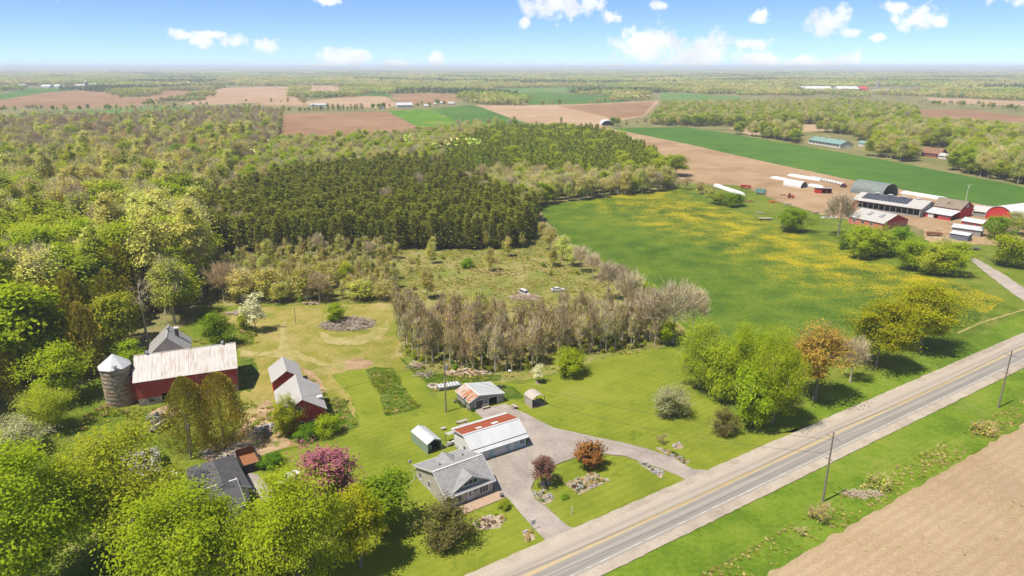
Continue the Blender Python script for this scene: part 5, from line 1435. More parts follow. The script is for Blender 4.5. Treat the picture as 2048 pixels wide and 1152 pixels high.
def put_rock(parent, x, y, z, s, rnd):
    o = bpy.data.objects.new('stone', ROCKS[rnd.randrange(5)]); col.objects.link(o); o.parent = parent
    o.location = (x, y, z + s * 0.18); o.scale = (s, s * rnd.uniform(0.7, 1.1), s * rnd.uniform(0.6, 0.9)); o.rotation_euler = (0, 0, rnd.uniform(0, 6.28))
    return o


def leaf_clump_mesh(name, mat, n, r, h, seed, size=0.12):
    rs = np.random.RandomState(seed)
    d = rs.normal(size=(n, 3)); d /= np.linalg.norm(d, axis=1)[:, None]; rad = rs.uniform(0.55, 1, n) ** 0.6
    c = d * rad[:, None] * np.array([r, r, h / 2]); c[:, 2] = np.abs(c[:, 2] + h * 0.35)
    return cards(name, c, d, size, mat, rs)


def cards(name, c, nrm, size, mat, rs, aspect=0.6, jitter=0.9):
    n = len(c)
    nrm = nrm + rs.normal(size=(n, 3)) * jitter; nrm /= np.linalg.norm(nrm, axis=1)[:, None]
    a = rs.normal(size=(n, 3)); u = np.cross(nrm, a); u /= np.linalg.norm(u, axis=1)[:, None]; w = np.cross(nrm, u)
    s = (np.broadcast_to(np.asarray(size, float), (n,)) * rs.uniform(0.7, 1.35, n))[:, None]
    V = np.stack([c - u * s, c - w * s * aspect, c + u * s, c + w * s * aspect], 1).reshape(-1, 3)
    return mesh_np(name, V, np.arange(4 * n).reshape(-1, 4), mat)


def flower_bed(label, poly, seed, nrock, nplant, fill='mulch', colours=('bed_green', 'white_bloom', 'yellow_bloom'), edge=True):
    pts = [G(*p)[:2] for p in poly]; cx = sum(p[0] for p in pts) / len(pts); cy = sum(p[1] for p in pts) / len(pts)
    t = thing('flower_bed', label, 'flower bed', (cx, cy, 0.075)); rnd = random.Random(seed)
    lp = [(p[0] - cx, p[1] - cy) for p in pts]
    out = [(x, y, 0.05) for x, y in lp]
    o = MB().add(out + [(x * 1.06, y * 1.06, 0.0) for x, y in lp], [tuple(range(len(out)))] + [(i, (i + 1) % len(lp), (i + 1) % len(lp) + len(lp), i + len(lp)) for i in range(len(lp))]).build('soil', M[fill], t)

    def inside():
        while True:
            x = rnd.uniform(min(p[0] for p in lp), max(p[0] for p in lp)); y = rnd.uniform(min(p[1] for p in lp), max(p[1] for p in lp))
            if bool(in_poly(x, y, lp)): return x, y
    for k in range(nrock):
        if edge and k % 3:
            i = rnd.randrange(len(lp)); f = rnd.random(); a, b = lp[i], lp[(i + 1) % len(lp)]; x, y = a[0] + (b[0] - a[0]) * f, a[1] + (b[1] - a[1]) * f
        else: x, y = inside()
        put_rock(t, x, y, 0.03, rnd.uniform(0.16, 0.36), rnd)
    for k in range(nplant):
        x, y = inside(); me = BED_PLANTS[rnd.choice(colours)]
        p = bpy.data.objects.new('plant', me); col.objects.link(p); p.parent = t; p.location = (x, y, 0.04); s = rnd.uniform(0.6, 1.3); p.scale = (s, s, s); p.rotation_euler = (0, 0, rnd.uniform(0, 6))
    return t
# ------------------------------------------------------------------ vegetation
LEAF_GAIN = (1.24, 1.22, 1.05)


def leaf_mat(name, c, hue=0.02, val=0.25, trans=0.5, isl=0.25, c2=None, rough=0.6):
    """leaf: diffuse and translucent, each plant and each leaf a little different"""
    lk = lambda q: tuple(min(0.75, x * k) for x, k in zip(q, LEAF_GAIN))
    c = lk(c); c2 = lk(c2) if c2 else None
    m = bpy.data.materials.new(name); m.use_nodes = True; nt = m.node_tree; nt.nodes.clear()
    out = nt.nodes.new('ShaderNodeOutputMaterial'); oi = nt.nodes.new('ShaderNodeObjectInfo'); ge = nt.nodes.new('ShaderNodeNewGeometry')
    hs = nt.nodes.new('ShaderNodeHueSaturation')
    r = oi.outputs['Random']; r2 = math_n(nt, 'FRACT', math_n(nt, 'MULTIPLY', r, 7.31)); ri = ge.outputs['Random Per Island']
    L(nt, math_n(nt, 'ADD', math_n(nt, 'MULTIPLY', math_n(nt, 'SUBTRACT', r, 0.5), 2 * hue), 0.5), hs.inputs['Hue'])
    v = math_n(nt, 'ADD', math_n(nt, 'ADD', 1.0 - val - isl, math_n(nt, 'MULTIPLY', r2, 2 * val)), math_n(nt, 'MULTIPLY', ri, 2 * isl))
    cn = nt.nodes.new('ShaderNodeTexCoord').outputs['Object']
    v = math_n(nt, 'MULTIPLY', v, ramp_n(nt, noise_n(nt, cn, 0.45, 2), [(0.3, 0.78), (0.7, 1.2)]))
    L(nt, v, hs.inputs['Value'])
    if c2:
        base = mix_n(nt, math_n(nt, 'GREATER_THAN', math_n(nt, 'FRACT', math_n(nt, 'MULTIPLY', ri, 13.7)), 0.55), c, c2); L(nt, base, hs.inputs['Color'])
    else: hs.inputs['Color'].default_value = (*c, 1)
    d = nt.nodes.new('ShaderNodeBsdfDiffuse'); tr = nt.nodes.new('ShaderNodeBsdfTranslucent'); mx = nt.nodes.new('ShaderNodeMixShader')
    L(nt, hs.outputs[0], d.inputs[0]); L(nt, mix_n(nt, 0.5, hs.outputs[0], tuple(min(1, x * 1.5) for x in c)), tr.inputs[0])
    mx.inputs[0].default_value = trans; L(nt, d.outputs[0], mx.inputs[1]); L(nt, tr.outputs[0], mx.inputs[2]); L(nt, mx.outputs[0], out.inputs[0])
    MATS[name] = m
    return m


leaf_mat('leaf_bright', (0.245, 0.31, 0.016), 0.012, 0.12)
leaf_mat('leaf_lime', (0.28, 0.325, 0.024), 0.012, 0.12)
leaf_mat('leaf_green', (0.145, 0.235, 0.014), 0.02, 0.2)
leaf_mat('leaf_mid', (0.22, 0.27, 0.025), 0.03, 0.22)
leaf_mat('leaf_gold', (0.265, 0.275, 0.012), 0.012, 0.1)
leaf_mat('leaf_olive', (0.29, 0.245, 0.032), 0.02, 0.2, 0.2, c2=(0.235, 0.235, 0.032))
leaf_mat('leaf_orange', (0.4, 0.28, 0.06), 0.01, 0.15, c2=(0.36, 0.31, 0.05))
leaf_mat('leaf_budding', (0.35, 0.335, 0.07), 0.03, 0.22, 0.3, c2=(0.34, 0.385, 0.045))
leaf_mat('leaf_pale', (0.44, 0.43, 0.13), 0.02, 0.18)
leaf_mat('leaf_redbud', (0.4, 0.22, 0.09), 0.02, 0.2, c2=(0.34, 0.25, 0.11))
leaf_mat('twig_grey', (0.41, 0.355, 0.27), 0.01, 0.2, 0.05, c2=(0.35, 0.295, 0.21))
leaf_mat('twig_brown', (0.36, 0.285, 0.19), 0.015, 0.2, 0.05, c2=(0.3, 0.235, 0.15))
leaf_mat('twig_white', (0.46, 0.4, 0.3), 0.01, 0.15, 0.05)
leaf_mat('needle_dark', (0.175, 0.195, 0.030), 0.012, 0.18, 0.35, 0.14, c2=(0.20, 0.205, 0.030))
leaf_mat('needle_light', (0.215, 0.265, 0.026), 0.012, 0.2, 0.2, c2=(0.235, 0.27, 0.028))
leaf_mat('leaf_purple', (0.143, 0.058, 0.058), 0.01, 0.1, 0.25, c2=(0.105, 0.070, 0.049))
leaf_mat('leaf_bronze', (0.260, 0.098, 0.033), 0.01, 0.1, 0.25, c2=(0.210, 0.119, 0.035))
leaf_mat('blossom_pink', (0.27, 0.095, 0.165), 0.01, 0.1, 0.25, c2=(0.24, 0.09, 0.125))
leaf_mat('blossom_white', (0.58, 0.55, 0.43), 0.01, 0.1, 0.25, c2=(0.44, 0.46, 0.25))
leaf_mat('leaf_greywhite', (0.34, 0.34, 0.22), 0.01, 0.1, c2=(0.27, 0.3, 0.14))
leaf_mat('leaf_lilac', (0.15, 0.155, 0.045), 0.01, 0.1, c2=(0.17, 0.135, 0.06))
leaf_mat('far_green', (0.25, 0.3, 0.06), 0.03, 0.25, 0.2)
leaf_mat('far_grey', (0.34, 0.3, 0.13), 0.02, 0.2, 0.1)
leaf_mat('far_dark', (0.068, 0.102, 0.034), 0.02, 0.2, 0.1)
leaf_mat('dry_grass', (0.42, 0.335, 0.18), 0.01, 0.2, 0.2, c2=(0.36, 0.31, 0.11))
leaf_mat('tuft_green', (0.23, 0.27, 0.035), 0.02, 0.25, 0.25, c2=(0.27, 0.27, 0.05))
leaf_mat('bed_green', (0.084, 0.156, 0.018), 0.02, 0.2)
simple('bark', (0.20, 0.165, 0.125), 0.95, 0.3, 3.0, stretch=(3, 3, 0.5)); simple('bark_pale', (0.40, 0.35, 0.275), 0.95, 0.25, 3.0, stretch=(3, 3, 0.5)); simple('bark_dead', (0.46, 0.39, 0.31), 0.95, 0.2, 3.0, stretch=(3, 3, 0.5))


def tubes_np(p0, p1, r0, r1, n=5):
    d = p1 - p0; ln = np.linalg.norm(d, axis=1)[:, None] + 1e-9; d = d / ln
    ref = np.where(np.abs(d[:, 2:3]) < 0.95, np.array([[0, 0, 1.0]]), np.array([[1.0, 0, 0]]))
    u = np.cross(d, ref); u /= np.linalg.norm(u, axis=1)[:, None]; w = np.cross(d, u)
    a = np.arange(n) * 2 * math.pi / n; ca, sa = np.cos(a), np.sin(a)
    ring = u[:, None, :] * ca[None, :, None] + w[:, None, :] * sa[None, :, None]
    A = p0[:, None] + ring * r0[:, None, None]; B = p1[:, None] + ring * r1[:, None, None]
    V = np.concatenate([A, B], 1).reshape(-1, 3)
    i = np.arange(n); q = np.stack([i, (i + 1) % n, (i + 1) % n + n, i + n], 1)
    Q = (np.arange(len(p0))[:, None, None] * 2 * n + q[None]).reshape(-1, 4)
    return V, Q


def join_np(parts):
    """[(V,Q,mat index)] -> V,Q,mi"""
    Vs, Qs, Ms, o = [], [], [], 0
    for V, Q, k in parts: Vs.append(V); Qs.append(Q + o); Ms.append(np.full(len(Q), k)); o += len(V)
    return np.concatenate(Vs), np.concatenate(Qs), np.concatenate(Ms)


def card_geo(c, nrm, size, rs, aspect=0.6, jitter=0.55, along=None):
    n = len(c)
    nrm = nrm + rs.normal(size=(n, 3)) * jitter; nrm /= np.linalg.norm(nrm, axis=1)[:, None]
    a = rs.normal(size=(n, 3)) if along is None else along + rs.normal(size=(n, 3)) * 0.25
    if along is None:
        u = np.cross(nrm, a); u /= np.linalg.norm(u, axis=1)[:, None]; w = np.cross(nrm, u)
    else:
        u = a / np.linalg.norm(a, axis=1)[:, None]; w = np.cross(u, nrm); w /= np.linalg.norm(w, axis=1)[:, None] + 1e-9
    s = (np.broadcast_to(np.asarray(size, float), (n,)) * rs.uniform(0.7, 1.35, n))[:, None]
    V = np.stack([c - u * s, c - w * s * aspect, c + u * s, c + w * s * aspect], 1).reshape(-1, 3)
    return V, np.arange(4 * n).reshape(-1, 4)


def broadleaf(seed, H=12.0, R=5.0, tf=0.22, clumps=16, subs=7, leaves=40, size=0.3, fill=0.5, twigs=0, twig_len=0.9, top=1.0, skirt=0.0, spread=0.30, upright=0.0, flat=0.65):
    """tapered trunk, curved limbs to leaf clumps spread unevenly through the crown. Returns (trunk V,Q), (leaf V,Q), (twig V,Q)"""
    rs = np.random.RandomState(seed)
    z0, cz, Rz = H * tf, H * (tf + (1 - tf) / 2) , H * (1 - tf) / 2
    pts = []
    tries = 0
    while len(pts) < clumps and tries < 4000:
        tries += 1
        d = rs.normal(size=3); d /= np.linalg.norm(d); rad = rs.uniform(0.25, 1) ** fill * rs.uniform(0.8, 1.05)
        p = d * rad; p[:2] *= 1.0 - 0.22 * max(0, p[2]) * top
        if p[2] < -0.85 + skirt * 0.0: continue
        q = np.array([p[0] * R * 0.82, p[1] * R * 0.82, cz + p[2] * Rz * 0.84])
        if all(np.linalg.norm((q - o) / np.array([R, R, Rz])) > 0.95 / clumps ** 0.42 for o in pts): pts.append(q)
    pts = np.array(pts); rc0 = R * 1.35 / len(pts) ** 0.38
    segs = []
    nseg = 6; bend = rs.normal(size=2) * R * 0.06; tr = max(0.10, H * 0.017)
    topz = cz + Rz * 0.45
    tp = [np.array([bend[0] * (k / nseg) ** 2, bend[1] * (k / nseg) ** 2, topz * k / nseg]) for k in range(nseg + 1)]
    for k in range(nseg): segs.append((tp[k], tp[k + 1], tr * (1 - 0.8 * k / nseg) * (1.35 if k == 0 else 1), tr * (1 - 0.8 * (k + 1) / nseg)))
    lc, ln, tw0, tw1 = [], [], [], []
    for p in pts:
        hz = math.hypot(p[0], p[1]); zb = min(max(p[2] - hz * rs.uniform(0.5, 1.0), z0 * 0.8), topz * 0.95)
        f = zb / topz; base = np.array([bend[0] * f * f, bend[1] * f * f, zb]); mid = (base + p) / 2 + np.array([0, 0, -0.06 * hz]) + rs.normal(size=3) * 0.04 * R
        r0 = tr * (1 - 0.8 * f) * 0.55
        segs += [(base, mid, r0, r0 * 0.65), (mid, p, r0 * 0.65, r0 * 0.35)]
        rc = rc0 * rs.uniform(0.6, 1.4)
        for _ in range(subs):
            d = rs.normal(size=3); d /= np.linalg.norm(d); d[2] *= 0.75
            q = p + d * rc * rs.uniform(0.35, 1.0)
            segs.append((p, q, r0 * 0.3, r0 * 0.12))
            n = int(leaves * rs.uniform(0.5, 1.4))
            if n:
                c = q + rs.normal(size=(n, 3)) * rc * spread * np.array([1, 1, flat])
                lc.append(c); o = c - np.array([0, 0, cz - Rz * 0.3]); o /= np.linalg.norm(o, axis=1)[:, None]; ln.append(o * 0.8 + np.array([0, 0, 0.7]))
            if twigs:
                o = (q - np.array([0, 0, cz - Rz * 0.8])); o /= np.linalg.norm(o)
                e = o + rs.normal(size=(twigs, 3)) * 0.45 + np.array([0, 0, upright]); e /= np.linalg.norm(e, axis=1)[:, None]
                b = q + rs.normal(size=(twigs, 3)) * rc * 0.2
                tw0.append(b); tw1.append(b + e * twig_len * rs.uniform(0.5, 1.3, (twigs, 1)))
    S_ = [np.array([s[i] for s in segs]) for i in range(4)]
    trunk = tubes_np(*S_, n=5)
    leaf = card_geo(np.concatenate(lc), np.concatenate(ln), size, rs) if lc else None
    tw = None
    if tw0:
        a, b = np.concatenate(tw0), np.concatenate(tw1); d = b - a; l_ = np.linalg.norm(d, axis=1)
        u = d / l_[:, None]; w = np.cross(u, rs.normal(size=d.shape)); w /= np.linalg.norm(w, axis=1)[:, None]
        wd = (0.018 + 0.012 * l_)[:, None] * TWIG_W
        V = np.stack([a - w * wd, a + w * wd, b + w * wd * 0.35, b - w * wd * 0.35], 1).reshape(-1, 3); tw = (V, np.arange(len(V)).reshape(-1, 4))
    return trunk, leaf, tw


TWIG_W = 1.05


def pine(seed, H=16.0, R=2.7, z0=0.22, whorls=18, per=6, tuft=5, size=0.42, full=0.8):
    rs = np.random.RandomState(seed); segs = [(np.array([0, 0, 0.0]), np.array([0, 0, H * 0.97]), H * 0.011, 0.03)]
    C, A = [], []
    for k in range(whorls):
        t = (k + rs.uniform(-0.2, 0.2)) / whorls; z = H * (z0 + (0.98 - z0) * t)
        Lb = R * (1 - t) ** full * (0.55 + 0.45 * min(1, t * 5)) + 0.25
        for j in range(per):
            a = 2 * math.pi * (j + rs.uniform(-0.35, 0.35)) / per + k * 0.7; ln = Lb * rs.uniform(0.6, 1.15)
            d = np.array([math.cos(a), math.sin(a), rs.uniform(-0.15, 0.15) + 0.35 * t]); d /= np.linalg.norm(d)
            b = np.array([0, 0, z]); segs.append((b, b + d * ln, 0.04, 0.015))
            n = tuft
            f = rs.uniform(0.3, 1.05, n)[:, None]
            c = b + d * ln * f + rs.normal(size=(n, 3)) * 0.12 * Lb ** 0.5
            C.append(c); e = np.repeat(d[None], n, 0) + rs.normal(size=(n, 3)) * 0.35 + np.array([0, 0, 0.3]); A.append(e)
    C, A = np.concatenate(C), np.concatenate(A)
    nrm = np.tile(np.array([[0, 0, 1.0]]), (len(C), 1))
    leaf = card_geo(C, nrm, size, rs, aspect=0.42, jitter=0.5, along=A)
    S_ = [np.array([s[i] for s in segs]) for i in range(4)]
    return tubes_np(*S_, n=4), leaf, None


def cedar(seed, H=9.0, R=2.2, n=1500, size=0.32, z0=0.04, tip=0.75):
    rs = np.random.RandomState(seed)
    t = rs.uniform(0, 1, n) ** 0.85; a = rs.uniform(0, 2 * math.pi, n)
    lob = 1 + 0.18 * np.sin(3 * a + 5 * t + seed) + 0.12 * np.sin(7 * a - 9 * t + seed * 2)
    prof = np.minimum(1, (t + 0.12) * 3.0) * (1 - t) ** tip * 1.35
    rad = R * np.clip(prof, 0.03, 1) * lob * rs.uniform(0.6, 1.05, n)
    c = np.stack([rad * np.cos(a), rad * np.sin(a), H * (z0 + (1 - z0) * t)], 1)
    out = np.stack([np.cos(a), np.sin(a), np.full(n, 0.4)], 1); al = np.stack([np.cos(a) * 0.45, np.sin(a) * 0.45, np.full(n, 1.0)], 1)
    leaf = card_geo(c, out, size, rs, aspect=0.45, jitter=0.6, along=al)
    p = np.array([[0, 0, 0.0]]); return tubes_np(p, np.array([[0, 0, H * 0.9]]), np.array([H * 0.016]), np.array([0.03]), 6), leaf, None


class Proto:
    """one tree shape: trunk mesh, crown mesh; size at scale 1 = H, R"""
    def __init__(self, name, geo, H, R, bark, leafm, twigm=None):
        trunk, leaf, tw = geo; self.H, self.R = H, R
        self.trunk = mesh_np(name + '_trunk', trunk[0], trunk[1], M[bark], smooth=True)
        parts, mats = [], []
        if leaf is not None: parts.append((leaf[0], leaf[1], len(mats))); mats.append(M[leafm])
        if tw is not None: parts.append((tw[0], tw[1], len(mats))); mats.append(M[twigm])
        V, Q, mi = join_np(parts); self.crown = mesh_np(name + '_crown', V, Q, mats, mi)
        self.joined = None; self.name = name; self.geo = (trunk, parts, mats, bark)

    def whole(self):
        if self.joined is None:
            trunk, parts, mats, bark = self.geo
            V, Q, mi = join_np(parts + [(trunk[0], trunk[1], len(mats))])
            me = mesh_np(self.name + '_whole', V, Q, mats + [M[bark]], mi)
            self.joined = bpy.data.objects.new(self.name + '_whole', me)     # not linked: only instanced by the far woods
        return self.joined


def plant(proto, x, y, label, cat='tree', name='tree', H=None, R=None, rot=0.0, group=None, z=0.0, parts=('trunk', 'crown')):
    H = H or proto.H; R = R or proto.R
    t = bpy.data.objects.new(name, None); col.objects.link(t); t.location = (x, y, z); t.rotation_euler = (0, 0, rot)
    t.scale = (R / proto.R, R / proto.R, H / proto.H); t.empty_display_size = 0.3
    tag(t, label, cat, group)
    for nm, me in zip(parts, (proto.trunk, proto.crown)):
        o = bpy.data.objects.new(nm, me); col.objects.link(o); o.parent = t
    return t


ORD = ['first', 'second', 'third', 'fourth', 'fifth', 'sixth', 'seventh', 'eighth', 'ninth']


def ordinal(items, k, what):
    """'third from the left of ...' for item k of a row of base pixels"""
    r = sorted(range(len(items)), key=lambda i: items[i][0]).index(k)
    return ('leftmost' if r == 0 else 'rightmost' if r == len(items) - 1 else ORD[r] + ' from the left') + ' ' + what


# ---- notable single trees and shrubs, from their base pixel, top row and half width
def at_px(proto, base, top, hw, label, cat='tree', name='tree', rot=0.0, hs=1.0, group=None):
    g = G(*base); H = hgt(base, top) * hs; R = hw * mpp(base) * 1.08
    return plant(proto, g[0], g[1], label, cat, name, H, R, rot, group)


HI = dict(clumps=30, subs=9, leaves=120, size=0.185)
P_maple = [Proto('maple', broadleaf(11 + k, 21, 9, 0.07, **HI), 21, 9, 'bark', 'leaf_bright') for k in range(2)]
P_lime = Proto('lime_tree', broadleaf(21, 20, 8.5, 0.09, clumps=28, subs=8, leaves=85, size=0.185, spread=0.34, twigs=3), 20, 8.5, 'bark', 'leaf_lime', 'twig_grey')
P_gold = [Proto('gold_maple', broadleaf(31 + k, 18, 8, 0.16, clumps=30, subs=8, leaves=80, size=0.22, flat=0.4), 18, 8, 'bark', 'leaf_gold') for k in range(2)]
P_golden = Proto('golden_tree', broadleaf(35, 15, 4.5, 0.16, clumps=16, subs=7, leaves=85, size=0.18), 15, 4.5, 'bark', 'leaf_gold')
P_bush = [Proto('bush', broadleaf(41 + k, 5, 3.2, 0.02, clumps=14, subs=6, leaves=75, size=0.15, top=0.3), 5, 3.2, 'bark', m_) for k, m_ in enumerate(('leaf_green', 'leaf_bright', 'leaf_lilac', 'leaf_mid'))]
P_round = [Proto('round_tree', broadleaf(51 + k, 9, 4.2, 0.04, clumps=18, subs=7, leaves=75, size=0.18), 9, 4.2, 'bark', m_) for k, m_ in enumerate(('leaf_bright', 'leaf_green', 'leaf_lime'))]
P_blossom = Proto('blossom_tree', broadleaf(61, 8, 2.8, 0.12, clumps=14, subs=6, leaves=45, size=0.17, twigs=3), 8, 2.8, 'bark', 'blossom_white', 'twig_grey')
P_greywhite = Proto('pale_shrub', broadleaf(63, 6, 4, 0.03, clumps=20, subs=7, leaves=50, size=0.15, twigs=4, top=0.3), 6, 4, 'bark', 'leaf_greywhite', 'twig_grey')
P_pink = Proto('pink_tree', broadleaf(65, 9.5, 4.2, 0.12, clumps=18, subs=7, leaves=40, size=0.2, twigs=3), 9.5, 4.2, 'bark', 'blossom_pink', 'twig_brown')
P_purple = Proto('purple_tree', broadleaf(71, 6, 1.8, 0.12, clumps=12, subs=6, leaves=40, size=0.15, twigs=2), 6, 1.8, 'bark', 'leaf_purple', 'twig_brown')
P_bronze = Proto('bronze_bush', broadleaf(75, 4.6, 2.5, 0.04, clumps=26, subs=7, leaves=34, size=0.14, fill=0.3, top=0.2), 4.6, 2.5, 'bark', 'leaf_bronze')
P_larch = Proto('larch', broadleaf(81, 18, 4.8, 0.20, clumps=26, subs=7, leaves=44, size=0.2, spread=0.4, twigs=6, twig_len=1.4), 18, 4.8, 'bark', 'leaf_orange', 'twig_brown')
P_cedar_hi = [Proto('cedar', cedar(91 + k, 14, 4.0, 11000, 0.17, tip=0.5), 14, 4.0, 'bark', 'leaf_olive') for k in range(2)]
P_bare = [Proto('bare_tree', broadleaf(101 + k, 13, 3.4, 0.3, clumps=17, subs=7, leaves=0, twigs=18, twig_len=1.5, upright=0.5), 13, 3.4, 'bark_pale', None, m_) for k, m_ in enumerate(('twig_grey', 'twig_brown', 'twig_white'))]
P_grove = [Proto('grove_tree', broadleaf(111 + k, 13, 1.7, 0.06, clumps=15, subs=5, leaves=4, size=0.16, spread=0.5, twigs=12, twig_len=1.3, upright=1.0), 13, 1.7, 'bark_pale', 'leaf_budding', m_) for k, m_ in enumerate(('twig_grey', 'twig_brown', 'twig_brown'))]
P_budding = [Proto('budding_tree', broadleaf(121 + k, 15, 3.3, 0.15, clumps=20, subs=6, leaves=30, size=0.22, spread=0.55, twigs=12, twig_len=1.5, upright=0.9), 15, 3.3, 'bark_pale', m_, 'twig_grey') for k, m_ in enumerate(('leaf_budding', 'leaf_pale', 'leaf_budding'))]
P_poplar = [Proto('poplar', broadleaf(126 + k, 18, 2.6, 0.12, clumps=20, subs=6, leaves=42, size=0.24, spread=0.5, twigs=5, upright=1.0), 18, 2.6, 'bark_pale', m_, 'twig_grey') for k, m_ in enumerate(('leaf_lime', 'leaf_pale'))]
P_wood = [Proto('wood_tree', broadleaf(131 + k, 14, 4.3, 0.15, clumps=16, subs=6, leaves=70, size=0.28, spread=0.44), 14, 4.3, 'bark', m_) for k, m_ in enumerate(('leaf_bright', 'leaf_green', 'leaf_lime', 'leaf_mid'))]
P_red = Proto('red_bud_tree', broadleaf(141, 14, 4.0, 0.2, clumps=15, subs=6, leaves=26, size=0.22, spread=0.5, twigs=10, upright=0.6), 14, 4.0, 'bark', 'leaf_redbud', 'twig_brown')
P_cedar = [Proto('wood_cedar', cedar(151 + k, 11, 2.5, 2800, 0.27, tip=0.5), 11, 2.5, 'bark', m_) for k, m_ in enumerate(('leaf_olive', 'leaf_olive', 'needle_light'))]
P_pine = [Proto('pine_tree', pine(161 + k, 14, 3.1, 0.2 - 0.05 * k, 15, 7, 7, 0.46, 0.45 + 0.12 * k), 14, 3.1, 'bark', 'needle_dark') for k in range(3)]
P_pine_l = [Proto('young_pine', pine(171 + k, 12, 2.7, 0.1, 15, 6, 5, 0.5, 0.6), 12, 2.7, 'bark', 'needle_light') for k in range(2)]
P_shrub = [Proto('shrub', broadleaf(181 + k, 3.2, 1.7, 0.02, clumps=8, subs=5, leaves=lv, size=0.2, twigs=tw_, twig_len=0.8), 3.2, 1.7, 'bark', m_, 'twig_brown') for k, (m_, lv, tw_) in enumerate((('leaf_mid', 22, 4), ('leaf_budding', 8, 10), ('leaf_budding', 3, 14), ('leaf_green', 26, 2)))]
P_dead = Proto('dead_tree', broadleaf(191, 16, 3.0, 0.35, clumps=11, subs=5, leaves=0, twigs=3, twig_len=1.0), 16, 3.0, 'bark_dead', None, 'twig_white')

BED_PLANTS = {k: leaf_clump_mesh('plant', M[k], 60, 0.35, 0.5, i, 0.09) for i, k in enumerate(('bed_green', 'white_bloom', 'yellow_bloom', 'leaf_purple'))}

T = at_px
T(P_maple[0], (70, 1195), 880, 142, 'huge bright green maple in the bottom left corner', rot=0.5)
T(P_lime, (255, 1085), 836, 126, 'loose yellow-green tree left of the dark-roofed house', rot=1.1)
T(P_maple[1], (390, 1205), 948, 130, 'bright green maple in front of the dark hip roof', rot=2.0)
T(P_maple[0], (600, 1180), 932, 104, 'bright green maple below the pink crabapple', rot=3.4)
T(P_golden, (722, 1135), 975, 52, 'golden-brown leafing tree between the maple and the round lilac', rot=0.3)
T(P_wood[1], (772, 1062), 937, 46, 'fresh green tree between the pink crabapple and the grey house', rot=0.9)
T(P_pink, (660, 1005), 888, 60, 'pink blossoming crabapple behind the bright maple', rot=0.2)
T(P_bush[2], (890, 1090), 1014, 46, 'dark olive round lilac bush below the grey house', 'shrub', 'lilac_bush')
T(P_cedar_hi[0], (385, 905), 754, 40, 'olive cedar left of a pair in front of the red barn', rot=0.3)
T(P_cedar_hi[1], (450, 893), 746, 44, 'olive cedar right of a pair in front of the red barn', rot=1.2)
T(P_round[2], (574, 872), 789, 26, 'flowering yellow-green tree against the red granary', rot=0.7)
T(P_bush[1], (656, 870), 828, 25, 'light green bush at the right corner of the red granary', 'shrub', 'bush')
T(P_bush[0], (614, 878), 848, 20, 'dark green bush under the granary windows', 'shrub', 'bush')
T(P_bush[0], (545, 930), 905, 22, 'small green bush near the black container', 'shrub', 'bush')
T(P_round[0], (130, 800), 686, 56, 'bright green tree left of the stone silo', rot=0.4)
T(P_wood[0], (262, 735), 680, 30, 'bright green tree just behind the silo roof', rot=1.4)
T(P_lime, (95, 862), 770, 54, 'sparse yellow-green tree at the left edge near the silo', rot=2.4)
T(P_greywhite, (45, 905), 838, 50, 'white blossoming shrub at the left edge', 'shrub', 'blossom_shrub')
T(P_round[1], (437, 692), 619, 31, 'round fresh green tree behind the big red barn', rot=0.3)
T(P_blossom, (512, 664), 589, 21, 'white blossoming tree at the edge of the mown yard', rot=0.8)
T(P_round[2], (488, 660), 622, 12, 'small yellow-green tree left of the white blossoming tree')
T(P_round[0], (674, 648), 604, 20, 'bright green tree growing out of the brush pile')
T(P_round[0], (1140, 748), 696, 33, 'round bright green tree on the back lawn', rot=0.6)
T(P_blossom, (1076, 766), 729, 11, 'slender white blossoming sapling on the back lawn')
T(P_greywhite, (1337, 830), 775, 37, 'pale blossoming round shrub in the middle of the lawn', 'shrub', 'blossom_shrub', rot=1.5)
T(P_bush[2], (1447, 868), 824, 26, 'dark purple-green bush beside the bright roadside trees', 'shrub', 'bush')
T(P_lime, (1398, 778), 632, 50, 'yellow-green willow at the right end of the lawn', rot=0.3)
T(P_round[2], (1440, 800), 676, 34, 'small yellow-green tree just right of the willow', rot=2.3)
T(P_maple[0], (1478, 802), 636, 42, 'tall slim bright green tree right of the willow', rot=2.7)
T(P_maple[1], (1545, 848), 640, 52, 'tall bright green tree nearest the orange tree', rot=1.0)
T(P_round[0], (1502, 852), 722, 46, 'low bright green tree in front of the roadside cluster', rot=0.6)
T(P_maple[1], (1524, 815), 634, 40, 'bright green tree at the back of the roadside cluster', rot=4.2)
T(P_larch, (1628, 800), 632, 54, 'orange-brown leafing tree beside the road', rot=0.5)
T(P_bare[0], (1700, 764), 674, 26, 'small pale bare tree between orange and golden trees')
T(P_gold[0], (1752, 735), 592, 63, 'golden-green maple by the road, left of two', rot=0.9)
T(P_gold[1], (1840, 700), 556, 66, 'golden-green maple by the road, right of two', rot=2.2)
T(P_purple, (1092, 969), 905, 21, 'dark purple-leaved tree at the bend of the drive')
T(P_bronze, (1178, 934), 880, 28, 'round bronze-red bush on the island lawn', 'shrub', 'bronze_bush')
T(P_bare[0], (1676, 474), 386, 30, 'tall bare tree in front of the solar-roofed barn', rot=1.0)
T(P_round[1], (1585, 463), 412, 32, 'big round green bush in the paddock', 'shrub', 'bush', rot=0.2)
T(P_round[0], (2012, 532), 464, 37, 'round bright green tree beside the farm drive', rot=1.6)
T(P_round[1], (1992, 478), 427, 26, 'green tree in front of the red quonset barn', rot=0.2)
T(P_budding[0], (2034, 470), 420, 22, 'thinly leafed tree right of the red quonset front', rot=0.9)
DAIRY = ((1722, 516, 446, 30), (1758, 512, 452, 28), (1795, 508, 446, 24), (1815, 540, 472, 28), (1862, 548, 484, 32), (1905, 552, 478, 32), (1880, 525, 470, 20), (1690, 498, 462, 14))
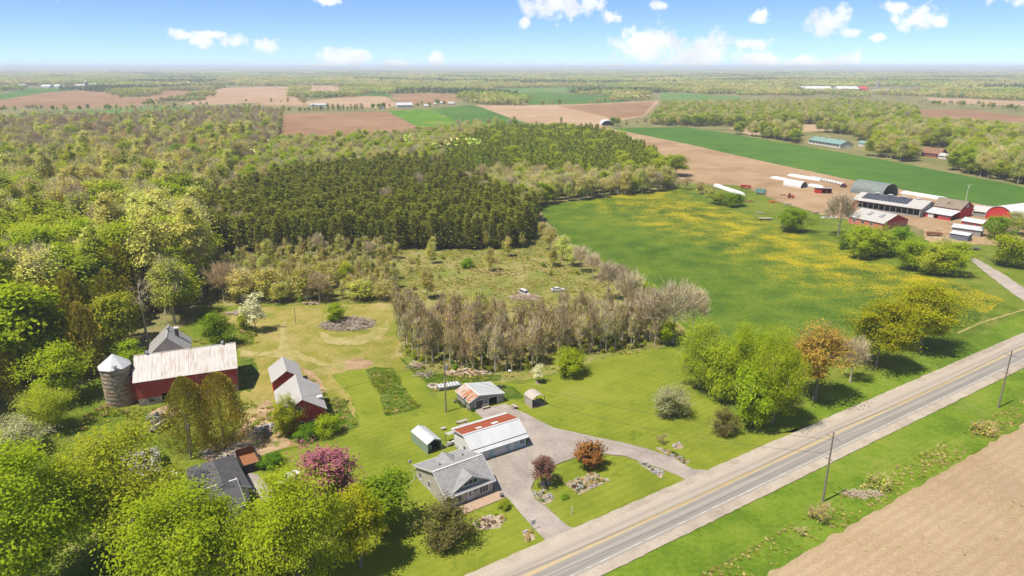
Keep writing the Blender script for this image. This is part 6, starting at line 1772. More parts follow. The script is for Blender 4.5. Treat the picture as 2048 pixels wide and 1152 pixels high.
for k, (bx, by, tp, hw) in enumerate(DAIRY):
    T([P_round[0], P_round[2], P_round[1], P_round[0], P_round[2], P_round[0], P_budding[1], P_bush[3]][k], (bx, by), tp, hw, ordinal(DAIRY, k, 'tree in the row hiding the dairy farmyard'), group='tree row in front of the dairy farm', rot=k)
HEDGE = ((1372, 379, 356, 13), (1404, 388, 364, 13), (1438, 408, 382, 18), (1468, 413, 384, 22), (1420, 396, 372, 10), (1345, 372, 350, 10))
for k, (bx, by, tp, hw) in enumerate(HEDGE):
    T([P_shrub[2], P_shrub[1], P_bush[3], P_bush[0], P_shrub[1], P_shrub[2]][k], (bx, by), tp, hw, ordinal(HEDGE, k, 'shrub in the hedge at the far end of the dandelion field'), 'shrub', 'hedge_shrub', group='hedge shrubs by the silage bag', rot=k)
T(P_wood[3], (1351, 352), 303, 23, 'lone leafy tree at the corner of the pine wood', rot=0.4)
T(P_dead, (294, 676), 540, 27, 'dead white-barked tree behind the grey-roofed barn', rot=1.0)
T(P_bush[0], (1130, 996), 988, 8, 'small dark green shrub on the island lawn', 'shrub', 'bush')
T(P_shrub[2], (1324, 888), 868, 8, 'bare twiggy shrub near the little stone ring', 'shrub', 'bush')
T(P_bush[3], (1010, 1020), 1000, 12, 'small leafy shrub in the rock garden by the deck', 'shrub', 'bush')
T(P_shrub[2], (1640, 1044), 1008, 16, 'grey bare bush beside the roadside pole', 'shrub', 'bush')
T(P_shrub[1], (1752, 975), 950, 18, 'dark twiggy bush in the roadside ditch', 'shrub', 'bush')
T(P_shrub[1], (1962, 868), 846, 18, 'brown twiggy bush at the far end of the ditch', 'shrub', 'bush')
T(P_shrub[2], (1602, 1068), 1056, 10, 'low dead bush in the ditch nearest the watermark corner field'.replace('watermark corner ', 'ploughed '), 'shrub', 'bush')


# ---- scattering
def scatter(name, label, protos, pts, scl, rot, idx, kind='stuff', sz=None):
    """one object whose points carry instances of unlinked prototypes"""
    me = bpy.data.meshes.new(name); n = len(pts)
    me.vertices.add(n); me.vertices.foreach_set('co', np.asarray(pts, np.float32).ravel())
    sv = np.stack([scl, scl, scl if sz is None else sz], 1).astype(np.float32)
    a = me.attributes.new('scl', 'FLOAT_VECTOR', 'POINT'); a.data.foreach_set('vector', sv.ravel())
    rv = np.zeros((n, 3), np.float32); rv[:, 2] = rot
    a = me.attributes.new('rot', 'FLOAT_VECTOR', 'POINT'); a.data.foreach_set('vector', rv.ravel())
    a = me.attributes.new('idx', 'INT', 'POINT'); a.data.foreach_set('value', np.asarray(idx, np.int32))
    o = bpy.data.objects.new(name, me); col.objects.link(o); tag(o, label, None, None, kind)
    ng = bpy.data.node_groups.new(name, 'GeometryNodeTree')
    ng.interface.new_socket('Geometry', in_out='INPUT', socket_type='NodeSocketGeometry'); ng.interface.new_socket('Geometry', in_out='OUTPUT', socket_type='NodeSocketGeometry')
    N = ng.nodes; gi = N.new('NodeGroupInput'); go = N.new('NodeGroupOutput'); jn = N.new('GeometryNodeJoinGeometry')

    def attr(nm, tp):
        x = N.new('GeometryNodeInputNamedAttribute'); x.data_type = tp; x.inputs['Name'].default_value = nm
        return next(s for s in x.outputs if s.enabled and s.name == 'Attribute')
    s_, r_, i_ = attr('scl', 'FLOAT_VECTOR'), attr('rot', 'FLOAT_VECTOR'), attr('idx', 'INT')
    for k, p in enumerate(protos):
        inst = N.new('GeometryNodeInstanceOnPoints'); oi = N.new('GeometryNodeObjectInfo'); oi.inputs['Object'].default_value = p; oi.inputs['As Instance'].default_value = True
        cmp = N.new('FunctionNodeCompare'); cmp.data_type = 'INT'; cmp.operation = 'EQUAL'
        ia = [s for s in cmp.inputs if s.enabled and s.type == 'INT']; ng.links.new(i_, ia[0]); ia[1].default_value = k
        e2r = N.new('FunctionNodeEulerToRotation'); ng.links.new(r_, e2r.inputs[0])
        ng.links.new(gi.outputs[0], inst.inputs['Points']); ng.links.new(cmp.outputs[0], inst.inputs['Selection']); ng.links.new(oi.outputs['Geometry'], inst.inputs['Instance'])
        ng.links.new(e2r.outputs[0], inst.inputs['Rotation']); ng.links.new(s_, inst.inputs['Scale']); ng.links.new(inst.outputs[0], jn.inputs[0])
    ng.links.new(jn.outputs[0], go.inputs[0])
    md = o.modifiers.new('scatter', 'NODES'); md.node_group = ng
    return o


RS = np.random.RandomState(42)


def grid_in(poly, step, y_max=None, jitter=0.42):
    """jittered grid of ground points inside a photo outline"""
    w = np.array([G(*p)[:2] for p in poly]); x0, y0 = w.min(0); x1, y1 = w.max(0)
    X, Y = np.meshgrid(np.arange(x0, x1, step), np.arange(y0, y1, step)); X = X.ravel(); Y = Y.ravel()
    X = X + RS.uniform(-jitter, jitter, len(X)) * step; Y = Y + RS.uniform(-jitter, jitter, len(Y)) * step
    k = in_poly(X, Y, [tuple(p) for p in w])
    return X[k], Y[k]


def clear_of(X, Y, polys):
    px, py = proj(X, Y, 0.0); k = np.ones(len(X), bool)
    for p in polys: k &= ~in_poly(px, py, p)
    return k


def wood(X, Y, choose, n_single, labels, stuff_name, stuff_label, group, smin=0.75, smax=1.2, grow=0.0):
    """nearest n_single trees as things, the rest as one mass. choose(X,Y)->(proto list, index array)"""
    protos, idx = choose(X, Y)
    sc = RS.uniform(smin, smax, len(X)) * (1 + grow * np.clip((480 - Y) / 250, 0, 1)) * (1 - 0.25 * np.clip((Y - 650) / 300, 0, 1)); rt = RS.uniform(0, 6.28, len(X))
    px, py = proj(X, Y, 6.0)
    vis = (px > -30) & (px < 2080)
    d = np.where(vis, Y, 1e9); order = np.argsort(d); single = set(order[:n_single].tolist())
    for i in order[:n_single]:
        p = protos[idx[i]]
        plant(p, X[i], Y[i], labels[idx[i]], 'tree', p.name, p.H * sc[i], p.R * sc[i] * RS.uniform(0.9, 1.1), rt[i], group + ': ' + p.name.replace('_', ' '))
    rest = order[n_single:]
    if len(rest) and stuff_name:
        scatter(stuff_name, stuff_label, [p.whole() for p in protos], np.stack([X[rest], Y[rest], np.zeros(len(rest))], 1), sc[rest], rt[rest], idx[rest], sz=sc[rest] * RS.uniform(0.85, 1.15, len(rest)))
    return len(X)


def pick(n, probs):
    c = np.cumsum(np.asarray(probs), 1); return np.minimum((RS.uniform(size=(n, 1)) * c[:, -1:] > c).sum(1), c.shape[1] - 1)


def line_pts(poly, step, width):
    out = []
    for a, b in zip(poly, poly[1:]):
        a, b = np.array(G(*a)[:2]), np.array(G(*b)[:2]); n = max(1, int(np.linalg.norm(b - a) / step))
        for i in range(n): out.append(a + (b - a) * (i + RS.uniform()) / n + RS.normal(size=2) * width)
    return np.array(out)


# left mixed wood
W1 = [(-160, 280), (0, 248), (250, 240), (420, 228), (540, 226), (556, 236), (550, 300), (500, 330), (452, 392), (418, 432), (405, 520), (408, 604), (392, 640), (300, 668), (262, 690), (200, 735), (176, 770), (60, 800), (-60, 850), (-160, 900)]
X, Y = grid_in(W1, 7.0); k = (RS.uniform(size=len(X)) < np.where(Y > 600, 0.75, 1.0)) & clear_of(X, Y, [[(272, 640), (318, 632), (335, 705), (255, 725)]]); X, Y = X[k], Y[k]
W1P = [P_wood[0], P_wood[1], P_wood[2], P_wood[3], P_cedar[0], P_cedar[1], P_budding[0], P_budding[1], P_bare[0], P_bare[1], P_red, P_cedar[2], P_poplar[0], P_poplar[1]]
W1L = ['bright green leafy tree in the mixed wood left of the barns', 'deep green leafy tree in the mixed wood left of the barns', 'lime green leafy tree in the mixed wood left of the barns', 'mid green leafy tree in the mixed wood left of the barns',
       'olive brown cedar in the mixed wood left of the barns', 'narrow olive cedar in the mixed wood left of the barns', 'olive budding tree in the mixed wood left of the barns', 'pale budding tree in the mixed wood left of the barns',
       'grey bare tree in the mixed wood left of the barns', 'brown bare tree in the mixed wood left of the barns', 'reddish budding tree in the mixed wood left of the barns', 'green cedar in the mixed wood left of the barns', 'slim lime green poplar in the mixed wood left of the barns', 'slim pale poplar in the mixed wood left of the barns']


def choose_w1(X, Y):
    px, py = proj(X, Y, 0.0); a = wnoise(X, Y, 22, 1); b = wnoise(X, Y, 55, 2); c = wnoise(X, Y, 35, 6)
    near = np.clip((py - 400) / 150, 0, 1); far = np.clip((360 - py) / 80, 0, 1)
    P = np.zeros((len(X), 14))
    P[:, 0] = 0.10 + 0.45 * (a > 0.35); P[:, 1] = 0.05; P[:, 2] = 0.10 + 0.40 * (a > 0.3); P[:, 3] = 0.07
    P[:, 4] = 0.02 + 0.42 * near * (b < 0.2); P[:, 5] = 0.02 + 0.40 * near * (b < 0.2)
    P[:, 6] = 0.14 + 0.22 * (1 - near); P[:, 7] = 0.10 + 0.30 * (1 - near) * (a < 0); P[:, 8] = 0.07 + 0.25 * far + 0.25 * (1 - near) * (b > 0.2); P[:, 9] = 0.05 + 0.85 * far * (b < 0.5) + 0.12 * (1 - near); P[:, 10] = 0.01 + 0.16 * far * (c > 0.2); P[:, 11] = 0.03 * near
    P[:, 12] = 0.08 + 0.18 * (a > 0.1); P[:, 13] = 0.08 + 0.20 * (a < 0)
    P[:, :4] *= (1 - 0.72 * far * (a < 0.55))[:, None]; P[:, 12] *= 1 - 0.8 * far; P[:, 13] *= 1 - 0.5 * far; P[:, 6] *= 1 - 0.55 * far; P[:, 7] *= 1 - 0.4 * far
    P /= P.sum(1)[:, None]
    return W1P, pick(len(X), P)


NW1 = wood(X, Y, choose_w1, 290, W1L, 'mixed_forest', 'mixed spring forest stretching back on the left', 'trees of the left wood', 0.7, 1.5, 0.3)

# pine plantation
W2 = [(418, 460), (450, 435), (500, 408), (570, 378), (660, 362), (770, 352), (890, 356), (925, 385), (1000, 412), (1065, 432), (1075, 470), (1040, 498), (900, 500), (760, 502), (640, 510), (520, 512), (430, 505)]
X, Y = grid_in(W2, 3.5, jitter=0.18)
wood(X, Y, lambda x, y: (P_pine + [P_cedar[0], P_bare[0], P_budding[1]], pick(len(x), np.tile([0.325, 0.325, 0.325, 0.01, 0.01, 0.005], (len(x), 1)))), 270, ['dark green pine in the dense plantation behind the clearing'] * 3 + ['olive cedar among the plantation pines', 'grey bare tree among the plantation pines', 'pale budding tree among the plantation pines'],
     'pine_plantation', 'dense dark pine plantation behind the clearing', 'plantation pines', 0.75, 1.2)
# lighter young pines behind
W3 = [(870, 335), (900, 305), (960, 278), (1020, 264), (1180, 268), (1235, 288), (1305, 320), (1345, 356), (1330, 372), (1240, 372), (1130, 366), (1040, 366), (960, 358)]
X, Y = grid_in(W3, 4.4, jitter=0.3)
wood(X, Y, lambda x, y: (P_pine_l + [P_wood[2]], pick(len(x), np.tile([0.48, 0.48, 0.04], (len(x), 1)))), 120, ['light green young pine beyond the dark plantation'] * 2 + ['lime leafy tree among the young pines'], 'young_pine_wood', 'light green young pine wood beyond the plantation', 'young pines', 0.8, 1.15)
# leafing belts around the plantation
for nm, poly, st, pr in (('a', [(945, 372), (1040, 366), (1130, 368), (1240, 374), (1345, 374), (1345, 382), (1200, 396), (1085, 412), (1065, 430), (1000, 404)], 5.5, [0.35, 0.25, 0.12, 0.1, 0.18]),
                         ('b', [(556, 296), (640, 296), (740, 290), (840, 276), (960, 266), (1010, 266), (905, 304), (885, 350), (760, 346), (640, 356), (556, 374), (480, 410), (430, 440), (450, 400), (500, 340)], 6.0, [0.34, 0.16, 0.08, 0.07, 0.35])):
    X, Y = grid_in(poly, st)
    wood(X, Y, lambda x, y: ([P_budding[0], P_budding[1], P_bare[0], P_bare[1], P_wood[0]], pick(len(x), np.tile(pr, (len(x), 1)))), 70 if nm == 'a' else 30,
         [('%s at the edge of the pine wood' if nm == 'a' else '%s between the pines and the brown field') % s for s in ('olive budding tree', 'pale budding tree', 'grey bare tree', 'brown bare tree', 'bright green leafy tree')], 'woodland_belt', 'leafing woodland belt around the pine plantation', 'belt trees ' + ('by the dandelion field' if nm == 'a' else 'by the brown field'), 0.7, 1.05)
# bare grove in front of the clearing
W6 = [(790, 628), (800, 690), (812, 722), (842, 738), (900, 742), (960, 748), (1040, 745), (1100, 735), (1180, 715), (1270, 697), (1320, 690), (1340, 670), (1270, 660), (1150, 668), (1000, 680), (880, 678), (830, 650)]
X, Y = grid_in(W6, 3.1)
wood(X, Y, lambda x, y: (P_grove, pick(len(x), np.tile([0.45, 0.35, 0.2], (len(x), 1)))), 295, ['slender grey bare tree in the grove behind the lawn', 'slender brown bare tree in the grove behind the lawn', 'thin brown budding tree in the grove behind the lawn'], 'bare_grove', 'dense bare young trees filling the grove', 'bare grove trees', 0.72, 1.12)
X, Y = grid_in(W6, 2.6); n_ = len(X)
scatter('undergrowth', 'leafy undergrowth among the bare grove trees', [p.whole() for p in P_shrub], np.c_[X, Y, np.zeros(n_)], RS.uniform(0.25, 0.6, n_), RS.uniform(0, 6.28, n_), RS.choice(4, size=n_, p=[0.4, 0.35, 0.1, 0.15]))
# larger pale bare trees and greens at its right end, hedge along the dandelion field
BROW = ((1255, 640, 540, 28), (1215, 600, 522, 20), (1300, 680, 575, 32), (1345, 686, 560, 38), (1385, 668, 575, 26), (1240, 592, 528, 18), (1160, 545, 490, 16), (1185, 560, 505, 16))
for k, (bx, by, tp, hw) in enumerate(BROW):
    T(P_bare[0], (bx, by), tp, hw, ordinal(BROW, k, 'tall bare tree along the edge of grove and dandelion field'), group='pale bare trees of the grove end' if k in (2, 3, 4) else 'hedge trees along the dandelion field', rot=k)
GHEDGE = ((1290, 640, 560, 20), (1262, 625, 545, 22), (1125, 520, 470, 14), (1145, 532, 485, 14), (1100, 500, 448, 14), (1335, 690, 640, 16), (1240, 650, 600, 18))
for k, (bx, by, tp, hw) in enumerate(GHEDGE):
    T(P_budding[k % 3] if k not in (0, 5) else P_wood[0], (bx, by), tp, hw, ordinal(GHEDGE, k, 'leafing tree in the hedge beside the dandelion field'), group='green hedge trees beside the dandelion field', rot=k * 1.3)
# shrubs and saplings of the clearing
CL = [(415, 525), (560, 512), (780, 505), (1075, 492), (1130, 520), (1240, 590), (1270, 640), (1000, 650), (860, 640), (790, 605), (600, 604), (420, 606)]
X, Y = grid_in(CL, 4.8); px, py = proj(X, Y, 0.0)
dens = np.where((px < 800) & (py > 555), 0.6, np.where(px < 760, 0.55, 0.26)); open_ = in_poly(px, py, [(860, 560), (1000, 545), (1140, 555), (1190, 600), (1100, 620), (900, 625)])
k = (RS.uniform(size=len(X)) < dens) & ~(open_ & (RS.uniform(size=len(X)) < 0.8)) & ~in_poly(px, py, [(1030, 572), (1150, 565), (1155, 622), (1025, 625)]); X, Y = X[k], Y[k]
PS = P_shrub + [P_budding[0], P_budding[2]]
wood(X, Y, lambda x, y: (PS, pick(len(x), np.tile([0.2, 0.30, 0.24, 0.08, 0.10, 0.08], (len(x), 1)))), 280, ['leafy green shrub in the overgrown clearing', 'olive twiggy shrub in the overgrown clearing', 'brown bare shrub in the overgrown clearing', 'deep green shrub in the overgrown clearing', 'budding sapling in the overgrown clearing', 'small budding sapling in the overgrown clearing'], 'clearing_scrub', 'scattered scrub further back in the clearing', 'clearing scrub', 0.28, 0.72)
T(P_wood[2], (695, 575), 518, 13, 'lime green sapling standing out of the clearing scrub'); T(P_bush[0], (935, 535), 515, 12, 'dark green round shrub in the clearing', 'shrub', 'bush')
YROW = ((448, 602, 520, 26), (485, 606, 530, 24), (540, 600, 535, 24), (615, 600, 525, 22), (640, 606, 540, 20), (720, 602, 560, 22), (560, 606, 560, 16), (770, 600, 555, 18))
for k, (bx, by, tp, hw) in enumerate(YROW):
    T(P_budding[k % 3] if k % 4 else P_bare[1], (bx, by), tp, hw, ordinal(YROW, k, 'budding tree in the row behind the mown yard'), group='tree row behind the mown yard', rot=k * 0.9)

# dense saplings filling the left half of the clearing, stragglers in front of the pines
P_sap = [Proto('sapling', broadleaf(201 + k, 8, 1.25, 0.04, clumps=14, subs=5, leaves=lv, size=0.17, spread=0.55, twigs=9, twig_len=1.0, upright=0.9), 8, 1.25, 'bark_pale', m_, tw_) for k, (m_, lv, tw_) in enumerate((('leaf_budding', 20, 'twig_grey'), ('leaf_pale', 16, 'twig_grey'), ('leaf_budding', 5, 'twig_brown')))]
X, Y = grid_in([(415, 522), (560, 510), (780, 503), (800, 545), (792, 604), (600, 604), (420, 607)], 3.3)
k = RS.uniform(size=len(X)) < 0.72 + 0.25 * wnoise(X, Y, 9, 5); X, Y = X[k], Y[k]
wood(X, Y, lambda x, y: (P_sap, pick(len(x), np.tile([0.5, 0.25, 0.25], (len(x), 1)))), 200, ['olive budding sapling in the thicket behind the mown yard', 'pale budding sapling in the thicket behind the mown yard', 'brown bare sapling in the thicket behind the mown yard'], 'sapling_thicket', 'thicket of saplings behind the mown yard', 'thicket saplings', 0.45, 1.05)
fp = line_pts([(425, 508), (520, 516), (640, 512), (760, 506), (900, 504), (1045, 500), (1080, 470)], 12, 3.5); fk = RS.choice(3, size=len(fp), p=[0.4, 0.35, 0.25])
for q, kk in zip(fp, fk):
    s_ = RS.uniform(0.35, 0.75); pr_ = (P_bare[0], P_budding[0], P_sap[1])[kk]
    plant(pr_, q[0], q[1], ['grey bare tree standing before the front of the pine plantation', 'olive budding tree standing before the front of the pine plantation', 'pale sapling standing before the front of the pine plantation'][kk], 'tree', pr_.name, pr_.H * s_, pr_.R * s_, RS.uniform(0, 6), 'stragglers before the pines: ' + pr_.name.replace('_', ' '))

# belts beyond the green crop on the right
BLD = [[(1600, 262), (1700, 270), (1740, 300), (1700, 305), (1600, 292)], [(1828, 290), (1905, 300), (1905, 352), (1830, 345)], [(1708, 282), (1745, 284), (1750, 312), (1705, 306)]]
for nm, poly, st, n1, lab, pr in (('far_belt', [(1300, 250), (1330, 214), (1500, 214), (1680, 207), (1830, 224), (1835, 240), (1765, 246), (1600, 249), (1500, 252), (1370, 253)], 7.0, 60, '%s in the wood beyond the green crop', [0.25, 0.15, 0.22, 0.05, 0.18, 0.15]),
                                  ('right_belt', [(1440, 264), (1505, 272), (1640, 264), (1770, 254), (1870, 258), (2080, 282), (2150, 380), (2048, 371), (1900, 343), (1764, 317), (1700, 305), (1588, 286)], 6.5, 150, '%s in the tree belt along the green crop', [0.25, 0.14, 0.15, 0.05, 0.18, 0.23])):
    X, Y = grid_in(poly, st); k = clear_of(X, Y, BLD) & (RS.uniform(size=len(X)) < 0.85); X, Y = X[k], Y[k]
    wood(X, Y, lambda x, y: ([P_budding[0], P_budding[1], P_wood[0], P_bare[0], P_wood[3], P_wood[2]], pick(len(x), np.tile(pr, (len(x), 1)))), n1, [lab % s for s in ('olive budding tree', 'pale budding tree', 'bright green tree', 'grey bare tree', 'mid green tree', 'lime green tree')], 'woodland_belt', 'leafing woodland beyond the green crop', nm.replace('_', ' ') + ' trees', 0.8, 1.4)


# ---- hedgerows and far woods
FARP = [p.whole() for p in (P_budding[0], P_bare[0], P_wood[3], P_pine[0], P_wood[1])]
hp, hi = [], []
for poly, st, wd, pr in (([(190, 182), (245, 187)], 8, 14, [0.3, 0.3, 0.4, 0, 0]), ([(246, 197), (290, 195), (318, 183)], 8, 10, [0.3, 0.4, 0.3, 0, 0]), ([(300, 212), (345, 204), (400, 190), (437, 176)], 6, 9, [0.4, 0.3, 0.3, 0, 0]),
                         ([(600, 173), (606, 207)], 5, 3, [0.5, 0.5, 0, 0, 0]), ([(616, 223), (728, 220)], 4, 2, [0, 0, 0.1, 0.9, 0]), ([(560, 224), (612, 223)], 6, 5, [0.4, 0, 0.6, 0, 0]), ([(735, 219), (790, 218)], 9, 5, [0.5, 0.2, 0.2, 0.1, 0]),
                         ([(545, 305), (552, 260), (560, 229)], 5, 2.5, [0.4, 0.5, 0.1, 0, 0]), ([(925, 208), (1050, 211)], 7, 7, [0.4, 0.2, 0.3, 0.1, 0]), ([(838, 214), (885, 210)], 8, 5, [0.4, 0.2, 0.3, 0.1, 0]), ([(1080, 211), (1135, 210)], 9, 4, [0.5, 0.3, 0.2, 0, 0]),
                         ([(1175, 209), (1235, 206)], 9, 4, [0.5, 0.3, 0.2, 0, 0]), ([(1240, 199), (1320, 200)], 6, 14, [0.2, 0.1, 0.5, 0.2, 0]), ([(695, 191), (770, 190), (860, 187)], 14, 8, [0.4, 0.5, 0.1, 0, 0]), ([(480, 207), (600, 206)], 28, 4, [0.2, 0.8, 0, 0, 0]),
                         ([(1845, 208), (2060, 222), (2200, 230)], 7, 12, [0.4, 0.3, 0.3, 0, 0]), ([(1216, 253), (1370, 252)], 9, 4, [0.4, 0.3, 0.3, 0, 0]), ([(1100, 254), (1180, 254)], 30, 3, [0, 0, 0, 1, 0]), ([(0, 222), (130, 222), (300, 220), (420, 214)], 9, 10, [0.5, 0.3, 0.2, 0, 0]), ([(1040, 250), (930, 262), (840, 268)], 7, 6, [0.5, 0.4, 0.1, 0, 0])):
    p = line_pts(poly, st, wd); hp.append(p); hi.append(RS.choice(5, size=len(p), p=pr))
hp = np.concatenate(hp); hi = np.concatenate(hi); n = len(hp)
scatter('far_hedgerows', 'far hedgerows dividing the fields', FARP, np.c_[hp, np.zeros(n)], RS.uniform(0.45, 0.95, n), RS.uniform(0, 6.28, n), hi)


def patch_proto(name, seed, mats, n=46, size=62.0, H=13.0, conifer=False):
    rs = np.random.RandomState(seed); parts = []
    for k in range(n):
        x, y = rs.uniform(-size / 2, size / 2, 2); h = H * rs.uniform(0.6, 1.2); r = (2.2 if conifer else 4.6) * rs.uniform(0.8, 1.25); m = 34
        d = rs.normal(size=(m, 3)); d /= np.linalg.norm(d, axis=1)[:, None]
        if conifer:
            t = rs.uniform(0, 1, m); c = np.stack([d[:, 0] * r * (1.1 - t), d[:, 1] * r * (1.1 - t), h * (0.1 + 0.9 * t)], 1)
        else:
            c = d * rs.uniform(0.55, 1, m)[:, None] * np.array([r, r, h * 0.42]); c[:, 2] += h * 0.56
        c[:, 0] += x; c[:, 1] += y
        V, Q = card_geo(c, d + np.array([0, 0, 0.4]), 1.35 if not conifer else 1.1, rs, 0.7); parts.append((V, Q, rs.randint(len(mats))))
    V, Q, mi = join_np(parts)
    return bpy.data.objects.new(name, mesh_np(name, V, Q, mats, mi))


FP = [patch_proto('far_patch', 1, [M['far_green'], M['far_green'], M['far_grey']]), patch_proto('far_patch', 2, [M['far_grey'], M['far_grey'], M['far_green']]), patch_proto('far_patch', 3, [M['far_dark'], M['far_dark'], M['far_green']], 70, conifer=True), patch_proto('far_patch', 4, [M['far_green'], M['leaf_mid']])]
FAR_CLEAR = FIELD_POLYS + [W1, W2, W3, [(-300, 216), (150, 212), (560, 200), (560, 245), (-300, 310)], [(-80, 165), (0, 172), (60, 172), (215, 168), (215, 178), (60, 178), (-80, 180)], [(1590, 172), (1850, 176), (1850, 190), (1590, 186)], [(516, 205), (940, 195), (940, 226), (516, 226)],
                           [(280, 205), (440, 172), (450, 176), (330, 214)], [(556, 224), (850, 216), (1340, 200), (1340, 260), (556, 330)], [(1280, 185), (1900, 200), (2400, 215), (2400, 480), (1280, 330)]]
fx, fy, fs, fz = [], [], [], []
for r0, r1, st, sc, zz in ((560, 2600, 52, 1.0, 1.0), (2600, 6500, 105, 2.0, 1.15), (6500, 15000, 240, 4.6, 1.4), (15000, 25000, 480, 9.2, 2.0)):
    gx, gy = np.meshgrid(np.arange(-r1, r1, st), np.arange(300, r1, st)); gx = gx.ravel() + RS.uniform(-0.4, 0.4, gx.size) * st; gy = gy.ravel() + RS.uniform(-0.4, 0.4, gy.size) * st
    r = np.hypot(gx, gy); k = (r >= r0) & (r < r1) & (np.abs(np.arctan2(gx, gy)) < 0.86); gx, gy = gx[k], gy[k]
    k = clear_of(gx, gy, FAR_CLEAR)
    # scattered farm clearings far off
    k &= ~((wnoise(gx, gy, 260, 7) > 0.55) & (gy > 1500) & (RS.uniform(size=len(gx)) < 0.85))
    gx, gy = gx[k], gy[k]
    fx.append(gx); fy.append(gy); fs.append(np.full(len(gx), sc)); fz.append(np.full(len(gx), zz))
fx, fy, fs, fz = map(np.concatenate, (fx, fy, fs, fz))
a = wnoise(fx, fy, 330, 3); b = wnoise(fx, fy, 170, 4)
fi = np.where(a > 0.45, 2, np.where(b > 0.2, 1, np.where(b < -0.4, 3, 0)))
scatter('far_forest', 'far forest reaching to the horizon', FP, np.c_[fx, fy, np.zeros(len(fx))], fs, RS.uniform(0, 6.28, len(fx)), fi, sz=fz * RS.uniform(0.8, 1.2, len(fx)))


# ---- rough grass and weeds
def tuft_proto(name, mat, seed, n=26, h=0.7, r=0.5):
    rs = np.random.RandomState(seed); a = rs.uniform(0, 6.28, n); rad = r * rs.uniform(0, 1, n) ** 0.5
    c = np.stack([rad * np.cos(a), rad * np.sin(a), h * rs.uniform(0.2, 0.55, n)], 1); al = np.stack([np.cos(a) * 0.6, np.sin(a) * 0.6, np.ones(n)], 1)
    V, Q = card_geo(c, np.tile([[-0.2, -0.1, 1.0]], (n, 1)), h * 0.45, rs, 0.28, 0.8, al)
    return bpy.data.objects.new(name, mesh_np(name, V, Q, mat))


TF = [tuft_proto('tuft', M['tuft_green'], 1), tuft_proto('tuft', M['dry_grass'], 2), tuft_proto('tuft', M['tuft_green'], 3, 40, 0.45, 0.8), tuft_proto('tuft', M['leaf_green'], 4, 40, 0.55, 0.6)]


def tufts(name, label, poly, step, pr, smin, smax, keep=None):
    X, Y = grid_in(poly, step); k = RS.uniform(size=len(X)) < np.clip(0.5 + wnoise(X, Y, 5, 9), 0.1, 1); X, Y = X[k], Y[k]
    if keep is not None: k = keep(X, Y); X, Y = X[k], Y[k]
    n = len(X); scatter(name, label, TF, np.c_[X, Y, np.full(n, 0.03)], RS.uniform(smin, smax, n), RS.uniform(0, 6.28, n), RS.choice(4, size=n, p=pr))


tufts('rough_grass', 'rough grass and dry stalks of the clearing', [(415, 520), (780, 495), (1090, 480), (1150, 510), (1300, 615), (1375, 665), (1280, 705), (1000, 760), (840, 742), (800, 705), (788, 606), (418, 608)], 1.15, [0.3, 0.55, 0.15, 0.0], 0.35, 1.0)
tufts('weeds', 'weeds growing in the garden strip', [(735, 742), (785, 738), (840, 816), (772, 831)], 0.55, [0.4, 0.08, 0.3, 0.22], 0.4, 1.0)
tufts('weeds', 'weeds along the edge of the bare grove', [(800, 715), (838, 740), (1000, 750), (1000, 762), (910, 766), (868, 795), (845, 765)], 0.8, [0.4, 0.2, 0.2, 0.2], 0.5, 1.2)
tufts('weeds', 'weeds beside the red granary', [(612, 740), (660, 800), (692, 800), (714, 850), (640, 878), (572, 888), (660, 835)], 0.8, [0.35, 0.3, 0.2, 0.15], 0.5, 1.3)
tufts('weeds', 'weeds around the junk behind the dark-roofed house', [(400, 880), (480, 800), (548, 812), (560, 880), (500, 925), (420, 915)], 1.0, [0.35, 0.25, 0.2, 0.2], 0.5, 1.3)
tufts('weeds', 'tall weeds by the silo and barn wall', [(200, 815), (330, 815), (330, 840), (200, 850), (150, 880), (130, 860)], 0.9, [0.4, 0.1, 0.3, 0.2], 0.6, 1.6)
tufts('weeds', 'weeds behind the barns', [(385, 690), (470, 690), (520, 690), (510, 650), (420, 650)], 0.9, [0.4, 0.2, 0.2, 0.2], 0.5, 1.3)
dl = [road_point(s, t)[:2] for s, t in [(10, -12.6), (150, -13.0), (150, -17.5), (10, -17.8)]]
px_dl = [proj(x, y) for x, y in dl]
tufts('ditch_grass', 'rough dry grass along the roadside ditch', px_dl, 0.6, [0.4, 0.4, 0.2, 0.0], 0.25, 0.7)
tufts('verge_grass', 'grass on the verge beside the road', [proj(*road_point(s, t)[:2]) for s, t in [(10, -6.2), (150, -6.2), (150, -18.3), (10, -18.3)]], 0.7, [0.6, 0.0, 0.4, 0.0], 0.12, 0.3)
tufts('field_weeds', 'small weeds dotted over the ploughed field', [proj(*road_point(s, t)[:2]) for s, t in [(10, -18.3), (130, -18.3), (130, -60), (30, -60)]], 1.8, [0.7, 0.0, 0.3, 0.0], 0.2, 0.45, keep=lambda x, y: (wnoise(x, y, 9, 3) > 0.3) & (RS.uniform(size=len(x)) < 0.5))
tufts('verge_grass', 'grass along the tree side of the road', [proj(*road_point(s, t)[:2]) for s, t in [(55, 5.8), (180, 5.8), (180, 13), (55, 13)]], 0.7, [0.6, 0.0, 0.4, 0.0], 0.12, 0.3)

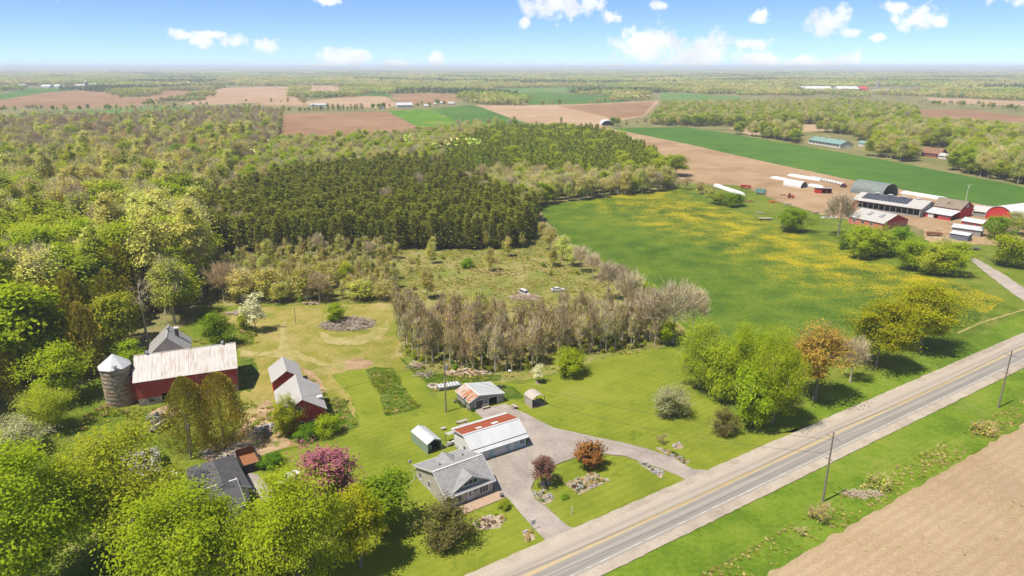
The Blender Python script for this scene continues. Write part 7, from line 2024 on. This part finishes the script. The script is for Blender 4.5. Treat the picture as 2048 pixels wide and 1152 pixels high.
# ------------------------------------------------------------------ beds, piles, signs
flower_bed('rectangular stone-edged flower bed in the middle of the island lawn', [(1130, 968), (1185, 947), (1218, 962), (1160, 990)], 1, 34, 46, colours=('bed_green', 'bed_green', 'yellow_bloom', 'leaf_purple', 'white_bloom'))
flower_bed('stone bed with white flowers at the tip of the island lawn', [(1278, 928), (1290, 925), (1325, 946), (1322, 958)], 2, 20, 26, colours=('bed_green', 'white_bloom', 'white_bloom'))
flower_bed('white-flowering stone bed at the bend of the drive', [(1068, 988), (1085, 984), (1105, 995), (1104, 1003), (1088, 1010)], 3, 18, 20, colours=('bed_green', 'white_bloom', 'white_bloom'))
flower_bed('small stone bed at the foot of the purple tree', [(1082, 968), (1096, 966), (1096, 980), (1086, 982)], 4, 10, 8)
flower_bed('stone flower strip along the upper edge of the drive', [(1308, 896), (1340, 902), (1378, 924), (1370, 930)], 5, 24, 26, colours=('bed_green', 'white_bloom', 'yellow_bloom'))
flower_bed('little stone ring on the lawn near the drive', [(1345, 892), (1356, 888), (1366, 892), (1362, 899), (1348, 899)], 6, 12, 5)
flower_bed('rock garden on the lawn below the wooden deck', [(944, 1048), (962, 1036), (1005, 1030), (1012, 1040), (998, 1058), (958, 1060)], 7, 46, 16, colours=('bed_green', 'leaf_purple', 'yellow_bloom'), edge=False)
flower_bed('small flower bed around the sign by the drive mouth', [(1045, 1066), (1062, 1062), (1070, 1080), (1050, 1086)], 8, 8, 10)
flower_bed('narrow green bed along the left wall of the beige shed', [(906, 804), (912, 801), (950, 822), (946, 826)], 9, 6, 40, colours=('bed_green',))
flower_bed('stone ring around the white blossoming sapling', [(1070, 767), (1076, 763), (1083, 766), (1077, 770)], 10, 8, 1)


def pile(label, base, rx, ry, n, seed, mats, name='brush_pile', cat='brush pile', ln=(1.5, 4.0), r=0.06, h=1.2):
    g = G(*base); rnd = random.Random(seed); t = thing(name, label, cat, (g[0], g[1], 0.05))
    groups = {m: MB() for m in mats}
    for _ in range(n):
        a = rnd.uniform(0, 6.28); d = rnd.random() ** 0.5; x, y = rx * d * math.cos(a), ry * d * math.sin(a); z = h * (1 - d * d) * rnd.uniform(0.2, 1.0) + 0.12
        b = rnd.uniform(0, 6.28); l_ = rnd.uniform(*ln) / 2; e = rnd.uniform(-0.25, 0.25); rr = r * rnd.uniform(0.5, 1.6)
        dx, dy, dz = math.cos(b) * l_, math.sin(b) * l_, max(-z + 0.06, e * l_)
        groups[rnd.choice(mats)].tube((x - dx, y - dy, max(0.06, z - dz)), (x + dx, y + dy, z + dz), rr, rr * 0.6, 5)
    for m, mb in groups.items(): tag(mb.build('sticks', M[m], t), kind='stuff')
    return t


pile('big brush pile of grey branches around a green tree', (695, 650), 7.5, 5.0, 750, 1, ('bark', 'bark_dead', 'old_wood'), h=1.8)
pile('scattered lumber and scrap beside the black container', (462, 905), 5.0, 3.0, 160, 2, ('wood', 'old_wood', 'bark_dead', 'galvanised'), 'lumber_pile', 'lumber pile', (1.5, 4.5), 0.09, 0.9)
pile('heap of cut logs behind the beige shed', (938, 748), 6.0, 1.5, 110, 3, ('log_end', 'bark_dead', 'wood'), 'log_pile', 'log pile', (0.6, 1.6), 0.2, 1.0)
pile('small pile of pale branches left of the fire pit', (832, 735), 2.4, 1.0, 40, 4, ('bark_dead', 'log_end'))
pile('pale branches lying near the fire pit', (848, 752), 2.2, 0.8, 30, 8, ('bark_dead', 'bark'))
pile('grey timber stack at the edge of the wood behind the barn', (475, 628), 3.2, 0.8, 40, 5, ('bark_dead', 'old_wood'), 'lumber_pile', 'lumber pile', (2, 5), 0.09, 0.6)
pile('junk and scrap metal in the shade left of the red granary', (535, 860), 3.0, 2.0, 50, 6, ('galvanised', 'white_plastic', 'blue_paint', 'old_wood'), 'scrap_pile', 'scrap pile', (0.6, 2.0), 0.1, 0.8)
pile('dry brush heap around the abandoned van', (1050, 596), 5.0, 3.0, 260, 7, ('wood', 'bark_dead', 'log_end'), h=0.9)
pile('pale cut wood at the edge of the trees behind the yard', (620, 609), 2.8, 0.7, 40, 9, ('bark_dead', 'log_end'), 'log_pile', 'log pile', (0.6, 1.6), 0.14, 0.7)
pile('dead reeds heaped in the roadside ditch', (1725, 990), 3.6, 1.0, 200, 10, ('wood', 'bark_dead'), h=0.5, ln=(0.8, 2.0), r=0.03)
pile('brick-red scrap heap on the paddock grass', (1497, 404), 3, 1.5, 60, 11, ('rust', 'wood'), 'scrap_pile', 'scrap pile', (0.8, 2.0), 0.12, 0.8)
pile('jumble of grey junk in front of the big red barn', (318, 838), 2.2, 1.5, 40, 12, ('galvanised', 'old_wood', 'dark_metal'), 'scrap_pile', 'scrap pile', (0.8, 2.4), 0.12, 1.6)
pile('white tarps and rubble beside the tall bare farm tree', (1658, 436), 4, 1.5, 30, 13, ('white_plastic', 'pale_rock'), 'scrap_pile', 'scrap pile', (0.8, 2.0), 0.2, 0.7)
pile('pale household items stacked behind the white garage', (910, 893), 1.6, 1.2, 16, 14, ('white_plastic', 'galvanised', 'beige_canvas'), 'scrap_pile', 'scrap pile', (0.6, 1.2), 0.25, 0.9)
pile('folded white tarp and hitch behind the rusty roof', (1000, 838), 1.5, 0.8, 10, 15, ('white_plastic', 'dark_metal'), 'scrap_pile', 'scrap pile', (0.8, 1.6), 0.2, 0.6)
pile('dark tyres and parts at the right rear of the beige shed', (1000, 776), 1.2, 0.7, 12, 16, ('tyre_rubber', 'dark_metal'), 'scrap_pile', 'scrap pile', (0.5, 0.9), 0.2, 0.5)

g = G(866, 772); t = thing('fire_pit', 'round fire pit with charred wood on a sandy patch', 'fire pit', (g[0], g[1], 0.11)); rnd = random.Random(8)
for i in range(12): put_rock(t, 0.75 * math.cos(i * 0.5236), 0.75 * math.sin(i * 0.5236), 0, 0.2, rnd)
for i in range(5): MB().tube((-0.5 * math.cos(i), -0.5 * math.sin(i), 0.08), (0.5 * math.cos(i), 0.5 * math.sin(i), 0.22), 0.08, 0.07, 7).build('charred_log', M['fire_ash'], t)
g = G(1063, 1062); t = thing('sign', 'white hanging property sign on a post at the drive mouth', 'sign', (g[0], g[1], 0.07), ROAD_ANG)
MB().box(-0.06, 0.06, -0.06, 0.06, 0, 1.9).build('post', M['white_trim'], t); MB().box(-0.06, 0.8, -0.05, 0.05, 1.903, 2.0).build('arm', M['white_trim'], t); MB().box(0.08, 0.75, -0.02, 0.02, 1.05, 1.75).build('board', M['white_trim'], t)
for x in (0.15, 0.65): MB().box(x - 0.012, x + 0.012, -0.012, 0.012, 1.751, 1.902).build('hook', M['dark_metal'], t)
g = G(1143, 1030); t = thing('marker_post', 'thin white marker post on the island lawn', 'post', (g[0], g[1], 0.07))
MB().box(-0.05, 0.05, -0.05, 0.05, 0, 1.5).build('stake', M['white_trim'], t); MB().box(-0.065, 0.065, -0.065, 0.065, 1.5005, 1.58).build('cap', M['white_trim'], t)
g = G(1682, 1012); t = thing('marker_post', 'yellow guy marker leaning beside the roadside pole', 'post', (g[0], g[1], 0.05))
MB().tube((0, 0, 0), (-0.35, 0, 1.8), 0.05, 0.05, 8).build('stake', M['yellow_bloom'], t); MB().tube((-0.36, 0, 1.8), (-0.37, 0, 1.86), 0.06, 0.04, 8).build('cap', M['yellow_bloom'], t)
g = G(1019, 756); t = thing('bird_feeder', 'small feeder on a post at the edge of the grove', 'feeder', (g[0], g[1], 0.05))
MB().tube((0, 0, 0), (0, 0, 1.5), 0.05, 0.05, 8).build('post', M['wood'], t); MB().box(-0.25, 0.25, -0.2, 0.2, 1.5, 1.8).build('box', M['old_wood'], t); MB().prism([(-0.32, -0.28, 1.805), (-0.32, 0.28, 1.805), (-0.32, 0, 2.05)], (0.64, 0, 0)).build('roof', M['white_trim'], t)

# kerb stones along the island lawn
isl = [(1273, 922), (1249, 913.6), (1210, 910), (1151, 917), (1112, 930.6), (1074, 951), (1062, 978), (1071, 1000), (1091, 1014), (1108, 1029)]
mb_t = thing('lawn_edging', 'dark timber edging along the island lawn', 'edging', (0, 0, 0.1))
for a, b in zip(isl, isl[1:]):
    a, b = Vector(G(*a)), Vector(G(*b)); n = max(1, int((b - a).length / 1.2)); d = (b - a) / n; s = Vector((-d.y, d.x, 0)).normalized() * 0.08
    for i in range(n):
        p, q = a + d * (i + 0.02), a + d * (i + 0.98)
        MB().prism([p - s, q - s, q + s, p + s], (0, 0, 0.16)).build('timber', M['bark'], mb_t)

# ------------------------------------------------------------------ haze in the air
def haze():
    mb = MB().box(-25900, 25900, -590, 25900, -1.0, 96.0)
    m = bpy.data.materials.new('haze_air'); m.use_nodes = True; nt = m.node_tree; nt.nodes.clear()
    out = nt.nodes.new('ShaderNodeOutputMaterial'); v = nt.nodes.new('ShaderNodeVolumePrincipled')
    v.inputs['Color'].default_value = (0.82, 0.91, 1.0, 1); v.inputs['Density'].default_value = HAZE; v.inputs['Anisotropy'].default_value = 0.0
    L(nt, v.outputs[0], out.inputs['Volume'])
    o = mb.build('haze', m); tag(o, 'thin pale haze in the air over the whole landscape', None, None, 'stuff')


HAZE = 0.00013
haze()
